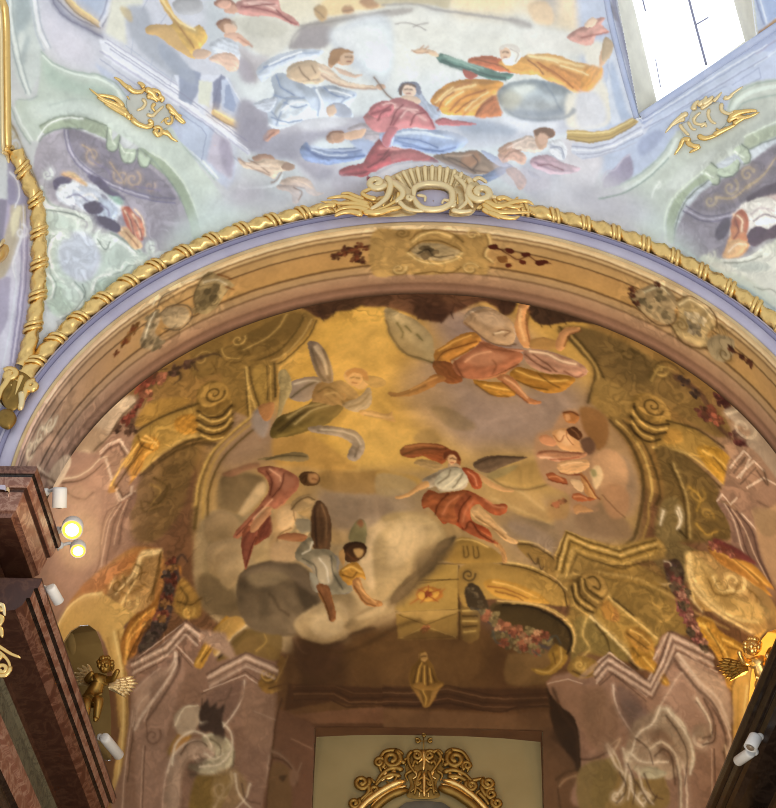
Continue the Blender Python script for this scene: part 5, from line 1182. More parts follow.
l 8c5526 w6.7 x4 b4|3080,2849 3173,2868 3227,2893
v 3f3024 w12.1 n1.4|2935,2763 2972,2757
p 4f4230 m.3 b4|2921,2867 2946,2812 2986,2825 3027,2892 3042,2945 2949,2948
r 6e5d42 w29.5|2947,2839 2974,2880 3001,2920 2961,2920
l 5c441e w9.5 b2.7|3117,2697 3250,2719 3371,2767 3439,2817 3463,2909
l d6b56c w8.1 b2.7|3130,2686 3250,2702 3384,2752 3461,2821
p 9d7c40 b4.1|3189,2577 3274,2578 3382,2641 3451,2733 3425,2763 3357,2740 3303,2688 3222,2637
l 5e4826 w10.9 b2.7|3189,2580 3275,2587 3355,2629 3404,2670
l cfae68 w6.8 b2.7|3200,2566 3280,2572 3368,2620
l 6a5230 w8.2 b2.7|3249,2636 3290,2689 3302,2660
l 6a5230 w8.2 b2.7|3302,2660 3317,2715 3335,2700
P a98646 b4.1|3388,2641 3449,2485 3536,2513 3650,2543 3656,2825 3540,2753 3439,2803 3397,2710
L d3b36c w8.3|3395,2632 3452,2488 3536,2519 3650,2551
L 5e4826 w8.3|3422,2632 3466,2518 3536,2545 3637,2579
L cdab62 w6.9|3442,2678 3488,2556 3651,2606
L 6a5230 w6.9|3425,2763 3517,2672 3651,2600
p 8f7138 b4.1|3466,2788 3538,2670 3651,2629 3655,2797 3563,2931 3495,2895
p 8c6e3a b8.4|3395,1196 3543,1144 3730,1197 3958,1276 4191,1411 4391,1592 4307,1692 4108,1624 3992,1568 3876,1648 3723,1779 3686,1719 3587,1672 3615,1458 3505,1294
p 7a6034 b12.6 o.8|3450,1162 3655,1168 3843,1238 3957,1347 3840,1473 3690,1418 3541,1333
l 57431f w16.6 b6.2|3413,1169 3523,1313 3607,1436 3568,1667
l b59450 w12.5 b6.2|3450,1186 3560,1329 3626,1456 3613,1644
l 57431f w12.5 b6.3|3487,1203 3597,1345 3655,1472
L 57431f w12.5|3726,1525 3694,1740
L c9a75a w12.5|3703,1521 3671,1736
L 57431f w10.4|3674,1514 3646,1706
L a88748 w18.7|3633,1501 3605,1691
p 9a7b40 b8.3|3614,1505 3726,1502 3838,1612 3799,1714 3686,1742 3587,1695
v 6a5228 w16.9 n1.2|3786,1277 3816,1236
v 6a5228 w17.1 n1.3|3976,1341 4035,1347
v b5954f w12.8 n1.2|3973,1333 4023,1336
l 6a5228 w19.2 x8.6 b6.4|3917,1405 3958,1300 4036,1267 4114,1321
l b5954f w12.8 x8.5 b6.4|3925,1426 3977,1318 4055,1308
l 6a5228 w14.9 x6.4 b6.4|3824,1244 3881,1275 3899,1340
p a5813c m.7 b6.3|3820,1571 3916,1522 4011,1586 4029,1672 3970,1736 3988,1799 3891,1872 3797,1852 3799,1737
l 57431f w16.8 x8.4 b4.2|3823,1616 3837,1705 3970,1736 4021,1688
l 57431f w16.7 x8.4 b4.2|3806,1713 3836,1773 3969,1805
l d0aa5a w12.6 x8.4 b4.2|3818,1663 3848,1729 3970,1759
l d0aa5a w12.5 x8.3 b4.2|3806,1758 3854,1814 3949,1833
p a9863f b6.4 m.4|3990,1684 4147,1680 4306,1738 4407,1881 4384,2003 4263,1913 4104,1854 3949,1879
l d2b062 w14.9 b4.2|3929,1884 4104,1863 4262,1935 4383,2025
l 57431f w16.9 b6.4|3948,1901 4084,1887 4241,1970 4342,2041
l 57431f w12.8 b6.4|4010,1678 4186,1680 4347,1746
p c0902f m.7 b6.5|4184,1804 4306,1761 4387,1798 4490,1938 4510,2019 4425,2031 4343,1996 4242,1920
l e8bc5a w15.1 x6.5 b6.5|4224,1813 4345,1860 4468,1992
l 7c5a22 w13 x6.5 b6.5|4284,1837 4385,1935
p b58a3c m.5 b6.3|3989,1730 4087,1723 4105,1785 4046,1827 3988,1822
l 5e4a26 w19.9 b6|3686,1765 3778,1856 3845,1996 3870,2142 3855,2313 3826,2461 3779,2528
l c2a25a w14.3 b4.1|3723,1756 3816,1847 3886,1985 3919,2152 3908,2239
l 5e4a26 w14.3 b6.1|3761,1747 3865,1857 3928,1997 3965,2162 3945,2252
l a98a4a w11.7 b5.9|3900,2262 3896,2366 3864,2486
p 7d6436 b10.4|3949,1879 4104,1881 4261,1981 4341,2086 4380,2248 4379,2348 3965,2465 3984,2156
p 8a7648 b10 o.9|3964,2247 4061,2178 4119,2291 4099,2434 3946,2469
l b59a5c w12.4 b6.2|4044,1963 4119,2161 4138,2411
l 57431f w10.3 b6.2|4024,1969 4100,2167 4118,2416
v a8863e w16.8 n1.2|4179,2120 4219,2085
v a8863e w16.8 n-1.2|4238,2232 4278,2241
l b8923f w16.7 x8.3 b6.3|4140,2089 4199,2136 4178,2230
l b8923f w16.5 x8.3 b6.2|4177,2316 4237,2361 4297,2321
l d8cdb0 w14.2 x6.1 b6.1|4072,2244 4087,2299 4072,2366
l d8cdb0 w11.9 x6 b6|3983,2284 3965,2372
l 4e3c1e w16 x8 b6|4080,2385 4118,2416
l 6a4634 w43.4 x26 b8.7|4074,1358 4191,1411 4250,1483 4289,1584 4390,1661 4515,1701
r 7a3c34 w56.5|4337,1414 4229,1560
r a05238 w47.8|4309,1577 4282,1518
r 6a2f2e w61.5|4432,1644 4494,1664 4374,1437
r 5c4438 w38.8|4191,1435 4113,1368
p a48f78 m.5 b6.7|4352,1492 4478,1419 4605,1503 4682,1583 4847,1777 4846,1912 4678,1857 4557,1729 4494,1664 4518,1563 4434,1552
v c9b79a w22.2 n1.3|4475,1558 4540,1508
l c9b79a w17.7 x8.9 b6.6|4372,1507 4499,1433 4626,1517
l 5f4636 w17.9 x9 b6.7|4519,1471 4627,1494 4648,1530
p a48268>987562 b6.6|4387,1798 4515,1679 4678,1811 4845,1956 4844,2353 4505,2300 4403,2107 4300,2123 4343,1996
L d3bda6 w13.1|4386,1867 4472,1719 4514,1747 4448,1910
L 6f5444 w13.1|4406,1895 4480,1761
L d3bda6 w13.2|4427,1918 4535,1761 4599,1801
L 6f5444 w11|4447,1955 4547,1801
L d3bda6 w13.3|4489,1961 4599,1847 4678,1857
L d3bda6 w10.8|4300,2123 4333,2066 4382,2115 4424,2054
l 5f4636 w11.1 b6.7|4556,1820 4620,1883 4599,1801
l 7a5c4a w13.4 b6.7|4552,2024 4640,2030 4730,1967
p 9a7866>7d5e50 b4.8 a0|4299,2126 4422,2146 4516,2224 4579,2393 4644,2526 4578,2522 4482,2432 4389,2386 4374,2246
l cdb29c w8 b3.2|4345,2125 4406,2218 4451,2380 4530,2509
l 6a4c42 w8 b3.2|4367,2134 4431,2225 4476,2370 4562,2512
l c7a990 w6.5 b3.2|4391,2141 4468,2243 4530,2381 4628,2533
l 6a4c42 w8.1 b3.2|4422,2146 4516,2240 4563,2400 4661,2551
l d2bba6 w9.8 b3.3|4454,2150 4548,2227 4612,2379 4695,2536
p b3906c b6.7|4533,2150 4616,2049 4819,1921 4817,2512 4671,2515 4579,2361
p 9d8260 b8.3 o.8|4518,2090 4675,2039 4674,2188 4581,2229
p 847044 b5.9|3906,2531 3990,2454 4091,2460 4208,2491 4238,2574 4151,2656 4065,2705 3964,2638
p 5e4a3a m.3 b4.3|3992,2603 4063,2558 4107,2637 4095,2757 4052,2780 4008,2687
r 6f3a34 w26|4078,2658 4066,2734 4095,2771
r 5c4a4a w26|4035,2609 4021,2670
l ddd0b2 w7.2 x4.3 b2.9|3992,2588 4020,2591 4035,2623
l ddd0b2 w10.5 x4.5 b4.5|4061,2266 4079,2324 4061,2376
p ab8446 m.5 b4.5|4120,2514 4237,2476 4327,2548 4420,2580 4514,2640 4580,2709 4272,2819 4168,2799 4136,2660
l e8c87c w11.7 b4.4|4120,2523 4136,2645 4168,2785
p c28a36 m.6 b4.7|4252,2462 4327,2423 4419,2455 4514,2499 4595,2563 4645,2605 4546,2597 4420,2564 4312,2552
p 8e4636 m.3 b4.6|4252,2431 4297,2401 4373,2408 4466,2438 4451,2459 4358,2460 4312,2522 4282,2531
l f0c868 w12.5 x6.2 b4.7|4327,2501 4451,2538 4579,2616
l 8a5c22 w9.3 x4.6 b4.6|4297,2542 4420,2580 4483,2620
v c9a566 w15.5 n1.2|4420,2611 4460,2566
l c9a566 w11.9 x5.9 b4.5|4210,2687 4270,2745 4330,2759
l 8a6a34 w9.1 x4.5 b4.5|4240,2723 4330,2744 4421,2702 4451,2631
l cbb07c w14.3 x7.1 b5.7|3742,2645 3895,2693 3980,2722 4065,2705 4153,2774 4213,2833
l 6a5230 w8.5 x5.6 b4.2|3756,2666 3898,2713 4009,2745
p a5823e b7|3484,2618 3673,2626 3838,2631 3923,2689 3980,2736 3813,2749 3621,2731 3486,2730
l 5e4826 w11.3 b2.8|3456,2564 3618,2604 3782,2596 3892,2534 3962,2472
l cfae66 w9.8 b2.8|3456,2593 3619,2633 3797,2623 3907,2560
l 5e4826 w6.9 b2.8|3457,2621 3619,2661 3797,2649
l cfae66 w7 b2.8|3482,2533 3591,2573 3741,2574 3864,2509
p a38445 b7.5|3399,2649 3505,2525 3724,2537 3946,2457 3985,2569 3726,2652 3545,2730 3420,2778
l 5e4826 w14.8 b3.7|3407,2648 3470,2548 3505,2525
l d0b068 w13.1 b3.7|3436,2676 3524,2554 3724,2568 3909,2505
l 5e4826 w13.2 b3.8|3524,2581 3725,2606 3928,2533
p 9a7c3f m.8 b5.5|3476,2866 3527,2750 3617,2704 3673,2772 3676,2865 3604,2928 3513,2918
l 4f3b1a w14.7 x7.3 b3.7|3563,2728 3573,2820 3621,2890
l 4f3b1a w14.6 x7.3 b3.7|3510,2781 3530,2880 3597,2929
l d0ac5e w11 x7.3 b3.7|3538,2749 3555,2840 3615,2909
l d0ac5e w11.1 x5.5 b3.7|3592,2714 3601,2780
p a8863f b5.5 m.4|3605,2946 3693,2845 3959,3033 3923,3094 3889,3172 3793,3092
l d6b66c w13 b3.7|3686,2838 3825,2940 3959,3033
l e0c888 w14.6 b3.7|3591,2959 3718,3063 3875,3199
l 4a381c w12.8 b5.5|3580,2985 3700,3084 3853,3213
l 4a381c w9.3 b5.6|3712,2843 3824,2922
p a9773a m.6 b5.5|3676,2884 3731,2896 3751,2950 3715,2972 3659,2941
p b28430 m.7 b5.6|3809,3017 3921,3039 3962,3125 4045,3279 4008,3302 3928,3222 3852,3195 3813,3126
l e0b654 w11.1 x5.6 b5.6|3847,3049 3943,3128 4025,3263
l 6e5020 w11.1 x5.5 b5.5|3830,3106 3928,3203
l 6e5020 w9.3 x5.6 b5.6|3885,3062 3923,3094
p 8f7a40 b7.3 o.9|3515,2972 3606,2983 3738,3098 3815,3181 3666,3159 3556,3151 3504,3226 3483,3138
l c9aa60 w12.7 x7.3 b5.4|3569,2968 3553,3060 3592,3130 3539,3188
v c2a054 w16.3 n1.3|3558,3204 3605,3194
l 4a381c w10.9 x5.5 b5.5|3625,3000 3681,3067 3702,3138
v b08c44 w15.2 n1.3|4010,2856 4059,2828
l b8934a w15.1 x5.7 b5.7|3915,2834 3972,2862 3993,2916
l b8934a w13.3 x5.7 b5.7|3975,2937 4031,2909 4067,2845
l 6a4438 w38.5 x26.9 b7.7|4005,2605 4044,2675 4065,2769 4126,2872 4187,2974 4251,3094
r 8a4644 w38.5|4085,2803 4106,2857 4138,2908 4064,2691
r 6a5844 w38.5|4168,2978 4229,3060 4252,3131 4063,2632
r a05a58 w30.7|4122,2884 4093,2821 4188,3012
l 4c3a38 w15.5 x5.8 b5.8|4271,3108 4313,3156
p c8922c m.7 b5.9|4184,2879 4263,2861 4304,2909 4386,2947 4491,2976 4472,3021 4431,3051 4434,3127 4396,3194 4411,3247 4378,3236 4353,3147 4309,3062 4227,2985
l f6cc60 w15.7 x7.8 b5.9|4204,2905 4306,2967 4389,3024
l f6cc60 w13.7 x7.9 b5.9|4329,3057 4391,3081 4395,3175
l 8a5c1c w11.7 x5.9 b5.9|4265,2957 4328,3019 4310,3081
l 8a5c1c w11.9 x6 b6|4346,2976 4429,2994
l f2c658 w14 x6 b6|4408,2980 4462,2996
p b18d54 m.3 b6.1|4119,2539 4217,2472 4379,2505 4504,2566 4635,2620 4705,2759 4552,2877 4466,2845 4301,2812 4181,2763 4133,2676
p a8844a b8.1 o.9|4219,2655 4380,2670 4506,2751 4572,2810 4424,2818 4300,2773
l eed08c w15.9 b6|4131,2516 4149,2692 4301,2812 4509,2871
l 8c6830 w12.1 x6 b6|4211,2697 4280,2778 4401,2724 4441,2588
l 8c6830 w10.1 x6.1 b6.1|4300,2753 4381,2770 4464,2725
v ecd08c w20.8 n1.2|4400,2602 4462,2560
l 8c6830 w10.5 x6.3 b6.3|4483,2615 4548,2654 4507,2792
p c48a34 m.5 b6.3|4257,2419 4379,2400 4547,2465 4657,2548 4591,2554 4462,2518 4338,2519
l f0c060 w16.9 x6.3 b6.3|4338,2456 4483,2490 4613,2545
p 8a4440 m.3 b6.3|4277,2370 4379,2378 4483,2404 4547,2443 4420,2449 4297,2448
p a37f68 b7.3|3380,3323 3487,3263 3631,3199 3721,3154 3894,3299 3961,3089 4033,2984 4209,3046 4313,3156 4399,3250 4489,3870 3591,3976 3562,3773 3515,3546
p b5917a b13.2 o.9|3987,3269 4116,3157 4236,3209 4365,3370 4429,3688 4260,3610 4094,3490
p c9ab90 b9.6 o.9|4096,3142 4234,3172 4356,3203 4410,3434 4323,3341 4198,3235
L dcc4ae w11.1|3615,3261 3703,3167 3906,3304 3948,3237 3927,3185 4022,2993 4214,3071
L 6f5444 w11|3627,3285 3708,3192 3911,3329 3957,3262
L d3b9a2 w11.1|3635,3313 3713,3224 3915,3354 4005,3248 3966,3217 4054,3037 4208,3125
L 6f5444 w11.3|4010,3081 4046,3020 4211,3098
L 6f5444 w9.1|3654,3323 3725,3252 3913,3380
L d3b9a2 w11.3|3949,3255 4079,3096 4313,3156
L 6f5444 w11.3|3986,3232 4076,3126 4314,3182
L d9c2ac w9.2|3596,3238 3702,3142 3912,3278 3951,3211
p 937060 b9.1 o.9|3746,3314 3898,3389 3940,3474 3890,3587 3811,3523 3750,3422
p 7d6660 b11 o.8|3786,3382 3920,3440 3962,3525 3890,3587 3809,3488
l dac6b2 w10.9 b3.6|3727,3316 3750,3422 3830,3539 3909,3603
l d8c2ac w11.5 b3.8|4096,3142 4239,3265 4345,3374 4415,3507 4400,3584
l 74584a w11.5 b5.7|4078,3163 4220,3287 4326,3396 4387,3513 4380,3588
l c9ad96 w9.3 b3.7|3976,3433 4081,3236 4118,3194
l 6a4d3e w9.5 b5.7|4203,3345 4266,3407 4300,3493 4276,3552
v e4d4ba w20.9 n1.3|4231,3534 4276,3552
l e4d4ba w15.2 x9.5 b3.8|4202,3327 4279,3423 4301,3511
l 6a4d3e w9.5 b3.8|4257,3567 4315,3538 4321,3452
L 6a4a3c w9.6|4322,3581 4357,3894
L c9ac94 w9.5|4306,3583 4336,3898
l d9c09c w11.6 x7.7 b3.9|4385,3550 4411,3618 4442,3685
l 7a5a3c w9.7 x5.8 b3.9|4380,3588 4402,3657
p 96705a b7.2 o.8|3492,3405 3640,3431 3700,3533 3614,3681 3560,3720 3552,3544
l 5b3c2c w9.1 b5.4|3560,3720 3634,3715 3706,3675
p 231711 m0 b5.4|3366,3341 3420,3427 3505,3469 3546,3562 3566,3773 3524,3757 3484,3689 3426,3604 3394,3517 3376,3412
p 3a281c b10.8 o.7|3424,3551 3497,3547 3541,3721 3488,3777 3391,3658
p 76553a b7.2 o.8|3353,3625 3484,3689 3544,3774 3453,3832 3423,3985 3367,3987
l 5b422c w10.8 b5.4|3435,3833 3489,3795 3562,3773
l a58462 w9 b5.4|3455,3867 3490,3830 3545,3809
p b8a184 m.4 b5.5|3833,3593 3894,3658 3946,3581 3978,3469 4033,3426 4133,3484 4198,3583 4206,3691 4148,3717 4074,3781 3958,3776 3842,3752 3802,3702
p 9c8148 b7.3|4013,3734 4066,3935 3685,3970 3639,3821 3744,3689 3824,3771 3921,3798
p 8d7a44 b7.3 o.9|3562,3773 3727,3708 3770,3811 3704,3969 3572,3977
p a87a52 m.4 b5.6|3946,3581 4020,3536 4101,3598 4144,3664 4085,3654 4006,3628 3951,3670
v ddc8b0 w20.3 n1.3|3971,3671 3949,3634
l ddc8b0 w18.6 x13 b3.7|3950,3652 4005,3610 4084,3636 4147,3699 4177,3839 4184,3920
l 6a4c3c w11.2 b5.6|4007,3645 4079,3672 4118,3739 4145,3926
l e6dcc2 w14.7 x7.3 b5.5|3978,3469 3964,3561 3892,3622 3837,3663 3822,3736
v e0d2b4 w16.5 n1.2|3838,3681 3867,3661
p b9b494 m.4 b5.5|3860,3732 3955,3723 4053,3747 4016,3780 3921,3791
l e6e0c4 w13.1 x7.5 b5.6|4032,3408 4133,3484 4157,3553 4202,3637 4189,3729
v e6e0c4 w16.7 n-1.2|4015,3446 4044,3424
l e2d4b8 w14.6 x7.3 b5.5|3823,3754 3810,3844 3757,3919
v dccdae w16.5 n1.2|3775,3900 3804,3879
l e2d4b8 w16.5 x7.3 b5.5|3844,3787 3869,3874 3931,3939
v dccdae w16.6 n-1.2|3928,3904 3965,3882
l 5c4636 w11 x5.5 b5.5|3787,3775 3830,3860 3777,3935
l 5c4636 w9.2 x5.5 b5.5|3884,3819 3968,3918 4004,3878
l d2b796 w10.9 x5.5 b5.5|3744,3672 3777,3598 3723,3638
l dfcfb4 w16.4 x9.1 b5.5|3705,3639 3766,3741 3805,3773
p 6b5732 b4 m.3|3068,2915 3201,2910 3362,2956 3471,3017 3495,3083 3488,3151 3447,3126 3339,3106 3177,3059 3043,3010
l 3f311a w10.8 b4|3148,2926 3308,2932 3430,2993 3486,3070 3475,3165
l c9a65a w8.1 b2.7|3174,2909 3334,2917 3457,2977 3505,3055 3502,3136
p 8a6a3c b6.7|3153,3194 3260,3176 3367,3158 3372,3318 3157,3340
l 55585a w29.4 x18.7 b5.4|2988,2931 3029,2984 3083,3036 3178,3086 3286,3122 3380,3144
r ac6444 w45.5|3118,3029 3240,3105 3317,3072
r b9744e w37.5|3039,2978 3177,3059 3217,3036
r 7f7148 w34.8|3084,3076 3165,3127 3273,3149 3366,3104 3313,3161
r a0563c w29.5|3138,3128 3300,3161 3379,3090
r 877850 w26.8|3015,2957 3069,2982 3257,3056 3206,3152
p a8812f m.7 b4|3368,3171 3420,3101 3453,3126 3476,3178 3450,3233 3398,3276 3330,3288 3276,3256 3343,3253 3383,3224
l dcb45a w9.4 x5.4 b4|3434,3127 3436,3208 3370,3270 3303,3263
l 6b4c1c w6.7 x4 b4|3394,3170 3409,3222
p a5823c m.5 b4|3477,3232 3530,3175 3626,3194 3655,3259 3556,3293 3492,3271
v d0ad5a w12.1 n1.3|3540,3222 3572,3212
l 5e4420 w8.1 x4 b4|3505,3257 3574,3278 3641,3246
p a37d62 b4|3366,3318 3452,3300 3557,3333 3672,3338 3680,3523 3566,3571 3514,3495 3444,3446 3387,3383
L d6bba0 w6.7|3372,3331 3480,3301 3556,3320
p a58c66>8d7650 b8.7 m.5|1508,2404 1577,2355 1662,2383 1704,2448 1692,2534 1608,2547 1523,2511
p b39a72>92794f b8.5 m.5|1524,2570 1608,2531 1705,2535 1734,2625 1720,2737 1623,2756 1539,2703
p bca277>9c8359 b8.4 m.4|1595,2681 1678,2619 1734,2653 1728,2752 1665,2816 1609,2783
p 87714d b8.7 m.4|1600,2141 1712,2144 1824,2176 1844,2240 1799,2325 1717,2375 1619,2316
p c2a87c b8.6 o.9|1797,2234 1838,2208 1848,2270 1799,2340 1731,2392 1704,2388 1730,2332
p c4a97a>b09666 b8.3 m.4|1761,2627 1802,2545 1910,2453 1911,2582 2006,2686 1911,2690 1816,2689
p c9ae80>b39868 b9.5 m.35|2301,2818 2326,2598 2405,2514 2498,2472 2591,2513 2632,2625 2580,2763 2514,2845 2488,2913 2408,2927
p d0b588 b10.8 o.8|2354,2709 2406,2570 2485,2514 2539,2598 2487,2736 2434,2846 2394,2791
p 6f5c42>7f6c50 b5.5 m.6|1701,2764 1734,2716 1802,2688 1898,2675 1979,2699 2033,2715 2087,2759 2135,2829 2149,2911 2127,2992 2060,3058 1978,3083 1869,3078 1774,3046 1719,2973 1695,2861
p 94805e b9.6 o.8|1748,2754 1843,2705 1939,2711 2006,2756 1911,2807 1802,2814
p 584935 b9.5 o.8|2006,2784 2100,2814 2141,2925 2100,3005 2046,2922
p c4aa7c>a98f62 b6.7 m.5|2006,3027 2073,2961 2167,2922 2275,2965 2302,3045 2248,3112 2167,3138 2059,3109
p cdb486 b9.4 o.8|2100,3016 2181,2963 2261,2991 2261,3072 2181,3111 2113,3084
p b89e70>a0865a b6.7 m.5|2275,3045 2355,2978 2435,2938 2528,2897 2542,2964 2462,3005 2395,3046 2328,3072
p c9ae7e b8 o.8|2328,3005 2435,2951 2509,2910 2488,2965 2395,3005
l 5c452c w10.7 b6.7 o.7|2059,3123 2167,3151 2275,3126 2328,3086 2435,3059
l 6d5636 w8.1 b5.4 o.7|2194,2909 2221,2964 2216,3018
l 7d4226 w12.1 b4|2189,2923 2210,2964 2205,3004
p c4aa78>ad9364 b9.5 m.35|2427,2598 2532,2472 2637,2428 2730,2455 2784,2525 2758,2595 2706,2679 2614,2763 2535,2845 2456,2900
p d0b686 b12.2 o.7|2506,2542 2598,2471 2691,2498 2705,2582 2614,2680 2521,2722
p 7a6442 b5.4|2819,2567 2861,2552 2853,2594 2799,2650 2767,2678 2760,2720 2707,2775 2654,2789 2628,2844 2576,2899 2523,2927 2536,2872 2614,2776 2693,2720 2745,2637 2771,2595
l 59482e w8.1 b4|2853,2560 2819,2622 2772,2659 2754,2720 2681,2781 2636,2844 2562,2913
l cbb07a w22.3 x8.3 b9.7 o.6|3031,2218 3164,2255 3325,2375
l c8ab72 w19.3 x6.9 b8.3 o.6|3059,2333 3219,2397 3366,2458
l 8d7858 w19.3 x8.3 b8.3 o.6|3126,2402 3273,2451 3379,2471
p 9f8a74 b9.6 o.8|3140,2459 3246,2467 3381,2543 3368,2614 3247,2552 3167,2514
p b39150 b8.5 o.8 m.3|3031,2203 3123,2163 3242,2100 3349,2083 3397,2129 3350,2219 3244,2261 3137,2257
l 7c6238 w8.4 b5.6 o.8|3031,2203 3124,2257 3244,2267 3363,2224
F painted_angel angel in grey green robes with grey wings reaching out its arm at upper left of the sky
p 8d7a68 m.7|2054,1303 2117,1325 2167,1425 2196,1544 2191,1614 2136,1585 2097,1510 2064,1389
l 6b5a4a w10.3 b6.2|2073,1343 2132,1468 2179,1589
l ab9880 w10.3 b6.2|2103,1338 2157,1447 2189,1544
p 968574 m.5|1952,1584 2025,1553 2117,1559 2137,1631 2067,1715 1993,1706 1944,1652
p a18f60 m.6|1894,1505 1930,1478 1962,1539 1972,1633 1939,1721 1922,1787 1888,1871 1864,1912 1903,1761 1906,1623
p 76632f m.9|1863,1890 1905,1806 1995,1774 2067,1738 2121,1698 2213,1753 2260,1779 2197,1862 2126,1899 2018,1932 1909,1944 1872,1935
l 4f4020 w14.1 b6.1|1908,1896 1997,1819 2069,1783
l a8935c w12.2 b6.1|1960,1814 2050,1759 2140,1746
p 9c7648 m.6|2100,1627 2136,1594 2210,1639 2248,1710 2213,1762 2122,1735 2085,1717
p b08a54 m.7|2137,1631 2191,1604 2245,1595 2300,1646 2337,1694 2357,1762 2322,1804 2267,1779 2194,1729
l 6f4f28 w10.1 b6.1|2174,1658 2230,1709 2302,1737
p c69a62 m.5|2255,1564 2279,1519 2351,1520 2381,1559 2389,1629 2354,1663 2318,1647 2281,1622
p c49060 m.2|2283,1561 2316,1545 2352,1580 2339,1635 2299,1623
l 7a4c28 w8.2 b4.1|2291,1581 2335,1584
l b8653c w8.2 b4.1|2306,1614 2328,1616
p a9854a m.5|2352,1580 2424,1575 2479,1609 2472,1646 2408,1652
p a4957c m.6|2249,1756 2338,1717 2390,1651 2409,1720 2393,1786 2322,1813
l 7c6c54 w10 b6|2285,1780 2356,1753 2391,1697
p c29254 m.5|2340,1805 2411,1808 2483,1831 2518,1815 2522,1840 2537,1879 2501,1874 2430,1852 2358,1832
l 8a5f30 w7.8 b5.9|2376,1833 2465,1857
p 998a78 m.8|2072,1894 2162,1889 2252,1909 2324,1933 2372,1997 2373,2059 2338,2115 2291,2105 2291,2056 2308,2016 2253,1972 2163,1945 2091,1926
l 6f6252 w11.6 b5.8|2127,1921 2253,1938 2343,1996 2327,2090
p b98a50 m.4|2222,1686 2258,1679 2273,1712 2248,1738 2219,1722
F painted_angel small angel holding a scroll on the left edge of the sky
p 9a8c80 b8.2 m.4|1772,1738 1828,1725 1858,1844 1835,1929 1797,1901 1757,1827
p b07c4a m.5|1790,1719 1845,1696 1883,1712 1868,1801 1831,1817
F painted_angel large flying angel in rust and yellow drapery seen from below at the upper right of the sky
p 87805a m.5|2483,1129 2524,1130 2580,1219 2635,1308 2689,1360 2736,1412 2736,1482 2664,1466 2597,1431 2542,1377 2500,1271
p 9d9468 m.4|2511,1147 2580,1237 2649,1343 2717,1412 2690,1430 2609,1378 2541,1289
l 4d4028 w12.3 b4.6|2494,1271 2556,1395 2637,1448 2731,1482
l 5d6038 w12.3 x6.2 b4.6|2566,1237 2608,1308
l 5d6038 w12.3 x6.1 b4.6|2635,1308 2676,1343
p ad9478 m.7|2889,1177 2942,1092 3023,1079 3077,1109 3132,1157 3173,1205 3173,1275 3132,1315 3078,1321 3011,1292 2957,1243
l 735638 w10.8 b4.6|2902,1194 2970,1260 3065,1322 3173,1328
l cbb498 w9.3 b4.6|2942,1121 3023,1114 3118,1193
p b5803a m.8|2738,1412 2796,1358 2876,1284 2943,1262 2984,1294 2971,1348 2917,1404 2864,1442 2811,1480 2771,1498
l 7c4a1e w10.7 b4.6|2757,1429 2837,1391 2944,1315
p 9d5f34 m.7|2732,1517 2757,1412 2811,1445 2838,1513 2852,1565 2786,1567
p b3774c m.9|2851,1478 2918,1422 2998,1346 3078,1356 3159,1382 3213,1411 3186,1466 3106,1545 3026,1587 2946,1594 2879,1563 2846,1513
l 7f4828 w10.7 b4.6|2879,1563 2972,1574 3066,1549 3186,1466
l cb9668 w10.7 b4.6|2931,1456 3025,1396 3132,1403
p b27c5c m.7|2957,1296 3024,1326 3092,1355 3213,1358 3200,1377 3092,1372 3011,1345
p c4905a m.7|3172,1152 3200,1024 3235,1002 3268,1015 3235,1073 3227,1163 3254,1282 3254,1335 3213,1341 3186,1274 3167,1206
l 8a5a30 w9.3 b4.7|3249,1089 3235,1197 3254,1318
p bf8a4e m.6|3390,1314 3418,1204 3460,1161 3523,1149 3515,1179 3459,1214 3445,1304 3418,1337
p ab7e4a m.7|3240,1302 3322,1255 3377,1281 3349,1338 3268,1351
p b8946e m.8|3227,1374 3295,1347 3376,1351 3458,1372 3535,1410 3568,1455 3513,1501 3417,1484 3322,1500 3240,1459
l 84583c w10.8 b4.6|3254,1440 3349,1478 3513,1484
l d6b896 w9.3 b4.6|3267,1375 3376,1372 3486,1409
p b5803a m.9|3160,1539 3186,1484 3240,1511 3349,1513 3458,1511 3485,1541 3430,1613 3348,1641 3267,1612 3186,1570
l d9a94c w12.2 b4.6|3186,1518 3294,1556 3416,1571
p b98434 m.8|2946,1594 3026,1605 3106,1597 3160,1625 3187,1657 3120,1698 3053,1694 2986,1642
l 7f5420 w9.1 b4.5|2972,1616 3066,1670 3160,1677
p bd8350 m.6|3079,1565 3133,1542 3173,1607 3227,1686 3308,1709 3294,1724 3240,1725 3160,1643
p a8713a m.5|2759,1568 2852,1565 2892,1597 2840,1634 2773,1613 2733,1654 2628,1712 2522,1715 2495,1687 2574,1689 2680,1621
l 7a4c22 w7.5 b4.5|2548,1705 2667,1665 2746,1596
p a66236 m.5|2744,1482 2811,1497 2879,1581 2826,1617 2772,1585
F painted_angel central angel in grey bodice and red skirt with outspread arms and dark wings
p 7d644a m.6|2951,2132 3003,2091 3082,2075 3189,2074 3242,2075 3162,2115 3096,2150 3031,2183 2978,2167
l 5a4632 w8.5 b4.2|2964,2132 3069,2085 3215,2075
p 9c8a58 b4.2 o.9|3031,2188 3110,2149 3189,2128 3136,2183 3057,2217
p 8f4a28 m.8|2561,2064 2593,2027 2672,2011 2764,2016 2818,2040 2831,2060 2765,2071 2699,2087 2633,2102 2580,2094
l 5e2a16 w8.5 b4.2|2580,2085 2672,2048 2804,2046
l b97040 w8.5 b4.2|2593,2039 2685,2023 2791,2034
p a5562c m.6|2673,2078 2765,2062 2818,2076 2792,2136 2753,2122
p a88a58 m.6|2639,2132 2673,2108 2753,2122 2793,2151 2766,2175 2700,2161
p 9a5c34 m.5|2787,2097 2813,2061 2858,2066 2884,2104 2877,2149 2848,2135 2818,2115
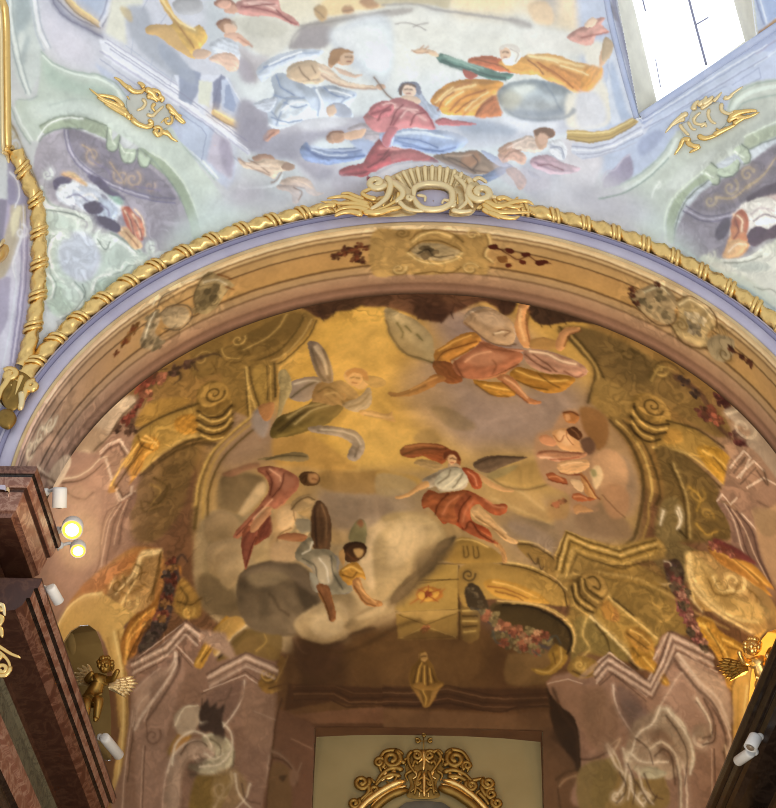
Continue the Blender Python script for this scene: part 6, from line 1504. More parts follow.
p cf9f6c m.3|2818,2094 2844,2081 2861,2099 2856,2126 2832,2135 2819,2121
l 7c4828 w5.6 b2.8|2826,2100 2853,2099
p b99b74 m.5|2824,2132 2858,2129 2885,2149 2859,2179 2819,2165
p a3947a m.9|2683,2232 2727,2202 2793,2166 2859,2150 2912,2178 2926,2236 2900,2281 2834,2297 2781,2297 2754,2269 2715,2278
l 6c604c w8.3 b4.2|2768,2269 2807,2224 2832,2180
l cabd9c w9.7 b4.2|2807,2253 2859,2223 2899,2222
p a44a26 m.8|2893,2155 2951,2168 2997,2219 2992,2272 2952,2273 2925,2222
l d17a48 w8.4 b4.2|2920,2172 2965,2206 2981,2249
p c09560 m.5|2951,2174 3004,2198 3058,2237 3124,2266 3169,2275 3151,2291 3098,2285 3031,2256 2991,2220
p bf935c m.5|2675,2249 2714,2240 2720,2269 2662,2299 2610,2331 2557,2343 2544,2329 2596,2314
p 9d431f m.9|2684,2342 2715,2292 2781,2306 2860,2296 2926,2286 2966,2322 2940,2366 2901,2424 2889,2481 2836,2468 2797,2483 2769,2427 2729,2384 2690,2399
p b04f28 m.9|2769,2412 2848,2354 2926,2294 2993,2321 3059,2362 3125,2359 3131,2402 3087,2427 3033,2406 2980,2365 2941,2395 2955,2465 3035,2505 3062,2561 3089,2588 3036,2575 2969,2549 2916,2523 2876,2495 2823,2468 2797,2483
l 6b2810 w11 b4.1|2809,2454 2888,2382 2953,2323
l 6b2810 w11 b4.1|2903,2509 2901,2424 2954,2366
l d97a48 w11 b4.1|2835,2425 2901,2353 2980,2330
l d97a48 w9.5 b4.1|2955,2508 3022,2534 3062,2569
l d28a58 w8.3 b4.1|3006,2335 3086,2390 3126,2388
p c4975e m.7|2941,2395 2980,2379 3034,2420 3074,2476 3128,2530 3195,2569 3168,2584 3115,2558 3061,2504 3008,2478 2954,2437
p b98a52 m.6|3035,2547 3089,2574 3129,2628 3136,2691 3112,2684 3103,2629 3062,2588
l e0bb86 w8.2 b4.1|2967,2400 3047,2454 3128,2524
F
F painted_angel pink robed figure with bowed head seated on the left cloud
p a86a4a m.9|1795,2125 1864,2119 1932,2136 2001,2179 2029,2227 2002,2284 1963,2341 1923,2381 1854,2361 1814,2386 1773,2455 1733,2509 1692,2534 1686,2489 1732,2436 1786,2383 1840,2314 1866,2257 1852,2195
l 73402a w10 b4.3|1868,2332 1921,2278 1961,2206
l c8906c w10.1 b4.3|1864,2150 1893,2230 1867,2302
l 73402a w8.7 b4.3|1823,2145 1879,2182 1893,2245
p 944f34 m.8|1815,2459 1869,2412 1896,2467 1870,2522 1816,2569 1788,2573
p a05c3e m.7|1732,2465 1788,2486 1788,2573 1761,2656 1742,2717 1728,2653 1719,2566
p b98058 m.6|1773,2455 1855,2390 1882,2407 1815,2474 1774,2528
p 5c4024 m.5|2028,2206 2055,2171 2108,2175 2138,2204 2136,2243 2096,2255 2056,2244
p b5834e m.3|2077,2197 2114,2194 2131,2224 2104,2247 2077,2233
p 8f7c52 m.5|1794,2065 1903,2055 1998,2043 2066,2062 2075,2100 1999,2103 1904,2083
l 5e5030 w7.3 b4.4|1849,2073 1958,2061 2066,2078
p 94684c m.4 b5.9 o.8|1600,2125 1697,2094 1794,2081 1809,2112 1726,2131 1657,2151
F painted_angel pale seated figure with a dark brown wing below the pink one
p a58a5c m.6|2003,2358 2043,2317 2097,2311 2119,2342 2098,2378 2044,2404 2017,2403
p c0a070 m.3|2043,2326 2092,2320 2103,2352 2071,2368
l 6c4e2e w8.4 b4.2|2004,2373 2030,2331 2084,2313
p b39a6c m.9|1883,2437 1923,2381 1990,2357 2031,2418 2085,2450 2099,2508 2059,2562 2006,2588 2033,2632 2006,2681 1911,2667 1911,2554
l 80683e w9.7 b4.2|1911,2554 1978,2530 2059,2548
l d0ba8c w8.4 b4.2|1923,2411 1990,2401 2005,2474
p a06a40 m.6|1924,2541 2005,2526 2072,2549 2059,2577 1978,2573
p 94876c m.6|2018,2446 2099,2465 2113,2522 2045,2505
p 62472e m.8|2099,2450 2124,2351 2165,2367 2200,2454 2206,2539 2193,2637 2140,2650 2100,2592 2099,2508
l 432e1c w9.6 b4.1|2125,2380 2126,2509 2140,2622
l 846344 w8.3 b4.1|2165,2396 2187,2511 2175,2609
F painted_angel angel in grey blue and ochre tunic leaning down with both arms from the cloud
p 7e7a5c m.5|2300,2569 2312,2513 2352,2457 2384,2472 2392,2528 2385,2592 2340,2581
p 94694a m.4 b4.1|2339,2485 2357,2463 2379,2486 2374,2528
p 857f74 m.9|2006,2644 2046,2590 2113,2565 2100,2620 2193,2637 2247,2680 2247,2763 2314,2832 2301,2867 2234,2872 2167,2844 2127,2788 2100,2732 2046,2688
p a09a8e m.7|2100,2676 2194,2665 2221,2735 2208,2817 2141,2788
l 5c584e w9.5 b4.1|2114,2705 2141,2788 2208,2858
l c4bca8 w8.1 b4.1|2154,2678 2194,2734 2208,2803
p 4d3420 m.6|2266,2652 2281,2597 2340,2584 2385,2612 2388,2654 2354,2681 2314,2700 2282,2689
p c2915c m.3|2313,2625 2353,2603 2374,2631 2353,2676 2322,2678
l 3c2614 w10.9 b2.7|2300,2611 2353,2587 2388,2620 2380,2662
p b5842f m.8|2247,2763 2287,2722 2340,2709 2381,2764 2386,2799 2354,2777 2314,2818 2274,2804
l dfae50 w8.1 b4.1|2274,2749 2327,2736 2367,2777
p b8854c m.6|2314,2818 2341,2791 2381,2859 2435,2913 2477,2921 2472,2938 2408,2935 2355,2886
p a8743e m.6|2127,2821 2181,2816 2221,2926 2229,3007 2194,2993 2167,2925 2141,2884
p b17c48 m.5|2130,2820 2173,2821 2209,2913 2230,2986 2220,3022 2194,3004 2184,2931
p b8854c m.5|2316,2786 2351,2768 2388,2878 2441,2903 2477,2925 2442,2943 2370,2914
F
F painted_cherubs cluster of rosy cherubs tumbling on a cloud at the right of the sky
p b9865a m.7|3429,1771 3483,1739 3520,1777 3501,1848 3574,1879 3611,1938 3574,2032 3610,2111 3592,2217 3611,2276 3539,2306 3484,2253 3412,2221 3340,2189 3357,2126 3411,2078 3285,2051 3303,2028 3374,1999 3302,1965 3374,1913 3428,1861
p 8f5632 m.5|3440,1760 3494,1741 3509,1784 3472,1822
p 7d4a2c m.5|3446,1871 3501,1848 3556,1883 3592,1942 3537,1952 3483,1918
p cf9a6a m.5|3374,1913 3446,1902 3501,1958 3446,1988 3392,1975
p c08a62 m.6|3285,2043 3392,2009 3537,1995 3555,2027 3429,2059
p cf9c70 m.5|3393,2080 3501,2044 3574,2075 3537,2123 3429,2158
p a3542e m.7|3350,2167 3429,2146 3501,2169 3538,2225 3593,2278 3521,2308 3466,2235 3376,2225
l c87848 w11.5 b5.7|3375,2165 3465,2174 3520,2248
l 7d3c1e w11.5 b5.7|3484,2213 3557,2296
p c28450 m.5|3484,2293 3611,2276 3593,2319 3503,2342
l 8a5a38 w9.9 b5.9|3392,1988 3501,1993 3592,2029
l e0b484 w9.9 b5.9|3410,1929 3465,1943
p bf9268 m.4|3503,2342 3593,2319 3630,2345 3539,2385 3485,2380
p aab07c m.3 o.8|3585,2106 3621,2087 3622,2192 3596,2196
F
p a98a66 b12 o.8 m.3|3576,1675 3686,1788 3778,1902 3833,2065 3851,2231 3796,2366 3684,2305 3629,2191 3610,2025 3538,1842
p a4896c b11.9 o.8|3647,2018 3777,1990 3832,2151 3795,2325 3684,2284
p 967a5c b11.4 o.8|3503,2370 3648,2290 3796,2406 3778,2501 3541,2483
p 96703c b12.2 o.7|3520,1709 3649,1728 3666,1882 3592,1942 3538,1842
p ab8650 b9.4 o.8|3359,2326 3466,2315 3450,2415 3360,2424
r b5764a w26.3|3395,2342 3430,2319
F 5
p a35a30 m.8|2684,2348 2715,2295 2781,2306 2860,2296 2913,2289 2927,2338 2888,2410 2863,2482 2818,2474 2788,2469 2756,2427 2716,2387 2690,2388
p ad5b34 m.8|2861,2368 2926,2297 2993,2324 3059,2365 3120,2365 3129,2402 3086,2424 3033,2403 2980,2365 2941,2395 2941,2452 2982,2507 3062,2563 3089,2588 3036,2575 2969,2547 2916,2517 2889,2481 2862,2425
l 63290f w8.2 b4.1|2876,2467 2888,2396 2940,2323
l 63290f w6.9 b4.1|2756,2427 2769,2370 2821,2311
l 63290f w6.8 b4.1|2916,2509 2942,2466 2995,2535 3062,2575
l c4774c w9.6 b4.1|2796,2426 2822,2369 2874,2325
l c98055 w8.3 b4.1|3019,2341 3073,2376 3120,2380
l c4774c w8.2 b4.1|2902,2467 2914,2410 2953,2351
p caa26c m.7|2943,2400 2975,2377 3023,2409 3074,2467 3128,2530 3189,2566 3174,2584 3109,2553 3050,2499 2995,2473 2954,2437
l 8d6234 w6.8 b4.1|2968,2437 3048,2491 3128,2552
p b9b195 m.7|2754,2225 2806,2174 2872,2158 2914,2187 2923,2231 2894,2266 2834,2291 2781,2283 2754,2263
l 7b6f55 w7 b2.8|2767,2254 2820,2209 2832,2171
l 7b6f55 w6.9 b2.8|2847,2276 2873,2238 2899,2193
l dfd5b4 w8.3 b2.8|2807,2268 2849,2232 2878,2196
p ab512c m.6|2893,2158 2938,2168 2981,2196 3000,2243 2987,2278 2952,2271 2939,2221 2912,2193
l d4845a w7 b2.8|2925,2178 2962,2215 2973,2258
p d4a876 m.2|2823,2088 2847,2081 2863,2102 2858,2129 2837,2141 2821,2124
p 7d3f22 b2.8|2794,2070 2818,2055 2855,2057 2879,2083 2884,2113 2869,2108 2858,2084 2831,2075 2813,2094 2800,2109
l 5c3418 w5.6 b2.8|2832,2102 2842,2099
l 5c3418 w5.6 b2.8|2849,2105 2857,2108
l a8583c w5.6 b2.8|2834,2126 2848,2128
F 2
p d1a065 m.2|2280,1556 2315,1540 2356,1576 2346,1626 2307,1633 2281,1608
p ad6f38 b4.1|2265,1541 2307,1512 2355,1524 2384,1563 2389,1605 2364,1595 2341,1556 2298,1548 2277,1575
l 6b3d1e w8.2 b4.1|2295,1581 2309,1577
l 6b3d1e w8.2 b4.1|2324,1583 2338,1589
l a65238 w8.2 b4.1|2303,1614 2325,1620
l 5f4424 w10.2 b6.1|2120,1662 2173,1635 2229,1686 2260,1756
l c9a468 w12.2 b6.1|2157,1684 2211,1675 2248,1720
l 4a3c1c w12.1 b6.1|1926,1899 2033,1801 2158,1748
l b39f66 w10.1 b6|1998,1864 2087,1785 2177,1759
l 51482e w10.3 b6.2|1974,1680 2045,1620 2117,1583
l c2b49c w10.3 b6.2|1989,1589 2062,1576 2117,1587
l 5c4f40 w10.3 b6.2|2074,1358 2115,1513 2154,1587
l 5c4f40 w10.3 b6.2|2140,1375 2169,1472 2182,1566
l c4b294 w10.4 b6.2|2092,1346 2142,1446 2163,1541
l c4b8a2 w9.7 b5.8|2144,1914 2235,1929 2325,1967 2354,2017
l d8b074 w11.7 b5.9|2376,1824 2447,1844 2512,1853
F 4
F
F 9
p b08a66 b8.6|3283,1934 3371,1875 3427,1757 3517,1741 3589,1926 3637,2051 3638,2255 3590,2334 3478,2383 3461,2280 3341,2222 3284,2083
p 9c7040 b7.2|3525,1719 3607,1702 3672,1769 3671,1909 3621,1978 3589,1926 3540,1856
p c49a70 b7 o.9|3588,2041 3654,1961 3736,1973 3785,2078 3768,2195 3703,2298 3646,2236 3613,2131
p b68a62 b8.6 o.9|3638,2219 3703,2170 3785,2210 3785,2338 3704,2388 3654,2324
p b3763f m.5|3429,1759 3460,1745 3508,1752 3516,1791 3492,1825 3451,1823 3435,1795
p d09a66 b4.5|3440,1775 3461,1767 3468,1800 3448,1813
l 6e3c20 w8.1 b3.6|3432,1760 3476,1748 3513,1765
p cf9d68 m.5|3371,1904 3403,1876 3451,1862 3484,1906 3532,1955 3556,2018 3516,2016 3443,2008 3395,1977
p d9ad7c b5.3|3403,1889 3443,1893 3483,1954 3451,1978 3411,1946
l 9c5a32 w5.3 b3.5|3379,1922 3411,1956 3435,1913
l 9c5a32 w4.4 b3.5|3451,1872 3451,1921 3483,1964
p 6d4226 m.4|3451,1868 3484,1847 3516,1861 3535,1900 3516,1929 3483,1915 3459,1896
l 9a6a44 w5.3 b3.6|3476,1864 3500,1883 3516,1910
p 7d5c46 b5.3 m.3|3524,1928 3573,1899 3605,1942 3597,1992 3564,2017 3532,1984
p c98d62 m.5|3299,1942 3339,1923 3379,1941 3395,1977 3355,1992 3315,1978
p ba8560 m.6|3287,2055 3308,2025 3363,2017 3443,2017 3516,2006 3564,2007 3532,2041 3443,2068 3396,2085 3340,2074 3300,2072
l e0b896 w8.6 b4.3|3308,2066 3356,2066 3403,2073
l 8a5238 w6.1 b3.5|3297,2041 3355,2022 3443,2019 3524,2016
l a8573a w5.2 b3.5|3364,2074 3443,2062 3516,2038
p d2a470 m.6|3396,2107 3427,2077 3492,2061 3556,2050 3572,2082 3540,2124 3476,2152 3420,2150
l 8f4e2a w6 b3.4|3412,2151 3476,2157 3532,2144
l e4bd8c w7.8 b3.5|3420,2104 3476,2082 3532,2070
p a85c34 m.5|3340,2168 3372,2152 3404,2170 3444,2183 3452,2218 3412,2214 3373,2209 3349,2194
l d08a58 w5.9 b3.4|3356,2184 3396,2176 3428,2194
l 6b3218 w5.1 b3.4|3349,2199 3396,2209 3452,2215
p c08a52 m.6|3524,2136 3556,2158 3589,2217 3614,2277 3589,2286 3557,2267 3533,2217
l e0ae6c w7.7 b3.4|3557,2195 3581,2237 3602,2270
l 8a3e1e w6 b3.4|3492,2150 3532,2153 3565,2194 3605,2260 3630,2282
p d3b184 m.5|3468,2189 3516,2183 3541,2216 3533,2253 3501,2239
p ddc090 b5.2 m.3|3580,2118 3621,2073 3645,2125 3629,2193 3605,2224 3589,2172
p 8d8a58 b5.2 o.8|3580,2108 3605,2104 3613,2140 3589,2153
p b8673a m.5|3477,2287 3509,2261 3557,2276 3606,2283 3573,2301 3509,2309
l e09a68 w5.9 b3.4|3490,2285 3525,2281 3557,2289
p c0905e m.4|3486,2347 3517,2326 3574,2345 3590,2360 3526,2377 3502,2389
p b9714a b4.2 o.8|3374,2342 3405,2321 3421,2328 3398,2365
l 7a5638 w5.1 b3.4 o.7|3646,2254 3703,2316 3769,2368
F
F 4
p 9c8a62 m.5 b4.4|2464,1112 2492,1101 2548,1134 2640,1192 2718,1291 2735,1390 2730,1485 2660,1463 2593,1431 2537,1370 2499,1290 2476,1209
p ab9970 b8.7 o.8|2502,1129 2610,1192 2703,1291 2720,1410 2628,1371 2534,1251
l 4a3f28 w10.4 b5.2|2475,1189 2511,1310 2583,1419 2660,1455 2736,1489
l 5c5a34 w14 x7 b5.2|2534,1211 2565,1271 2563,1311
l 5c5a34 w14 x7 b5.2|2580,1231 2611,1272
l 5c5a34 w13.9 x7 b5.2|2642,1292 2673,1331
p b1916c m.6|2891,1188 2945,1120 3022,1086 3083,1109 3145,1162 3167,1240 3161,1320 3099,1343 3023,1315 2961,1260 2915,1223
p c4a684 b8.8 o.8|2961,1131 3037,1109 3099,1147 3114,1206 3038,1213 2976,1178
l 7f5c3c w8.7 b5.2|2900,1200 2977,1279 3054,1336 3145,1342
l 7f5c3c w7 b5.2|3053,1272 3099,1235 3145,1242 3114,1274
l e0caa4 w7 b5.2|3062,1263 3108,1246
p b37a32 m.8|2735,1430 2780,1369 2855,1306 2931,1266 2977,1290 2986,1326 2932,1381 2872,1429 2826,1466 2812,1526 2766,1508 2745,1481
l 6f3f16 w8.7 b5.2|2745,1481 2795,1408 2886,1364 2962,1328
l d9a24c w10.4 b5.2|2765,1401 2840,1339 2931,1286
l 6f3f16 w6.9 b5.2|2826,1466 2887,1420 2947,1372
p 95572e m.7|2730,1489 2772,1472 2827,1486 2857,1524 2891,1601 2843,1627 2798,1617 2752,1568
p b06e4a m.7|2839,1486 2887,1432 2947,1380 2992,1329 3054,1344 3130,1368 3210,1386 3197,1443 3146,1489 3085,1539 3024,1572 2949,1589 2888,1582 2848,1544
p bf8560 b10.4 o.7|2902,1455 2978,1390 3084,1400 3130,1423 3054,1482 2963,1498
l 7c4426 w8.6 b5.2|2845,1470 2866,1528 2891,1581
l 8a5232 w7 b5.2|2980,1330 3011,1355 3054,1372 3161,1380
l 8a5232 w6.9 b5.2 o.7|3054,1451 3069,1489 3048,1550
l d29a70 w8.7 b5.2|2902,1474 2963,1419 3039,1393
p c28a54 m.5|3182,1098 3194,1035 3231,1010 3268,1013 3241,1050 3228,1112 3237,1191 3253,1269 3247,1325 3219,1333 3191,1297 3173,1219
l dcae74 w12.3 b5.3|3200,1075 3197,1176 3222,1293
l 7d4c26 w7 b5.3|3237,1070 3231,1172 3250,1297
p ae8448 m.4 b5.3|3253,1289 3315,1260 3392,1267 3407,1312 3330,1337 3268,1338
p c08a58 m.5|3389,1308 3408,1225 3439,1183 3502,1163 3527,1170 3486,1202 3448,1237 3435,1307 3413,1335
l 7d4c26 w7.1 b5.3|3527,1174 3470,1213 3439,1299
p b5866a m.7|3216,1373 3268,1346 3330,1349 3407,1364 3485,1390 3547,1417 3562,1465 3515,1502 3437,1497 3345,1505 3283,1487 3231,1442
l e0c4a0 w12.3 b5.3|3253,1364 3345,1370 3422,1405 3500,1414
l 73452c w8.7 b5.2|3225,1392 3283,1443 3360,1487
l 73452c w7 b5.2|3268,1386 3345,1442 3391,1485
l 8f5a40 w8.8 b5.3|3438,1477 3500,1505 3540,1477
p b27c2c m.8|3140,1541 3176,1485 3222,1487 3283,1502 3360,1510 3422,1500 3499,1517 3452,1592 3390,1635 3314,1639 3237,1607 3176,1576
l e2b052 w10.4 b5.2|3176,1509 3268,1544 3360,1557 3453,1534
l 74501c w8.7 b5.2|3176,1576 3253,1609 3344,1619
l 74501c w7 b5.2|3299,1520 3360,1569 3406,1593
p b8822e m.7|2949,1609 2994,1598 3055,1604 3131,1600 3176,1634 3167,1682 3116,1699 3055,1690 2994,1652
l e2b052 w8.6 b5.1|3009,1628 3085,1644 3146,1646
l 74501c w8.5 b5.1|2964,1627 3040,1687 3131,1694
p b87a4c m.6|3070,1568 3130,1549 3173,1576 3216,1649 3262,1693 3314,1705 3298,1723 3237,1720 3192,1683 3146,1630 3100,1596
l d8a878 w8.6 b5.2|3115,1567 3176,1615 3237,1689
l 7d4826 w6.9 b5.2|3100,1592 3161,1656 3237,1720
p a56c38 m.5|2737,1568 2798,1586 2786,1617 2723,1638 2678,1673 2603,1707 2528,1722 2491,1695 2543,1696 2618,1666 2677,1627
l 6f431e w6.7 b5.1|2513,1714 2603,1696 2693,1646
l cf9656 w6.8 b5.1|2618,1673 2692,1623 2752,1587
F
F 6
p a3654a m.8|1803,2121 1867,2115 1932,2143 1997,2178 2030,2223 2019,2278 1973,2317 1936,2356 1898,2380 1846,2347 1770,2437 1706,2512 1672,2522 1705,2471 1782,2396 1846,2319 1870,2251 1851,2177
p b67a5c b6.7 o.7|1894,2153 1971,2184 2005,2235 1960,2274 1908,2241
l 6c3424 w6.8 b4.1|1850,2148 1882,2210 1871,2294
l 6c3424 w6.7 b4|1946,2173 1934,2243 1884,2309
l 6c3424 w6.7 b4|1693,2511 1757,2449 1833,2360
l d29f7c w6.8 b4.1|1868,2136 1920,2185 1928,2214
l d29f7c w6.7 b4|1783,2424 1834,2374 1884,2323
p 8f4c38 m.6|1810,2550 1835,2471 1873,2414 1894,2476 1881,2529 1835,2555
p 96543e m.7|1722,2541 1783,2479 1809,2509 1784,2588 1746,2705 1730,2650
l 5f2a1c w6.6 b4|1746,2692 1771,2600 1797,2535
p b0815a m.5|1770,2478 1846,2375 1885,2373 1835,2457 1784,2507
p 6a4a28 m.5|2027,2195 2060,2172 2111,2178 2139,2208 2132,2249 2087,2258 2048,2244
p b48654 b5.3 m.2|2075,2187 2116,2184 2134,2213 2117,2243 2086,2230
l 4f3218 w6.7 b4|2048,2210 2073,2192 2061,2234
l 8d5a34 w5.3 b4|2101,2214 2124,2221
F 7
p bf9c6a b6.6 m.4|1885,2407 1936,2364 1999,2360 2013,2416 2001,2497 1950,2547 1925,2612 1900,2637 1874,2582 1886,2502
p c9a878 b6.6 m.5|1911,2409 1961,2371 2007,2383 2001,2470 1937,2506
l 8a6a40 w6.5 b3.9|1912,2598 1925,2532 1988,2496
l 8a6a40 w5.2 b3.9|2000,2388 2013,2457 2051,2472
p a58a5e m.4|1987,2359 2024,2321 2075,2307 2118,2326 2113,2367 2050,2385 2007,2402
p c0a06c b5.3 m.2|2050,2322 2100,2314 2113,2348 2075,2360
l 5f4426 w6.6 b4|1992,2387 2025,2348 2075,2321 2113,2340
p a87048 m.5|1912,2545 1963,2524 2052,2534 2077,2554 2027,2565 1950,2563
p 9a8e72 m.5 b3.9|2013,2457 2089,2455 2100,2515 2039,2525
p c0a074 b7.8 m.3|1900,2571 2014,2578 2052,2619 2002,2683 1913,2691 1874,2649
p 6b4c30 m.7 b3.9|2101,2394 2121,2354 2143,2346 2176,2383 2197,2451 2203,2545 2178,2610 2141,2628 2103,2582 2094,2488
l 493020 w6.5 b3.9|2114,2394 2119,2489 2128,2609
l 8f6c48 w6.5 b3.9|2151,2369 2177,2451 2178,2558
F 8
p 8f866c m.7|2009,2644 2039,2592 2090,2554 2110,2584 2103,2621 2191,2626 2229,2677 2242,2755 2317,2846 2305,2861 2230,2876 2179,2857 2129,2779 2091,2713 2027,2684
p b0a284 b6.4 m.5|2111,2674 2191,2663 2217,2729 2204,2819 2141,2805 2111,2739
l 5d594a w6.4 b3.8|2052,2672 2116,2713 2129,2792
l 5d594a w6.4 b3.8|2204,2663 2217,2755 2267,2846
l d2cbb4 w6.4 b3.8|2141,2675 2179,2728 2192,2806
l d2cbb4 w5.2 b3.9|2052,2646 2090,2621 2105,2582
p 9a9580 m.4|2091,2752 2129,2779 2141,2856 2103,2843
p 8a8055 b5.1 m.4|2296,2560 2315,2507 2352,2462 2390,2495 2391,2561 2379,2600 2316,2587
p 8f5c3c b5.2 o.9|2340,2481 2360,2457 2378,2481 2365,2508
p 5c3c20 m.5|2266,2638 2279,2607 2328,2584 2379,2595 2391,2632 2379,2666 2342,2694 2304,2699 2279,2678
p c29a5e b3.8|2326,2631 2354,2621 2376,2637 2369,2666 2342,2671
l 7a4e2a w10.2 b3.8|2291,2652 2317,2678 2342,2691
l 3d2614 w6.4 b3.8|2271,2638 2304,2600 2354,2590 2391,2621
p b58c54 m.3|2246,2651 2271,2625 2279,2691 2267,2717
p b98632 m.7|2247,2755 2292,2712 2342,2699 2380,2756 2387,2795 2355,2782 2330,2815 2292,2823
l e0b256 w6.4 b3.8|2267,2743 2317,2725 2367,2756
l 6f4a18 w6.4 b3.8|2267,2768 2317,2782 2342,2756
p b07c46 m.6|2317,2808 2350,2785 2380,2846 2418,2892 2473,2913 2473,2935 2443,2941 2393,2931 2355,2885
l d6a868 w6.3 b3.8|2350,2808 2380,2864 2443,2915
l 6f4520 w5.1 b3.8|2330,2833 2380,2910 2443,2938
p 946038 m.6|2129,2820 2192,2827 2212,2909 2230,2973 2225,3011 2197,3018 2192,2972 2167,2908 2141,2869
l 5d3818 w6.3 b3.8|2141,2856 2179,2934 2199,3011
F
p 7a6850 b7.7 m.3 o.8|1707,2755 1785,2695 1887,2676 1989,2690 2053,2724 2103,2804 2129,2882 2053,2828 1938,2745 1810,2737
l 57452f w11.5 b7.7 o.7|1874,2859 1900,2886 1925,2939 1976,2980
p 7d5f2a b8.5 o.6|1442,1617 1636,1641 1648,1828 1571,1906 1473,1869 1444,1733
l 4a3618 w14.8 b4.2|1444,1664 1505,1726 1583,1735 1641,1675
l 4a3618 w14.8 b4.2|1443,1728 1508,1786 1593,1793 1648,1736
l 4a3618 w14.7 b4.2|1446,1789 1514,1843 1595,1848 1650,1796
l d2ac5c w12.7 b4.2|1458,1700 1526,1759 1599,1757 1639,1711
l d2ac5c w12.6 b4.2|1457,1764 1529,1819 1602,1817 1641,1767
l d2ac5c w10.5 b4.2|1472,1837 1539,1885 1597,1885
p b18b43 m.5 b4.3|1444,1562 1480,1502 1553,1497 1613,1548 1608,1612 1541,1651 1471,1638
v 44310f w14.9 n1.5|1537,1572 1599,1568
l 5c4620 w13 b6.5|1442,1617 1384,1625 1225,1647 1084,1693
l 4f3a18 w17 b8.5 o.8|1141,2008 1279,1929 1435,1891 1552,1920
p 7f6230 b8.4 o.6|3807,1666 3990,1707 3988,1799 3872,1877 3790,1831
l 4a3618 w14.7 b4.2|3822,1639 3856,1699 3932,1729 4021,1698
l 4a3618 w14.6 b4.2|3807,1703 3843,1767 3919,1796 4001,1759
l 4a3618 w14.6 b4.2|3802,1769 3839,1827 3903,1851 3969,1818
l d2ac5c w12.6 b4.2|3818,1677 3867,1733 3939,1759 4009,1729
l d2ac5c w12.5 b4.2|3810,1739 3854,1800 3919,1824
p b08a45 m.5 b4.2|3838,1589 3896,1527 3973,1537 4022,1605 4002,1657 3913,1670 3857,1644
v 44310f w14.8 n1.5|3930,1601 3991,1624
p b08a45 m.5 b3.7|3538,2749 3574,2708 3635,2709 3673,2772 3675,2847 3628,2845 3583,2801
v 44310f w12.9 n1.5|3630,2777 3664,2822
l 4a3618 w12.8 b3.6|3493,2809 3531,2898 3604,2932
l d2ac5c w9.1 b3.6|3482,2828 3513,2907 3576,2949
p cb9a3e m.3 b2.7|2666,2874 2695,2849 2721,2835 2748,2848 2783,2859 2770,2883 2743,2905 2709,2911 2682,2898
l a85526 w8.1 x4 b2.7|2722,2870 2668,2844
l a85526 w8.1 x4 b2.7|2722,2870 2788,2842
l a85526 w8 x4 b2.7|2722,2878 2682,2919
l a85526 w8 x4 b2.7|2722,2878 2775,2910
l a85526 w8.1 x4 b2.7|2722,2870 2724,2824
r b24f22 w24.2|2722,2876
L 4e3a1a w6.7|2733,2701 2628,2795 2588,2831
L 4e3a1a w6.7|2636,2798 2882,2789
L 4e3a1a w6.7|2550,2969 2885,2952
p c4a058 b4 o.7|2576,2977 2710,3016 2869,2968 2869,2952 2563,2964
p 6a4c22 b4 o.6|2591,3111 2710,3064 2858,3102
p 5f4c2a b4 m.4|3094,2920 3228,2923 3362,2970 3458,3031 3484,3097 3469,3146 3379,3104 3231,3057 3123,3008 3069,2969
l 2f2414 w10.8 b4|3121,2921 3254,2921 3389,2974 3480,3043 3493,3123 3470,3165
l d6b26a w8.1 b2.7|3094,2901 3254,2905 3389,2946 3479,3011 3511,3082 3499,3150
r b26a46 w34.8|3037,2983 3110,3022 3150,3047 3240,3100 3317,3069 3204,3053
r 93804e w29.4|3069,3015 3191,3099 3286,3135 3366,3099 3265,3050 3138,3088 3082,2982
r 984e36 w26.8|3177,3073 3299,3108 3352,3078 3125,3123 3233,3151
r c28e62 w21.4|3097,3041 3226,3084 3306,3059 3259,3110
l 5d6258 w8.1 x4 b4|3366,3104 3405,3075 3433,3114
l 5d6258 w8 x4 b4|3070,3063 3085,3116 3112,3129
l 5d6258 w8 x4 b4|3287,3162 3328,3187
p 574730 m.3 b4|2915,2854 2941,2807 2973,2817 3014,2865 3041,2932 2988,2947 2935,2921
r 6e5d42 w24.1|2947,2839 2974,2880 3004,2919
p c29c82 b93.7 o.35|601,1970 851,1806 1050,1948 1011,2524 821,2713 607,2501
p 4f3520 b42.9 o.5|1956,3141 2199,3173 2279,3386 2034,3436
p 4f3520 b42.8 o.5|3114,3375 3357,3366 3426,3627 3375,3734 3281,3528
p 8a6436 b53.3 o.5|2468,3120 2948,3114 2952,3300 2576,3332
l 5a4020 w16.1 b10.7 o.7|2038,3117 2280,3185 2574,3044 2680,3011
P d2a656 b4.5|4408,3227 4462,3071 4535,2888 4614,2815 4570,2891 4542,3004 4528,3139 4524,3297 4529,3464 4503,3692 4482,3778 4441,3595
l f0d184 w11.8 b4.4|4499,3190 4491,3334 4489,3529 4474,3725
l 8a6430 w8.7 b2.9|4405,3242 4420,3434 4445,3649
l c49a4c w8.8 b2.9|4447,3218 4454,3427 4473,3643
p c0a288 b4.2 o.6|3963,3102 4023,2995 4220,3057 4221,3085 4031,3022 3978,3127
p b4957e b4.2 o.6|4009,3191 4082,3105 4254,3177 4256,3204 4086,3132 4024,3217
p bfa188 b4.1 o.5|3555,3267 3702,3174 3914,3272 3915,3299 3703,3203 3556,3296
p 8a6a58 b4.1 o.5|3570,3306 3703,3214 3902,3314 3902,3335 3704,3244 3584,3324
p 876858 b5.5 o.5 m.3|3736,3345 3795,3420 3869,3506 3956,3550 3930,3593 3844,3575 3769,3476
p c4a890 b7.1 o.5|4109,3189 4214,3254 4353,3338 4389,3427 4293,3350 4156,3264
F 1
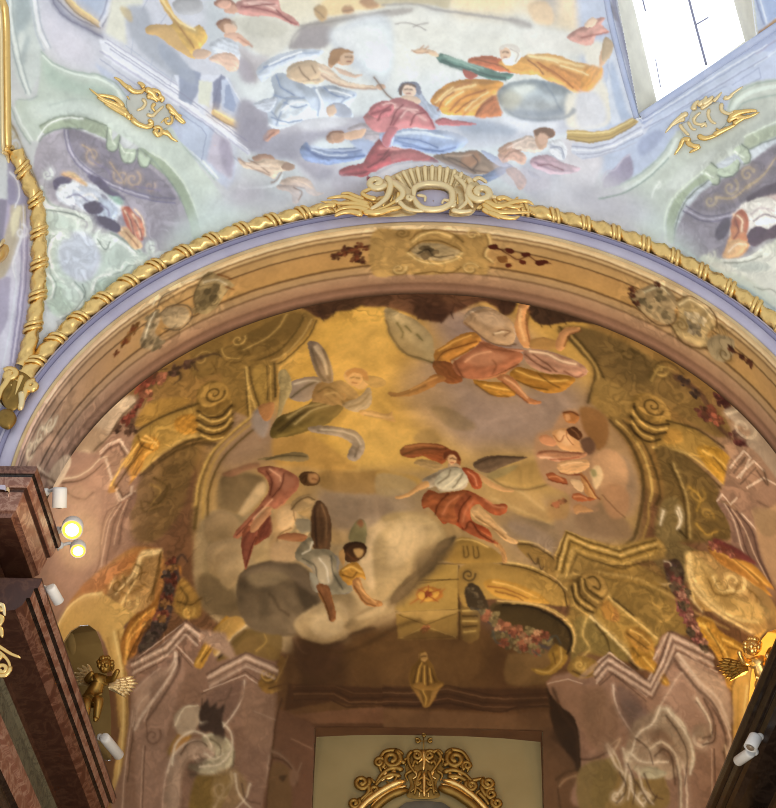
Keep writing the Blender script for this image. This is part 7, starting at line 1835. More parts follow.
p 8c6626 m.6 b3.3|2630,3331 2640,3265 2674,3222 2685,3185 2714,3182 2725,3221 2755,3263 2775,3324 2810,3342 2789,3374 2749,3393 2736,3446 2714,3473 2698,3441 2681,3389 2646,3371
p c79a54 m.3 b2.7|2685,3195 2712,3184 2723,3211 2709,3232 2688,3225
l 5a3d14 w6.7 b2.7|2688,3209 2714,3203
l 5a3d14 w8 x4 b2.7|2651,3344 2669,3270 2685,3238
l 5a3d14 w8 x4 b2.7|2686,3362 2694,3270
l 5a3d14 w8 x4 b2.7|2727,3356 2720,3256
l 5a3d14 w8 x4 b2.7|2761,3335 2742,3269
l e0b050 w8 x4 b2.7|2667,3349 2680,3270 2693,3240
l e0b050 w8 x4 b2.7|2708,3357 2707,3256
l e0b050 w6.7 x4 b2.7|2745,3340 2734,3269
p b08238 m.5 b2.7|2643,3360 2686,3341 2727,3362 2775,3345 2807,3350 2775,3382 2727,3388 2678,3383
l e0b050 w6.7 x4 b2.7|2700,3388 2717,3428 2714,3462
F
p ae957e b9.3 o.6 m.4|1271,3815 1309,3693 1399,3633 1488,3629 1539,3679 1514,3728 1453,3716 1393,3740 1358,3823 1332,3975 1248,3967
p 5d4a40 b7.4 o.6|1393,3754 1453,3723 1511,3727 1470,3778 1409,3827
p b9b090 b7.4 o.6 m.4|1476,3636 1573,3607 1646,3675 1643,3764 1564,3813 1449,3802 1509,3763 1569,3713
p a58a58 b9.2 o.6|1545,3812 1661,3790 1733,3882 1652,3995 1536,3989
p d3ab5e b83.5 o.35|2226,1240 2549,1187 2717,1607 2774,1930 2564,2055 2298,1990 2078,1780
p 8f7650 b18.9 o.8|2666,2652 2845,2561 2825,2650 2731,2761 2642,2871 2536,2953 2509,2900 2615,2790
p 6f5a3a b13.5 o.6|2798,2623 2861,2560 2841,2638 2763,2733 2694,2794 2615,2888 2563,2926 2615,2844 2720,2734
P a5843f b5.6|3400,2709 3449,2491 3569,2536 3732,2566 3937,2465 3954,2551 3761,2648 3570,2627 3478,2591 3443,2745
L 4e3b1a w9.5 b8.4 o1.35|3400,2709 3452,2496 3569,2541 3738,2571 3942,2470
L d6b56c w9.5 b8.4 o1.35|3416,2708 3460,2518 3569,2564 3744,2593 3943,2494
L 5a4520 w9.5 b8.3 o1.35|3432,2724 3474,2546 3575,2586 3750,2616 3943,2518
L c4a259 w9.4 b8.3 o1.35|3454,2733 3494,2584 3581,2614 3756,2643 3926,2557
L 5a4520 w9.4 b8.3 o1.35|3475,2731 3511,2616 3587,2642 3756,2672 3899,2603
p 8d713a b11.1 o.7|3491,2730 3527,2642 3598,2663 3762,2688 3927,2609 4014,2715 3845,2716 3627,2745
L d2b066 w8.4 b11.2 o.8|3411,2748 3626,2705 3845,2716 4015,2773 4190,2852 4370,2896
L 5e4824 w8.3 b11.1 o.7|3439,2779 3626,2733 3846,2750 4005,2809
p 8a6c36 m.8 b5.5|3482,2819 3508,2756 3561,2712 3626,2717 3671,2779 3667,2857 3631,2911 3566,2922 3511,2894
p ad8a48 m.5 b5.5|3540,2737 3577,2705 3637,2721 3671,2784 3661,2836 3607,2825 3563,2785
l 44320f w8.2 b5.5|3567,2745 3605,2736 3638,2766 3633,2800 3606,2791
l 44320f w8.2 b5.4|3487,2802 3505,2873 3577,2927
l 44320f w8.2 b5.5|3519,2772 3537,2848 3614,2901
l d0ac5e w6.8 b5.5|3503,2784 3521,2860 3598,2914
l d0ac5e w6.8 b5.5|3540,2753 3558,2824 3630,2872
l 44320f w8.2 b5.5|3551,2752 3574,2806 3651,2853
p b5843a m.5 b5.5|3646,2887 3684,2855 3718,2901 3708,2958 3670,2951
p a87c34 m.6 b5.5|3782,3015 3842,2986 3909,3015 3939,3067 3913,3125 3857,3105 3800,3068
l 5c4018 w8.3 x2.8 b5.5|3799,3030 3855,3067 3912,3098
l e0b862 w8.3 x2.8 b5.5|3814,3006 3876,3031 3922,3069
p b8862e m.6 b5.5|3869,3131 3925,3135 3989,3197 4044,3271 4005,3282 3946,3230 3888,3194
l e6bc5c w8.3 x2.8 b5.5|3892,3150 3962,3217 4021,3269
P b0907a b5.5|3619,3248 3693,3161 3931,3281 3993,3147 4038,2984 4285,3060 4288,3122 4052,3066 4016,3166 3945,3350 3696,3231 3643,3295
L 5f4438 w9.4 b8.3 o1.35|3625,3242 3693,3156 3931,3276 3982,3154 4032,2980 4291,3053
L d8c2ac w9.4 b8.3 o1.35|3625,3264 3694,3180 3935,3300 3999,3157 4042,3006 4286,3077
L 6f5244 w9.4 b8.3 o1.35|3632,3282 3694,3201 3938,3321 4011,3164 4051,3033 4287,3100
L cfb8a2 w9.4 b8.3 o1.35|3638,3298 3695,3223 3942,3342 4022,3170 4061,3059 4288,3122
L 6f5244 w9.4 b8.3 o1.35|3649,3310 3696,3244 3946,3363 4034,3179 4070,3085 4259,3139
p b99c84 b11.4 o.7|4082,3100 4259,3151 4384,3236 4425,3422 4328,3332 4205,3245 4114,3178
l dcc8b0 w8.6 b8.6|4082,3100 4204,3223 4327,3304 4409,3453
l 6f5244 w8.5 b8.5|4061,3131 4182,3254 4305,3342 4386,3486
p 7d6a60 b13.7 o.6|3754,3306 3868,3375 3930,3502 3877,3561 3788,3463
p c0a060 b9.1 m.2|4137,2516 4243,2542 4396,2680 4566,2683 4652,2712 4555,2809 4429,2820 4307,2795 4187,2713
p ae8c4c b12 o.7|4214,2580 4335,2668 4428,2730 4367,2778 4245,2692
l e2c684 w12 b6|4137,2510 4162,2654 4276,2773 4429,2820 4555,2797
l 8a6a34 w9.1 b6|4244,2633 4293,2709 4396,2680 4426,2609
l e8d08e w9.1 b6|4274,2612 4317,2679 4396,2655
v 8a6a34 w9.1 n1.1|4316,2643 4352,2608
p b27a34 m.6 b6.2|4243,2431 4364,2442 4488,2493 4605,2562 4553,2576 4426,2547 4303,2512
l e2ae54 w12.5 x6.2 b6.2|4273,2440 4395,2470 4552,2551
p 8a4a38 b6.2 o.8|4249,2417 4333,2396 4444,2433 4426,2459 4315,2446
r a86050 w30.9|4303,2425 4376,2432 4267,2424
p c08c32 m.7 b5.9|4202,2884 4279,2878 4323,2937 4402,2945 4484,2981 4436,3035 4407,3088 4417,3171 4384,3236 4355,3158 4316,3082 4253,2982
l f0c45c w11.7 x5.8 b5.8|4221,2903 4288,2974 4363,3042 4393,3177
l f0c45c w8.9 x3 b6|4342,2961 4422,2981 4466,2998
l 74501c w8.8 x2.9 b5.8|4251,2925 4326,3022 4366,3127
l 74501c w8.9 x3 b5.9|4373,2999 4435,3000
r 96584c w34.5|4083,2736 4107,2789 4131,2848 4162,2910 4199,2971 4065,2693
r 6b5a44 w34.5|4102,2825 4152,2963 4225,3034 4054,2725 4123,2751
r b07a66 w25.9|4095,2763 4144,2874 4181,2940 4230,3004
p ab957a b11 m.4 o.8|3846,3511 3928,3449 3982,3405 4069,3431 4162,3526 4186,3630 4114,3694 3999,3698 3888,3747 3825,3646
p 8b6c54 b11.1 o.8 m.3|3933,3555 4017,3519 4079,3591 4114,3694 4045,3692 3995,3629
l e2d6bc w11 x5.5 b5.5|3994,3408 3953,3500 3877,3561 3844,3671
l e2d6bc w11.2 x5.6 b5.6|4040,3419 4131,3503 4190,3602 4188,3737
l 5f4636 w8.4 x2.8 b5.6|4030,3447 4110,3533 4163,3633 4163,3795
l e2d6bc w11 x5.5 b5.5|3844,3671 3914,3707 4056,3691
l 5f4636 w8.2 x2.7 b5.5|3867,3589 3938,3635 3971,3712
l dccdb0 w11.1 b5.5|3949,3634 4015,3589 4093,3643 4130,3746 4150,3925
l 5f4636 w8.3 b5.5|3980,3668 4029,3625 4078,3677 4105,3802
l dccdb0 w10.9 x5.5 b5.5|3797,3649 3850,3777 3841,3910
l dccdb0 w11 x5.5 b5.5|3888,3747 3923,3850 3985,3923
l 5f4636 w8.2 x2.7 b5.5|3830,3726 3876,3828 3871,3934
l 5f4636 w8.3 x2.8 b5.5|3923,3770 3982,3870 4041,3890
l dccdb0 w8.2 x5.4 b5.4|3713,3630 3772,3704 3805,3781
p a58e74 b11.3 m.4 o.8|4217,3462 4276,3468 4280,3528 4222,3549 4185,3522
l 6b5040 w8.5 b5.7|4244,3320 4303,3419 4303,3502 4251,3533
p 8f6f54 b13.5 o.6|3565,3402 3672,3340 3761,3466 3742,3654 3602,3638
l 4a3222 w10.7 b8.1|3400,3359 3459,3488 3534,3589 3553,3773
P ad8e76 b8.4|1079,3151 1284,3084 1407,2972 1481,3026 1627,3057 1681,3175 1680,3219 1480,3076 1407,3023 1295,3136 1102,3200
L 5f4438 w9.1 b8.6 o1.35|1085,3146 1284,3078 1407,2967 1486,3038
L d8c2ac w9.1 b8.5 o1.35|1085,3166 1290,3099 1407,2992 1480,3059
L 6f5244 w8.5 b8.5 o1.3|1091,3190 1295,3122 1407,3017 1474,3081
L cfb8a2 w8.5 b8.5 o1.3|1090,3212 1295,3144 1406,3042 1468,3107
P ad8e76 b8.2|1527,3277 1742,3179 1911,3257 1916,3306 1741,3228 1537,3332
L 5f4438 w8.7 b8.2 o1.35|1522,3271 1742,3174 1916,3258
L d8c2ac w8.7 b8.2 o1.35|1527,3291 1741,3196 1911,3276
L 6f5244 w8.2 b8.2 o1.3|1532,3313 1741,3220 1905,3297
L cfb8a2 w8.2 b8.2 o1.3|1537,3338 1741,3244 1894,3316
p b79b84 b14.3 o.7|1131,3278 1281,3217 1340,3197 1278,3327 1155,3447 1089,3547 1084,3381
p 846656 b11.4 o.7 m.3|1190,3315 1281,3245 1328,3223 1278,3316 1205,3399
l d8c4ae w8.5 b8.5|1347,3143 1334,3224 1236,3349 1143,3445 1090,3520
l 5f4438 w8.5 b8.5|1370,3162 1356,3243 1259,3374 1171,3477
P a6846e b9.9|873,1849 921,1765 991,1764 1033,1847 983,1856 1060,2012 1028,2136 981,2072 950,1973
L d8c2ac w10 b10 o1.3|856,1760 899,1723 976,1717 1032,1826
L 5f4438 w10 b10 o1.3|860,1789 907,1753 971,1746 1013,1833
L d8c2ac w10 b10 o1.3|891,1822 937,1968
L d8c2ac w9.8 b9.8 o1.3|967,2046 1003,2133 1065,2115 1069,2069
L 5f4438 w9.8 b9.8 o1.3|986,2060 1015,2117 1052,2104
l e6bc64 w13.2 x6.6 b6.6|933,2007 1004,1891 1092,1786
l e6bc64 w9.8 x3.3 b6.5|1103,1756 1154,1793 1204,1816
l 5f3f16 w9.9 x3.3 b6.6|960,2037 1037,1937 1126,1838
l 5f3f16 w9.8 x3.3 b6.5|1090,1730 1118,1808 1188,1859
l e6bc64 w9.8 x3.3 b6.5|1134,1745 1172,1778 1217,1841
l e6cb90 w12.1 b6.1|1147,2519 1255,2533
l 74521f w8.9 b5.9|1261,2540 1233,2684 1204,2813
l e6cb90 w12.3 x6.1 b6.1|1135,2534 1094,2634 1027,2695 989,2727
v 74521f w9.3 n1.2|1001,2676 1038,2637
l 74521f w9.1 x3 b6.1|1082,2691 1137,2644 1185,2644
l 74521f w9.1 x3 b6.1|1105,2576 1148,2617 1137,2675
l e0a850 w11.8 x5.9 b5.9|1042,3149 1076,3013 1167,2945
l 5f3a18 w8.8 x2.9 b5.9|1061,3125 1124,3023 1197,2968
r 7c3c2a w34.9|1321,2613 1333,2715 1304,2826 1275,2907
r 5a4a40 w34.9|1298,2679 1316,2776 1251,2960 1226,3019
r 9a6a34 w32|1287,2852 1263,2934 1333,2656
l e2d6bc w11.1 x5.6 b5.6|1302,3736 1331,3632 1415,3575 1500,3598 1538,3665
l 5f4636 w8.3 b5.6|1357,3688 1401,3638 1470,3628 1509,3657
l e2d6bc w11 x5.5 b5.5|1480,3527 1560,3517 1643,3586 1645,3682 1580,3758 1464,3766
l 6a6048 w8.3 x2.8 b5.5|1528,3621 1584,3662 1581,3721
l e2d6bc w8.3 x2.8 b5.5|1496,3699 1552,3730 1599,3706
p 463733 b5.5 m.2|1471,3472 1500,3432 1524,3401 1534,3451 1574,3427 1573,3464 1619,3446 1606,3504 1598,3562 1558,3570 1520,3530 1480,3527
l dccdb0 w11 x5.5 b5.5|1663,3815 1681,3922 1757,4010
l dccdb0 w8.2 x2.7 b5.5|1746,3872 1714,3950 1654,4006
l 6a5040 w8.2 x2.7 b5.5|1700,3870 1720,3950 1798,3979
n ridge w56.6 o.2 b50.3|841,1597 1145,1362 1612,1212 2009,1320 1911,1689 1555,1892 1462,2386 1516,2691 1196,2574 937,2242
n ridge w56.4 o.2 b50.2|3638,1146 3920,1214 4330,1426 4576,1669 4438,2454 4082,2678 3853,2488 3880,2047 3633,1635
n ridge w46.5 o.24 b34.9|818,2587 1195,2512 1488,2802 1654,3097 1369,3179 1071,3245 1015,2889
n ridge w44.8 o.2 b33.6|3206,2616 3853,2517 4315,2496 4633,2756 4396,3239 4093,3076 3654,3294 3430,3095
n ridge w49.6 o.12 b44.1|1129,3311 1763,3213 1925,3434 1797,4000 1031,3941
n ridge w50 o.12 b44.4|3599,3298 4210,3110 4436,3397 4476,3872 3686,3970
n cloud w141.2 o.22 b76.1|1478,2138 2032,2096 2568,2349 3203,2447 3102,2731 2573,2904 2253,3174 1655,2988
n cloud w171.3 o.16 b80|1889,1054 3416,1048 3852,2118 3633,2522 2675,2462 2032,2096
n cloud w106.6 o.2 b53.3|2038,3117 3376,3098 3444,3520 2033,3542
n ridge w62.1 o.25 b37.3|2050,863 3417,833 3416,1119 2059,1150
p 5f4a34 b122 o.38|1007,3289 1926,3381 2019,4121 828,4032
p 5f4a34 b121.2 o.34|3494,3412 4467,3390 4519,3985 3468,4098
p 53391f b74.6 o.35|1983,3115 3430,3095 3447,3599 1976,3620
F painted_garland dark brown garland along the crown of the vault
t -|1976,1011 2219,997 2283,917 2393,953 2438,1041 2707,873 3087,894 3251,974 3527,999 3582,1058 3471,1152 3284,1126 3088,1108 2819,1170 2656,1131 2439,1084 2223,1155 2113,1143
F painted_garland pink rose garland hanging under the dark canopy above the lintel
t -|2999,2920 3106,2949 3267,3029 3408,3086 3421,3150 3325,3187 3163,3130 3043,3026
F painted_garland thin dark garland beside the left gilt leaf
t -|1303,2597 1373,2646 1362,2818 1292,2944 1184,3062 1125,3006 1210,2873
F painted_garland thin rosy garland falling down the right side
t -|4035,2641 4105,2673 4155,2848 4267,3042 4208,3065 4110,2903 4038,2780
F painted_bracket coiled bronze bracket painted at upper left
t -|1431,1573 1520,1498 1627,1579 1660,1834 1549,1904 1441,1796
F painted_bracket coiled bronze bracket painted at upper right
t -|3800,1663 3893,1514 4019,1560 4039,1746 3910,1879 3798,1814
F painted_bracket small coiled bracket painted above the right pilaster
t -|3477,2820 3550,2702 3648,2714 3673,2857 3577,2932
F painted_pilaster rosy painted pilaster with stepped capital and shell at lower left
t -|1084,3203 1407,2972 1486,3093 1742,3179 1916,3263 1879,3538 1803,4117 958,4052 1044,3573
F painted_pilaster rosy painted pilaster with stepped capital and scrolls at lower right
t -|3609,3254 3693,3161 3931,3276 4043,2972 4291,3059 4418,3401 4506,3988 3637,4089 3575,3777 3553,3514 3438,3362
F painted_coffer painted gold panels with red rosettes above the lintel
t -|2552,2905 2730,2706 3261,2702 3263,2834 2966,2899 2970,3114 2553,3120
F
'''  # last wide dark washes put the dimness of the lower walls into the paint
PAINT['A'] = '''
p a48a5c m.6|1487,122 1520,51 1570,20 1622,79 1673,151 1635,177 1581,241 1520,251 1489,200
r 8a7248 w78.8|1543,156
l 6b5636 w9.1 b3.9|1489,200 1487,122 1532,43 1580,35
l c7b490 w9.1 x5.2 b3.9|1542,64 1598,81 1640,134
v 75603c w10.6 n1.3|1573,205 1597,203
l 7a4a22 w10.3 x5.2 b3.9|1608,56 1644,90 1665,116
l 7a4a22 w10.5 x5.2 b3.9|1638,148 1670,180
l 6b3a1c w7.7 x3.9 b3.9|2113,140 2179,138 2234,109 2310,119
r 5c2c1a w28.4|2134,145 2179,114 2226,153 2299,121 2241,196 2298,164
r 7a3c1e w23.2|2168,136 2212,129 2266,117 2234,103 2210,175
p b48c4c b5.2 m.4|2311,59 2386,37 2385,281 2319,244 2276,192
p b48e52 m.4 b5.2|2296,28 2425,24 2553,26 2661,49 2789,33 2802,76 2772,141 2796,198 2789,278 2668,278 2558,301 2425,299 2292,287
p ae9468 m.6 b3.9|2457,145 2500,110 2576,106 2641,132 2675,153 2632,203 2567,213 2501,201
l 7a5a2c w9 b2.6|2447,160 2500,101 2576,93 2641,120 2681,153
l d8b878 w7.8 b2.6|2447,166 2501,217 2578,231 2654,201 2681,159
r 7a6240 w43.9|2538,167
l 3f3020 w9 x3.9 b3.9|2490,171 2533,146 2567,191 2643,175
l 7a5a2c w10.1 b3.8|2457,85 2500,41 2574,28 2639,51 2684,92
l d2b070 w8.9 b3.8|2468,100 2511,56 2575,43 2629,64
l 7a5a2c w9.2 b4|2480,301 2546,285 2635,287 2678,246
v 7a5a2c w11.8 n1.4|2409,267 2447,256
v d6b474 w7.9 n1.3|2407,261 2440,250
v 7a5a2c w11.8 n-1.4|2722,256 2761,238
v d6b474 w7.8 n-1.3|2720,250 2754,233
v 7a5a2c w11.4 n1.4|2420,45 2450,40
v 7a5a2c w11.4 n-1.4|2725,48 2757,53
v d6b474 w7.6 n-1.3|2723,43 2753,45
l 7a5a2c w7.7 b3.8|2778,35 2792,93 2773,156 2807,197
l d6b474 w7.7 b3.8|2789,33 2802,91 2784,155 2818,195
l 5a2414 w9 x5.1 b2.6|2803,106 2847,113 2881,136 2926,156 2968,124 3013,147 3068,139
p 5a2414|2792,102 2824,84 2836,109 2808,120
p 5a2414|2868,102 2901,101 2902,125 2876,128
p 5a2414|2934,117 2966,100 2978,118 2952,134
p 5a2414|3002,145 3045,125 3057,143 3015,171
p 6a2c18|2873,199 2895,185 2900,208 2881,219
p 6a2c18|2930,158 2959,157 2962,177 2938,180
p 8a5a2c|2834,161 2871,147 2883,181 2851,194
p a28860 m.7|3429,168 3468,114 3528,42 3597,34 3641,79 3639,141 3657,175 3618,234 3558,244 3497,236 3458,213
l 5e4426 w9.2 b3.9|3431,182 3497,236 3574,265 3640,219 3653,147
l 5e4426 w7.7 b3.9|3421,141 3446,121 3459,135
r 8f7a54 w38.9|3571,96 3513,179 3598,186
l c9b890 w7.7 x3.8 b3.8|3492,115 3552,48 3602,61
p b39664 m.6 b3.9|3641,79 3680,22 3752,14 3806,31 3830,87 3805,154 3838,188 3796,240 3735,258 3672,259 3642,233 3666,153
l 6a4e2a w9 b2.6|3640,74 3689,9 3761,-2 3823,27 3841,78
l dcc290 w9 b2.6|3654,85 3693,30 3754,24 3809,49
l 6a4e2a w10.6 b4|3642,233 3701,284 3775,264 3830,211
r 8c7a5c w44.6|3743,166
r cdb58a w33.7|3715,111 3756,101
v 7a6034 w11.8 n1.4|3680,190 3655,164
v 7a6034 w11.7 n1.4|3847,104 3863,59
p a08a64 m.5 b4|3813,194 3850,117 3908,82 3937,87 3943,174 3904,241 3852,255
v 6a5028 w9.3 n1.3|3906,192 3926,158
l 5c2c1a w9.3 x5.3 b4|3923,145 3974,129 4044,124
r 5c2c1a w24|3934,135 3989,131 4032,130
r 5c2c1a w20.6|3436,133 3436,167 3538,36 3464,200
p a68d68 m.6 b4|1320,114 1372,106 1439,152 1454,225 1401,251 1344,209
l 6b5840 w8 b2.7|1315,111 1372,100 1451,154 1463,231 1399,265 1331,209
l d8c6a0 w7.7 b2.6|1297,36 1339,-8 1412,-3 1499,23
l 6b5840 w7.8 b2.6|1315,65 1347,22 1420,27
p a78e6a m.6 b4|1203,192 1256,112 1299,84 1316,142 1282,194 1308,277 1242,273
l 6b5840 w8 b4|1210,230 1263,148 1309,106
r 8f7a58 w40.3|1263,148 1240,208 1282,273 1284,102
l d6c6a4 w9.3 x4 b4|1231,184 1268,121 1299,84
r 8a5a28 w29.5|1163,113 1194,92 1132,132
r 7a3c1c w18.9|1080,154 1132,132 1180,96
v d6c8ae w13.4 n1.3|643,135 679,147
l d6c8ae w12 x6 b4.5|591,103 653,163 697,152
v d6c8ae w13.8 n-1.2|562,115 597,142
l cfc0a8 w14.1 x7.8 b4.7|454,72 522,96 573,144
v d6c8ae w15.9 n1.2|476,84 513,115
l 6a5648 w7.8 b4.7|481,123 568,154 644,184
p b4a08c m.3 b4.8|531,337 659,368 704,441 599,462 543,421
l cdb9a4 w9.8 x6.5 b3.3|488,212 510,274 547,358
l 5e4436 w8.2 b4.9|488,263 542,368 579,452
n ridge w52.5 o.25 b31.5|1206,-119 1576,11 1691,257 1289,314
n ridge w52 o.25 b31.2|3398,96 3729,-55 3983,155 3503,347
n ridge w51.6 o.2 b31|2284,-15 2837,-31 2855,300 2278,320
n ridge w54.8 o.22 b36.5|511,-172 869,114 970,482 564,544 335,94
F painted_cartouche painted scroll cartouche on the left haunch of the arch soffit
t -|1180,198 1277,66 1458,48 1582,39 1682,153 1585,274 1379,267 1268,310
F painted_cartouche painted cartouche at the crown of the arch soffit
t -|2292,16 2837,-25 2854,294 2296,316
F painted_cartouche painted double scroll cartouche on the right haunch of the arch soffit
t -|3420,157 3547,-2 3688,-14 3847,-17 3955,83 3943,218 3797,296 3592,287 3463,269
F
'''
HOLES_RAW = {'window': [(0.1319, -0.0813), (0.1519, -0.0024), (0.2313, -0.0593), (0.2256, -0.0855), (0.2098, -0.1335), (0.1177, -0.1297)], 'panel': [(-0.0996, 0.1975), (0.1159, 0.198), (0.1216, 0.3063), (-0.106, 0.3098)], 'left_niche': [(-0.3673, 0.1256), (-0.3601, 0.081), (-0.3501, 0.0708), (-0.338, 0.0687), (-0.3285, 0.0713), (-0.3204, 0.0795), (-0.3148, 0.0936), (-0.3106, 0.113), (-0.3074, 0.1408), (-0.3056, 0.1658), (-0.3082, 0.2109), (-0.3651, 0.1972)], 'right_niche': [(0.324, 0.1042), (0.3268, 0.0899), (0.3321, 0.0778), (0.3404, 0.0653), (0.3503, 0.0583), (0.3711, 0.0613), (0.399, 0.1017), (0.4083, 0.2126), (0.3158, 0.2395), (0.32, 0.2002), (0.3226, 0.1763), (0.3212, 0.1471), (0.3224, 0.1188)], 'window_glass': [(0.1409, -0.0788), (0.1638, -0.0082), (0.2234, -0.0546), (0.2134, -0.0819), (0.1966, -0.1299), (0.1252, -0.1271)]}
LINES = {'side_rope': [(909, 1328), (955, 1470), (996, 1582), (999, 1708), (990, 1835), (975, 1962), (955, 2090), (920, 2219), (876, 2348), (827, 2440)], 'window_bars': [([(4260, 296), (4369, 640), (4479, 948)], 0.016), ([(4116, 533), (4310, 456), (4493, 382)], 0.014), ([(4415, 756), (4473, 720)], 0.01), ([(4138, 650), (4156, 705)], 0.01), ([(4220, 931), (4254, 1064)], 0.006)], 'window_trims': [([(3925, 357), (3959, 636), (4050, 941), (4141, 1193)], 0.04, 'paleblue', 'window_moulding'), ([(4161, 1187), (4449, 986), (4728, 786), (4880, 677)], 0.05, 'paleblue', 'window_sill')], 'niche_pilaster': [(-5.15, 19.18, 11.02), (-5.15, 20.73, 10.65)], 'cable': [(-4.49, 13.91, 10.08), (-4.48, 14.24, 10.06), (-4.49, 14.68, 10.05), (-4.5, 15.09, 10.04), (-4.52, 15.56, 10.03)]}
LAMPS = [((-4.5, 14.52, 10.17), (-4.3, 14.36, 10.13), (-4.3, 14.5, 9.93), 0.085, 'white spotlight pointing straight down above the glowing lamp at left', False), ((-4.5, 15.32, 10.16), (-4.3, 15.22, 10.17), (-4.27, 15.1, 10.020000000000001), 0.13, 'larger glowing spotlight, upper of the lit pair on the left block', True), ((-4.5, 15.53, 10.08), (-4.3, 15.62, 10.13), (-4.27, 15.55, 10.01), 0.1, 'smaller glowing spotlight directly under the other lit lamp', True), ((-4.5, 15.15, 9.22), (-4.38, 15.0, 9.16), (-4.3, 15.21, 9.08), 0.065, 'small white spotlight slanting down below the two lit lamps', False), ((-4.5, 19.3, 9.35), (-4.42, 19.2, 9.3), (-4.3, 19.79, 9.31), 0.075, 'white spotlight slanting down under the left putto', False), ((4.3, 17.64, 8.67), (4.2, 17.44, 8.58), (4.1, 17.43, 8.41), 0.085, 'grey spotlight under the right putto, upper of two', False), ((4.3, 18.01, 8.64), (4.2, 17.81, 8.54), (4.1, 18.16, 8.58), 0.07, 'grey spotlight under the right putto, lower of two', False)]
PUTTI = [((-4.62, 18.99, 9.65), -0.2, 1, 'gilded winged putto on the left ledge in front of a dark niche', 'darkgold', 'palegold', 1.0), ((4.71, 18.48, 9.75), 0.2, -1, 'gilded winged putto on the right ledge before a bright yellow niche', 'gold', 'darkgold', 1.05)]
AREAS = [('nave_daylight_fill', (3, 4, 3), (0, 12, 14), 5, 500, (0.93, 0.96, 1.0)), ('chancel_fill', (0, 17, 1.5), (0, 18.5, 12), 4, 330, (1.0, 0.88, 0.68)), ('ledge_fill', (-3.9, 16.2, 9.7), (1.5, 19, 14), 1.6, 55, (1.0, 0.8, 0.52)), ('ledge_fill', (3.75, 16.2, 9.7), (-1.5, 19, 14), 1.6, 70, (1.0, 0.8, 0.52))]  # unseen area lamps added: nave daylight stand-in, warm fills for chancel and ledges
POINTS = [('lamp_glow', (-3.75, 13.9, 9.12), 26, (1, 0.72, 0.38), 0.1), ('niche_glow', (4.83, 18.720000000000002, 9.799999999999999), 55, (1, 0.7, 0.3), 0.1)]
WORLD = ((0.9, 0.94, 1.0), 0.85)
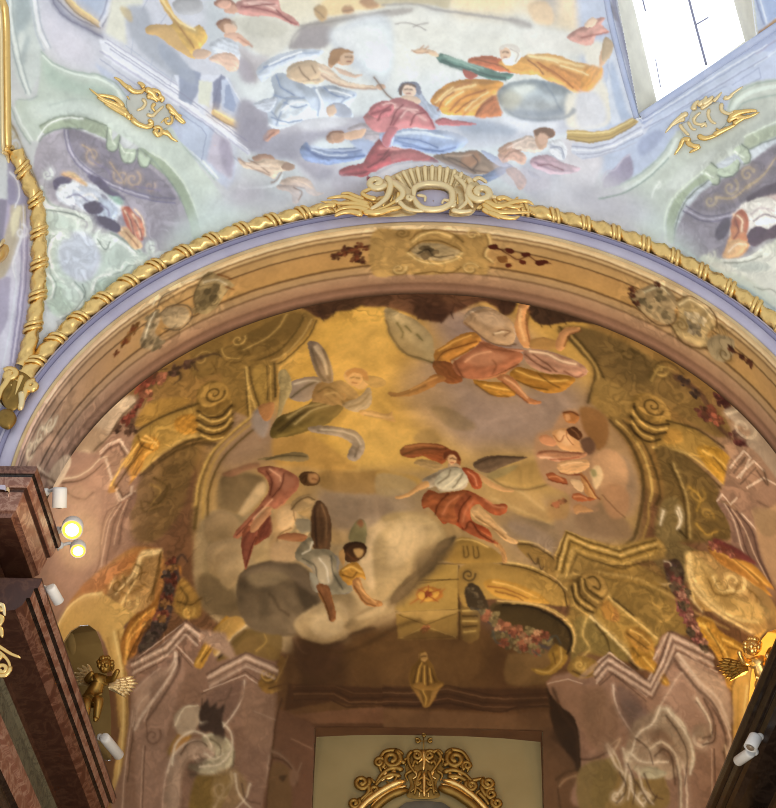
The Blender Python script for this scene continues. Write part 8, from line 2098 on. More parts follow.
RELIEFS = [
('N', 'gilded_cartouche', 'large gilded shell cartouche crowning the middle of the chancel arch', 'ornament', None, {'lift': 0.13, 'fat': 0.8}, '''
F shell
p palegold h20.41|2839,1557 2855,1527 2904,1496 2968,1473 3048,1459 3125,1460 3193,1471 3273,1501 3338,1538 3355,1576 3291,1585 3226,1582 3130,1580 3017,1584 2985,1603 2936,1611 2888,1580
l palegold w26.74 x17.3|2880,1526 2920,1565 2952,1603
l palegold w26.72 x17.29|2904,1507 2940,1549 2972,1595
l palegold w26.69 x17.27|2940,1488 2968,1538 2993,1584
l palegold w26.68 x17.26|2978,1476 2996,1526 3013,1576
l palegold w28.23 x18.82|3016,1468 3026,1518 3039,1572
l palegold w28.22 x18.82|3056,1462 3060,1518 3067,1570
l palegold w28.22 x18.81|3096,1460 3095,1518 3096,1568
l palegold w28.21 x18.81|3136,1461 3134,1518 3130,1568
l palegold w28.22 x18.81|3177,1468 3169,1521 3160,1569
l palegold w26.65 x18.81|3215,1479 3203,1525 3188,1572
l palegold w26.67 x18.82|3252,1493 3235,1536 3214,1578
l palegold w25.12 x17.27|3290,1516 3266,1551 3240,1590
S H
F body
p palegold h4.84|11747.51,6151.42 11804.24,6115.22 11911.71,6202.73 11932.68,6289.92 11945.35,6381.71 11881.30,6405.17 11769.07,6412.07 11688.84,6412.94 11735.31,6338.17 11773.88,6245.14
p palegold h4.83|12123.57,6206.35 12205.70,6158.43 12285.43,6251.35 12259.54,6332.54 12218.23,6395.85 12113.95,6396.97 12129.26,6299.38
F inner_panel
p lilac h1.93|11936.72,6289.88 11944.49,6231.65 11985.10,6210.16 12029.90,6205.00 12082.80,6216.16 12115.08,6250.83 12119.55,6299.49 12111.16,6341.02 12073.95,6371.19 12025.71,6378.56 11980.68,6372.20 11951.57,6342.74
F frame
l palegold w38.68|11928.63,6289.96 11932.29,6231.78 11976.92,6200.87 12029.91,6195.61 12086.90,6209.09 12123.24,6246.09 12129.26,6299.38 12119.18,6345.53 12073.91,6380.32 12025.70,6389.96 11977.49,6381.36 11945.15,6347.40 11928.63,6289.96
v palegold w25.15 n1.2|11906.04,6299.46 11922.15,6290.03
v palegold w24.99 n-1.2|12128.83,6347.72 12146.69,6333.75
l palegold w21.27 x13.54|11944.75,6278.21 11985.30,6289.36 11985.38,6323.99
l palegold w21.19 x13.48|12114.53,6322.60 12086.33,6313.69 12074.09,6340.27
F scroll:1
v palegold w39.17 n1.3|11732.05,6192.88 11781.14,6198.24
l palegold w44.62 x25.22|11780.05,6139.23 11805.62,6197.98 11790.97,6291.43 11751.69,6349.48 11696.43,6395.79
l palegold w42.73 x29.14|11805.23,6174.44 11863.29,6244.19 11867.90,6290.61 11832.14,6337.13
l gold w23.1 x15.4|11847.19,6256.01 11839.89,6314.02 11776.32,6372.11 11688.84,6412.94
l gold w19.33|11819.95,6279.54 11807.75,6325.89
l gold w19.33|11839.40,6279.33 11831.97,6325.63
l gold w17.32|11783.52,6326.15 11768.05,6360.76
l gold w17.27|11759.76,6349.39 11748.40,6383.83
l palegold w32.59 x19.17|11848.13,6325.46 11880.92,6370.99 11929.35,6393.28 11993.59,6394.86
l gold w42.06 x28.68|11664.61,6407.52 11737.10,6418.09 11792.83,6394.75 11864.83,6371.16
F scroll:2
v palegold w44.77 n-1.35|12277.08,6263.06 12237.57,6205.15
l palegold w38.84 x23.3|12214.06,6146.52 12229.24,6216.95 12203.80,6287.03 12234.76,6367.17
l palegold w32.96 x19.39|12156.79,6147.12 12196.70,6217.29 12203.29,6321.65 12154.12,6390.85
l palegold w29.43 x19.62|12238.19,6169.88 12271.31,6145.92 12311.39,6180.89
l palegold w29.48 x17.69|12140.65,6123.59 12172.86,6170.57 12205.53,6170.23
l gold w21.24|12137.67,6264.55 12138.51,6345.32
l gold w19.31|12155.51,6264.36 12156.30,6339.39
l palegold w34.38 x21.01|12122.02,6391.20 12178.05,6401.96 12234.37,6389.98
l palegold w28.96 x21.24|12275.89,6320.87 12317.05,6285.82 12373.34,6296.77
F leaf:1
l gold w48.25 x15.44|11695.55,6361.54 11630.03,6327.79 11564.14,6293.85 11475.49,6306.37
l gold w44.23 x13.46|11704.17,6384.31 11630.74,6350.78 11549.87,6345.90 11444.15,6329.79
l gold w44.01 x13.4|11696.72,6407.17 11639.67,6379.30 11567.24,6380.08 11520.08,6409.08
l gold w38.75 x15.5|11670.43,6327.36 11620.86,6293.25 11587.66,6270.40 11547.07,6270.83
l gold w38.14 x19.07|11665.25,6430.21 11608.41,6408.12 11560.44,6414.33 11521.21,6437.43
l gold w38.83 x17.47|11734.80,6315.15 11694.07,6304.04 11660.72,6269.62 11700.42,6234.24 11724.57,6222.29
l gold w32.5 x15.29|11641.21,6430.47 11656.25,6396.23 11631.62,6379.39
l gold w34.55 x19.19|11526.33,6363.36 11477.97,6363.88 11430.67,6387.26
F leaf:2
l gold w43.94 x13.37|12283.47,6343.76 12346.38,6400.14 12426.33,6404.95 12538.67,6398.06
l gold w46.13 x15.38|12292.03,6320.70 12363.35,6365.79 12444.87,6330.55 12509.76,6318.37 12549.10,6340.91
l gold w38.03 x13.31|12306.31,6400.58 12377.45,6433.79 12441.00,6444.39 12473.55,6427.10
l gold w38.6 x15.44|12356.86,6308.49 12397.57,6296.52 12445.26,6319.06 12470.70,6284.18
l gold w34.29 x17.15|12282.75,6378.07 12322.06,6411.75 12377.13,6445.08
l gold w34.52 x15.34|12396.18,6342.55 12443.70,6364.92 12500.38,6352.88
'''),
('N', 'gilded_cartouche', 'gilded rocaille cartouche on the green vault above the left shell niche', 'ornament', 'gilded rocaille cartouches over the shell niches', {'lift': 0.03, 'fat': 0.6}, '''
F body
p stucco h5|1516,1113 1541,1073 1593,1068 1650,1098 1708,1127 1750,1170 1762,1212 1724,1245 1656,1250 1598,1227 1555,1204 1527,1169
F scroll
l palegold w20.71 x12.86|1597,1102 1612,1124 1595,1147 1565,1158
l palegold w20.73 x12.87|1616,1179 1645,1187 1672,1167 1707,1141
l gold w18.62 x11.46|1711,1203 1688,1223
v gold w14.31 n1|1725,1211 1741,1190
l gold w22.14 x12.85|1663,1126 1647,1146 1661,1167
v gold w18.67 n1.2|1671,1264 1649,1253
F leaf:1
l gold w31.46 x9.3|1513,1161 1456,1124 1391,1094 1324,1041
l gold w40.81 x12.89|1519,1182 1476,1153 1426,1123 1362,1086
l gold w31.51 x11.46|1505,1175 1447,1145 1397,1115
l gold w31.45 x12.86|1499,1140 1458,1097 1407,1081 1363,1072
l gold w24.29 x11.43|1493,1119 1465,1094
l gold w33.7 x15.06|1512,1175 1526,1196 1504,1182
l gold w31.54 x15.05|1548,1204 1534,1176
l gold w33.72 x18.66|1533,1197 1569,1226 1620,1242 1650,1229
l gold w25.82 x12.91|1622,1207 1643,1222 1613,1234
F leaf:2
l gold w27.74 x11.38|1534,1052 1506,1030 1485,1009 1457,992
l gold w33.45 x16.37|1521,1037 1549,1063 1593,1068 1616,1048
l gold w31.27 x12.79|1609,1048 1595,1030 1577,1023
l gold w40.58 x14.95|1616,1055 1651,1077 1665,1098 1694,1113
l gold w31.3 x11.38|1645,1063 1681,1071 1698,1099
l gold w27.78 x12.82|1680,1092 1705,1106 1693,1123
l gold w33.49 x14.96|1621,1090 1650,1098 1678,1119
l gold w24.26 x11.42|1518,1086 1531,1103
F leaf:3
l gold w33.57 x12.86|1722,1135 1757,1170 1785,1199 1817,1228
l gold w27.86 x11.43|1735,1163 1764,1184 1800,1192
l gold w22.17 x11.44|1763,1191 1792,1220 1813,1229
F leaf:4
l gold w31.61 x11.5|1649,1257 1669,1285 1700,1272
l gold w30.18 x9.34|1685,1265 1722,1280 1743,1302 1772,1318
l gold w22.26 x9.33|1715,1259 1737,1280
'''),
('N', 'gilded_cartouche', 'paler gilded rocaille cartouche below the bright window, above the right shell niche', 'ornament', 'gilded rocaille cartouches over the shell niches', {'lift': 0.03, 'fat': 0.6}, '''
F body
p stucco h4.95|4363,1224 4404,1195 4423,1146 4486,1122 4557,1098 4575,1139 4606,1164 4595,1206 4554,1243 4498,1273 4448,1290 4403,1285
F scroll
l palegold w20.5 x11.31|4509,1135 4508,1169 4528,1196 4551,1205
l palegold w18.4 x11.32|4432,1180 4442,1207 4471,1212 4500,1204
l palegold w16.29 x11.33|4472,1226 4493,1211 4501,1225
l palegold w20.56 x12.76|4362,1218 4386,1244 4417,1270
l palegold w16.29 x11.33|4405,1202 4429,1235 4451,1238
l palegold w23.99 x12.7|4572,1104 4575,1139 4613,1154 4640,1139
l palegold w18.37 x11.3|4433,1194 4446,1172 4467,1154
F leaf:1
l palegold w36.63 x12.68|4430,1146 4435,1118 4455,1096
l palegold w33.08 x12.67|4450,1124 4484,1095 4490,1074
l palegold w36.6 x14.78|4471,1116 4506,1094 4526,1072
l palegold w27.48 x11.27|4466,1137 4500,1115 4528,1093
l palegold w23.91 x9.14|4528,1100 4548,1078 4568,1051
l palegold w21.79 x9.14|4578,1084 4606,1075 4626,1054 4674,1018
l palegold w21.81 x11.25|4584,1070 4600,1082 4627,1060
F leaf:2
l palegold w33.24 x11.32|4402,1161 4367,1183 4333,1212 4292,1262
l palegold w27.59 x11.32|4389,1189 4354,1204 4312,1234
l palegold w25.43 x11.3|4373,1162 4353,1190
F leaf:3
l gold w33.24 x11.32|4608,1192 4650,1169 4708,1166 4768,1138
l gold w36.74 x12.72|4614,1178 4663,1148 4720,1134 4757,1132
l gold w31.14 x12.74|4639,1204 4673,1181 4722,1155
l gold w27.54 x11.3|4634,1149 4663,1141 4705,1132
F leaf:4
l gold w31.24 x16.33|4461,1268 4498,1280 4548,1264 4583,1235
l gold w33.34 x12.77|4541,1264 4583,1241 4625,1219 4653,1203
l gold w29.79 x12.77|4553,1229 4576,1242
l gold w25.53 x12.76|4596,1220 4612,1233
F leaf:5
l gold w31.31 x11.38|4426,1291 4389,1292 4377,1321 4347,1367
l gold w31.33 x14.95|4404,1299 4435,1318 4472,1323 4423,1353
l gold w22.06 x11.38|4375,1300 4363,1335
'''),
('W', 'altar_frame', 'carved gilded altar frame crest with scrolls and a small cross against the pale wall', 'frame', None, {'lift': 0.05, 'fat': 0.9}, '''
F cross
l darkgold w17.63|12024.46,7633.03 12024.80,7747.72
l darkgold w16.17|11982.22,7681.26 12066.98,7680.03
v darkgold w17.66 n1|11985.04,7681.22 11970.83,7669.16
v darkgold w17.65 n-1|12066.98,7680.03 12078.29,7667.61
v darkgold w16.24 n1|12024.48,7640.73 12014.53,7631.64
F crest
p darkgold h4.33|11910.07,7809.87 11951.65,7748.78 12024.75,7732.53 12106.38,7743.50 12162.27,7806.20 12147.88,7881.35 12105.85,7970.93 12119.43,8058.67 11926.48,8061.52 11939.51,7973.37 11910.85,7884.81
v darkgold w29.16 n1.5|11982.79,7781.66 11957.36,7760.84
v darkgold w29.15 n-1.5|12061.39,7780.51 12086.67,7758.96
l darkgold w31.9 x17.4|11951.65,7748.78 11923.94,7794.60 11938.49,7854.52 11980.75,7913.56
l darkgold w31.89 x17.39|12106.38,7746.54 12134.32,7791.53 12106.13,7852.07 12064.25,7912.34
l gold w29.02 x17.41|12024.80,7747.72 12027.82,7823.21 12022.41,7883.18
l darkgold w28.61 x17.17|12008.46,7883.38 11981.01,7958.00 11967.73,8046.32
l gold w25.71 x17.14|12028.03,7898.00 12028.23,7972.07 12028.47,8060.01
l darkgold w28.61 x17.17|12050.29,7882.77 12078.14,7956.58 12091.89,8044.49
l darkgold w29.17 x20.42|12078.24,7762.11 12120.44,7746.33 12148.42,7776.23
l darkgold w28.95 x17.37|11994.30,7838.71 11966.23,7824.10 11952.57,7869.27
l darkgold w28.95 x17.37|12064.22,7837.69 12092.20,7822.27 12106.10,7867.03
l darkgold w22.94 x11.47|12025.31,7920.34 11981.01,7958.00 11953.14,7943.63
l darkgold w22.94 x11.47|12025.31,7920.34 12069.82,7956.70 12100.37,7941.47
l darkgold w25.6 x11.38|12017.35,8030.97 11981.27,8002.19 11940.01,8032.11
l darkgold w25.6 x11.38|12036.68,8030.69 12069.82,8000.89 12114.00,8029.55
l gold w20.34 x11.62|11993.93,7763.34 12010.96,7808.41 11980.31,7838.92
l gold w20.34 x11.62|12055.76,7762.44 12041.79,7807.96 12072.61,7837.57
l darkgold w26.11 x11.6|11938.10,7809.47 11904.47,7809.96 11910.54,7854.92
l darkgold w26.1 x11.6|12114.64,7806.90 12148.26,7806.41 12145.24,7851.50
l darkgold w25.87 x11.5|11952.69,7884.20 11911.16,7914.58 11925.50,7958.82
l darkgold w25.86 x11.49|12106.06,7881.96 12142.17,7911.20 12128.09,7955.85
l gold w17.25 x10.06|11966.63,7884.00 11980.79,7920.99 11953.14,7943.63
l gold w17.25 x10.06|12092.12,7882.16 12075.38,7919.60 12105.92,7941.39
v darkgold w20.03 n1.3|11983.84,7966.82 12003.21,7957.68
v darkgold w20.03 n-1.3|12069.82,7965.56 12050.39,7956.99
l gold w17.05 x9.94|11995.40,8060.50 12003.44,8009.20
l gold w17.05 x9.94|12056.04,8059.61 12050.46,8008.51
l darkgold w23.12 x11.56|11840.67,7855.94 11798.75,7856.56 11779.75,7886.73
l darkgold w22.94 x11.47|11869.21,7900.32 11828.58,7975.00 11786.71,7960.86
l darkgold w23.11 x11.55|12217.87,7850.44 12254.18,7849.91 12273.34,7879.51
l darkgold w22.94 x11.47|12189.59,7895.64 12230.65,7963.20 12272.43,7947.82
l gold w15.89 x8.67|11770.80,7856.96 11788.12,7886.60 11826.94,7871.11
l gold w15.88 x8.66|12287.70,7849.42 12267.76,7879.59 12231.68,7865.19
l darkgold w22.91 x11.46|11717.64,7976.63 11689.17,7947.50 11661.77,7962.69
l darkgold w22.73 x11.37|11676.80,8006.67 11705.19,8035.57 11664.91,8079.94
l darkgold w22.9 x11.45|12341.44,7967.47 12369.73,7937.52 12397.30,7945.99
l darkgold w22.68 x11.34|12382.10,8010.96 12353.93,8040.63 12394.36,8083.70
F scroll:1
v darkgold w37.88 n1.5|11820.38,7811.18 11839.10,7750.42
l darkgold w37.78 x20.34|11895.72,7779.90 11839.10,7750.42 11769.04,7766.60 11742.53,7842.38 11757.74,7901.95
v darkgold w28.94 n-1.4|11742.37,7834.88 11757.13,7872.12
l darkgold w43.14 x20.13|11896.91,7885.01 11826.94,7871.11 11758.04,7916.82 11717.98,7991.36
l darkgold w37.56 x20.23|11910.38,7839.94 11868.23,7825.53 11840.90,7870.90 11813.97,7930.85
l darkgold w37.24 x20.05|11883.51,7929.83 11813.72,7916.01 11745.06,7961.47 11704.83,8020.93
v darkgold w28.49 n1.4|11718.66,8020.73 11752.93,8005.55
v darkgold w34.39 n1.5|11634.26,7971.95 11675.12,7941.78
l darkgold w34.06 x19.87|11676.03,7977.24 11677.55,8035.98 11637.36,8080.35 11597.38,8124.46
l darkgold w31.17 x19.84|11705.19,8035.57 11664.52,8065.38 11638.19,8109.38
v darkgold w31.1 n1.4|11591.43,8110.07 11615.31,8080.67
l gold w28.72 x17.23|11785.33,7886.65 11772.54,7946.27 11731.18,7961.67
l gold w25.87 x17.25|11841.12,7885.83 11827.88,7930.65 11786.43,7946.07
F scroll:2
v darkgold w37.86 n-1.5|12226.71,7805.26 12207.61,7748.10
l darkgold w37.76 x20.33|12162.45,7776.02 12204.85,7742.07 12274.93,7759.25 12315.87,7834.02 12300.99,7894.01
v darkgold w28.87 n1.4|12301.66,7849.22 12287.28,7879.31
l darkgold w43.1 x20.11|12147.81,7896.25 12217.58,7880.33 12286.85,7909.08 12341.44,7967.47
l darkgold w37.53 x20.21|12148.04,7851.46 12190.05,7835.86 12231.68,7865.19 12272.94,7909.29
l darkgold w37.19 x20.03|12175.46,7925.55 12244.95,7924.54 12313.73,7967.88 12354.47,8011.37
v darkgold w31.43 n-1.4|12327.34,7982.40 12300.10,7953.32
l darkgold w34.38 x20.05|12327.84,7952.92 12383.61,7937.31 12411.54,7929.50
v darkgold w34.34 n-1.5|12432.88,7966.13 12404.44,7937.01
l darkgold w33.99 x19.83|12382.71,7981.59 12409.08,8039.81 12449.71,8068.35 12489.38,8125.71
l darkgold w31.11 x19.8|12368.00,8025.81 12408.43,8068.96 12434.90,8112.07
v darkgold w31.25 n-1.4|12450.44,8039.20 12471.89,8009.64
v darkgold w31.07 n-1.4|12483.32,8096.88 12463.47,8068.15
l gold w28.69 x17.21|12245.29,7894.82 12272.55,7938.94 12313.97,7953.12
l gold w25.84 x17.23|12189.59,7895.64 12203.19,7932.56 12244.78,7939.35
F rail:1
l gold w50.32|11911.62,7959.02 11828.82,7989.73 11746.79,8042.27 11665.69,8108.97 11599.64,8196.42 11548.43,8296.82 11512.95,8437.43 11505.85,8602.21
l darkgold w55.76|11926.06,8017.67 11843.55,8048.15 11775.40,8092.84 11708.32,8166.09 11656.30,8266.88 11619.76,8408.02 11612.30,8600.60
l gold w22.7 x17.03|11918.86,7988.40 11843.11,8018.89 11761.04,8063.96 11693.91,8137.48
F rail:2
l gold w41.9|12147.55,7948.17 12230.51,7976.46 12312.68,8033.93 12380.31,8098.40 12446.82,8183.83 12498.59,8282.64 12521.45,8422.27 12529.72,8586.69
l darkgold w61.35|12119.62,8000.15 12202.36,8028.25 12270.80,8070.99 12352.03,8142.16 12404.26,8255.73 12441.52,8395.69 12449.99,8587.90
l gold w22.7 x17.03|12133.56,7973.47 12216.42,8001.67 12298.55,8056.03 12366.01,8127.53
F canvas_cap
p canvas h5.56|11899.40,8105.51 11940.51,8090.40 12023.02,8080.47 12105.58,8087.96 12160.51,8101.65 12269.09,8200.78 12348.31,8341.19 12370.26,8589.11 11678.82,8599.59 11712.76,8350.71 11791.30,8207.88
'''),
('G', 'gilded_console', 'gilded scrolled console where the two rope mouldings meet at left', 'ornament', None, {'lift': 0.02, 'fat': 0.9}, '''
F body
p darkgold h15.03|9970.31,7423.36 10018.62,7411.93 10071.58,7427.56 10124.89,7496.88 10097.66,7582.18 10073.66,7634.95 10036.27,7656.27 9996.06,7614.98 9966.37,7541.46 9961.30,7466.68
F scroll:1
v gold w38.03 n1.3|9999.19,7444.66 9970.31,7423.36
l gold w43.3 x24.48|9993.51,7412.23 9996.51,7477.01 9974.65,7541.36 9969.50,7604.81
v gold w37.69 n-1.3|10119.24,7512.98 10127.28,7486.14
l gold w41.13 x24.3|10123.13,7486.19 10095.25,7518.60 10089.42,7582.29 10077.23,7655.76
l palegold w40.9 x24.17|10075.78,7550.74 10084.74,7603.39 10085.43,7655.66
l darkgold w31.87 x18.75|10029.81,7476.60 10032.60,7540.65 10010.66,7604.30
l gold w31.99 x16.94|10057.62,7443.95 10051.96,7508.46 10048.18,7582.79
F shell_drop
p darkgold h27.5|9988.96,7667.26 10027.16,7651.18 10064.43,7676.70 10075.65,7717.89 10055.19,7764.29 10021.82,7759.60 9991.93,7729.22
l gold w14.69 x9.18|9994.53,7698.27 10017.20,7687.65 10045.32,7707.97
l gold w14.65 x9.16|9998.23,7718.86 10020.85,7708.27 10041.68,7733.74
'''),
('K', 'gilded_capital', 'corner of a gilded column capital peeping in at the left edge', 'ornament', None, {'lift': 0.02, 'fat': 0.8}, '''
F volute
v gold w18.85 n1.6|10257.18,9047.26 10288.42,9034.36
l gold w19.1 x11.94|10176.01,8909.59 10226.90,8940.77 10277.46,8971.75 10323.31,8990.02
l gold w16.63 x11.88|10181.87,8941.40 10231.44,8966.07 10271.77,9003.31 10288.42,9034.36
F leaf
l palegold w24.57 x12.28|10170.32,8753.74 10202.37,8740.09 10223.17,8792.45
l gold w29.25 x14.63|10177.47,8793.08 10214.07,8805.65 10209.65,8844.74
l gold w24.19 x14.51|10186.92,8845.05 10217.65,8857.57 10230.20,8896.03
l gold w26.11 x14.24|10205.80,9010.51 10237.09,8997.52 10243.79,8972.22
l gold w22.15 x12.31|10165.52,8727.34 10201.34,8766.49 10210.46,8753.19
'''),
('L', 'gilt_wall_frame', 'tall gilded moulded frame running down the left edge of the picture', 'frame', None, {'lift': 0.02, 'fat': 0.8}, '''
F moulding:1
l gold w60.95|16506.93,5874.16 16628.76,5948.27 16753.18,6080.03 16878.11,6212.33 17003.56,6345.18 17049.56,6385.05
l palegold w23.21|16495.84,5928.80 16611.39,6010.02 16719.15,6122.54 16843.12,6253.98 16967.60,6385.97 17027.18,6428.19
F moulding:2
l gold w61.8|17027.34,6400.75 17123.46,6330.31 17227.70,6409.09 17354.87,6528.76 17390.11,6670.44 17332.85,6813.38 17269.76,6942.19
l palegold w23.68|17015.13,6441.59 17098.19,6385.86 17197.54,6459.59 17309.08,6575.74 17328.31,6697.05 17285.20,6825.95
l palegold w21.85|17157.25,6283.48 17266.51,6367.43 17402.99,6497.46 17435.50,6651.83 17381.08,6800.66
'''),
]
import bpy, bmesh, random
from mathutils import Vector, Matrix
C = bpy.context.scene.collection
def nodes(name):
    m = bpy.data.materials.new(name); m.use_nodes = True; nt = m.node_tree
    return m, nt, nt.nodes['Principled BSDF']
def N(nt, typ, **kw):
    n = nt.nodes.new(typ)
    for k, v in kw.items():
        if k in n.inputs: n.inputs[k].default_value = v
        else: setattr(n, k, v)
    return n
def ramp(nt, fac, stops):
    r = nt.nodes.new('ShaderNodeValToRGB'); e = r.color_ramp.elements
    while len(e) < len(stops): e.new(.5)
    for el, (p, c) in zip(e, stops): el.position = p; el.color = (*lin(c), 1)
    nt.links.new(fac, r.inputs[0]); return r.outputs[0]
def mat_plain(name, col, rough=.7, metal=0, col2=None, scale=6., bump=.1, detail=5, spec=.3, emit=None, es=1):
    m, nt, b = nodes(name); b.inputs['Roughness'].default_value = rough; b.inputs['Metallic'].default_value = metal
    b.inputs['Specular IOR Level'].default_value = spec
    tc = N(nt, 'ShaderNodeTexCoord'); no = N(nt, 'ShaderNodeTexNoise', Scale=scale, Detail=detail); nt.links.new(tc.outputs['Object'], no.inputs['Vector'])
    o = ramp(nt, no.outputs[0], [(.32, col), (.68, col2 or col)]); nt.links.new(o, b.inputs['Base Color'])
    if bump:
        bp = N(nt, 'ShaderNodeBump', Strength=bump, Distance=.02); nt.links.new(no.outputs[0], bp.inputs['Height']); nt.links.new(bp.outputs[0], b.inputs['Normal'])
    if emit: b.inputs['Emission Color'].default_value = (*lin(emit), 1); b.inputs['Emission Strength'].default_value = es
    return m
def mat_marble(name, c1, c2, vein, scale=2.2, rough=.25):
    m, nt, b = nodes(name); b.inputs['Roughness'].default_value = rough
    tc = N(nt, 'ShaderNodeTexCoord'); no = N(nt, 'ShaderNodeTexNoise', Scale=scale, Detail=9, Roughness=.65, Distortion=1.6); nt.links.new(tc.outputs['Object'], no.inputs['Vector'])
    nt.links.new(ramp(nt, no.outputs[0], [(.3, c1), (.47, c2), (.52, vein), (.57, c2), (.75, c1)]), b.inputs['Base Color'])
    return m
def mat_gold(name, c1, c2, rough=.3, scale=9., metal=.92):
    m, nt, b = nodes(name); b.inputs['Metallic'].default_value = metal
    tc = N(nt, 'ShaderNodeTexCoord'); no = N(nt, 'ShaderNodeTexNoise', Scale=scale, Detail=6); nt.links.new(tc.outputs['Object'], no.inputs['Vector'])
    ge = N(nt, 'ShaderNodeNewGeometry')
    mx = N(nt, 'ShaderNodeMath', operation='MULTIPLY_ADD'); nt.links.new(ge.outputs['Pointiness'], mx.inputs[0]); mx.inputs[1].default_value = 2.2; mx.inputs[2].default_value = -.62
    ad = N(nt, 'ShaderNodeMath', operation='MULTIPLY_ADD'); nt.links.new(no.outputs[0], ad.inputs[0]); ad.inputs[1].default_value = .5; nt.links.new(mx.outputs[0], ad.inputs[2])
    nt.links.new(ramp(nt, ad.outputs[0], [(.35, c2), (.8, c1)]), b.inputs['Base Color'])
    rr = N(nt, 'ShaderNodeMapRange'); nt.links.new(no.outputs[0], rr.inputs['Value']); rr.inputs['To Min'].default_value = rough*.7; rr.inputs['To Max'].default_value = rough*1.5; nt.links.new(rr.outputs[0], b.inputs['Roughness'])
    bp = N(nt, 'ShaderNodeBump', Strength=.35, Distance=.015); nt.links.new(no.outputs[0], bp.inputs['Height']); nt.links.new(bp.outputs[0], b.inputs['Normal'])
    return m
def mat_fresco():
    m, nt, b = nodes('fresco_plaster'); b.inputs['Roughness'].default_value = .85; b.inputs['Specular IOR Level'].default_value = .15
    a = N(nt, 'ShaderNodeAttribute'); a.attribute_name = 'Col'
    tc = N(nt, 'ShaderNodeTexCoord'); no = N(nt, 'ShaderNodeTexNoise', Scale=3.5, Detail=8, Roughness=.7); nt.links.new(tc.outputs['Object'], no.inputs['Vector'])
    mr = N(nt, 'ShaderNodeMapRange'); nt.links.new(no.outputs[0], mr.inputs['Value']); mr.inputs['To Min'].default_value = .86; mr.inputs['To Max'].default_value = 1.12
    mm = N(nt, 'ShaderNodeVectorMath', operation='SCALE'); nt.links.new(a.outputs['Color'], mm.inputs[0]); nt.links.new(mr.outputs[0], mm.inputs['Scale'])
    nt.links.new(mm.outputs[0], b.inputs['Base Color'])
    return m
UP = np.array([0, 0, EYE])
class MB:                                        # collects shapes of ONE mesh object; points relative to eye level
    def __init__(s): s.v = []; s.f = []
    def add(s, v, f):
        o = len(s.v); s.v += [tuple(map(float, p)) for p in v]; s.f += [tuple(i+o for i in q) for q in f]; return s
    def grid(s, G, cu=False, cv=False):          # G[u][v] points
        G = np.asarray(G, float); a, b = G.shape[:2]
        f = [(i*b+j, ((i+1) % a)*b+j, ((i+1) % a)*b+(j+1) % b, i*b+(j+1) % b) for i in range(a if cu else a-1) for j in range(b if cv else b-1)]
        return s.add(G.reshape(-1, 3), f)
    def tube(s, P, r, n=8, nrm=None, flat=1., caps=True):
        P = np.asarray(P, float); m = len(P); r = np.broadcast_to(np.asarray(r, float), (m,)); T = np.gradient(P, axis=0); T /= np.linalg.norm(T, axis=1, keepdims=True) + 1e-9
        if nrm is None:
            up = np.array([0, 0, 1.]) if abs(T[:, 2]).mean() < .8 else np.array([1., 0, 0]); nrm = np.broadcast_to(up, P.shape)
        L = np.cross(T, nrm); L /= np.linalg.norm(L, axis=1, keepdims=True) + 1e-9; Nn = np.cross(L, T)
        a = np.arange(n)/n*2*np.pi
        G = P[:, None] + r[:, None, None]*(np.cos(a)[None, :, None]*L[:, None] + flat*np.sin(a)[None, :, None]*Nn[:, None])
        o = len(s.v); s.grid(G, cv=True)
        if caps: s.f += [tuple(o+i for i in range(n))[::-1], tuple(o+(m-1)*n+i for i in range(n))]
        return s
    def ball(s, c, r, sx=1, sy=1, sz=1, n=10):
        u = np.linspace(0, np.pi, n//2+2); w = np.arange(n)/n*2*np.pi
        G = np.stack([np.sin(u)[:, None]*np.cos(w)*r*sx, np.sin(u)[:, None]*np.sin(w)*r*sy, np.broadcast_to(np.cos(u)[:, None]*r*sz, (len(u), n))], -1) + np.asarray(c)
        return s.grid(G, cv=True)
    def box(s, lo, hi):
        x, y, z = zip(lo, hi)
        return s.add([(x[i], y[j], z[k]) for i in (0, 1) for j in (0, 1) for k in (0, 1)], [(0, 1, 3, 2), (4, 6, 7, 5), (0, 4, 5, 1), (2, 3, 7, 6), (0, 2, 6, 4), (1, 5, 7, 3)])
    def lathe(s, c, d, prof, n=16):              # prof: (radius, along)
        d = unit(d); e = unit(np.cross(d, (.3, .9, .2))); g = np.cross(d, e); a = np.arange(n)/n*2*np.pi
        G = [[np.asarray(c) + d*h + max(r, 1e-4)*(math.cos(t)*e + math.sin(t)*g) for t in a] for r, h in prof]
        return s.grid(G, cv=True)
    def build(s, name, mat, parent=None, smooth=True, bevel=0, fix=True):
        me = bpy.data.meshes.new(name); me.from_pydata([(p[0], p[1], p[2]+EYE) for p in s.v], [], s.f)
        if fix:
            bm = bmesh.new(); bm.from_mesh(me); bmesh.ops.remove_doubles(bm, verts=bm.verts, dist=1e-4); bmesh.ops.recalc_face_normals(bm, faces=bm.faces); bm.to_mesh(me); bm.free()
        me.materials.append(mat); me.polygons.foreach_set('use_smooth', [smooth]*len(me.polygons))
        o = bpy.data.objects.new(name, me); C.objects.link(o)
        if parent: o.parent = parent; o.matrix_parent_inverse = parent_inv(parent)
        if bevel: b = o.modifiers.new('b', 'BEVEL'); b.width = bevel; b.segments = 2; b.limit_method = 'ANGLE'
        return o
def parent_inv(p): return Matrix.Translation(-p.location)
def tag(o, label=None, cat=None, group=None, kind=None):
    for k, v in (('label', label), ('category', cat), ('group', group), ('kind', kind)):
        if v: o[k] = v
    return o
def empty(name, loc, label, cat, group=None):
    o = bpy.data.objects.new(name, None); C.objects.link(o); o.location = (loc[0], loc[1], loc[2]+EYE); o.empty_display_size = .2
    return tag(o, label, cat, group)
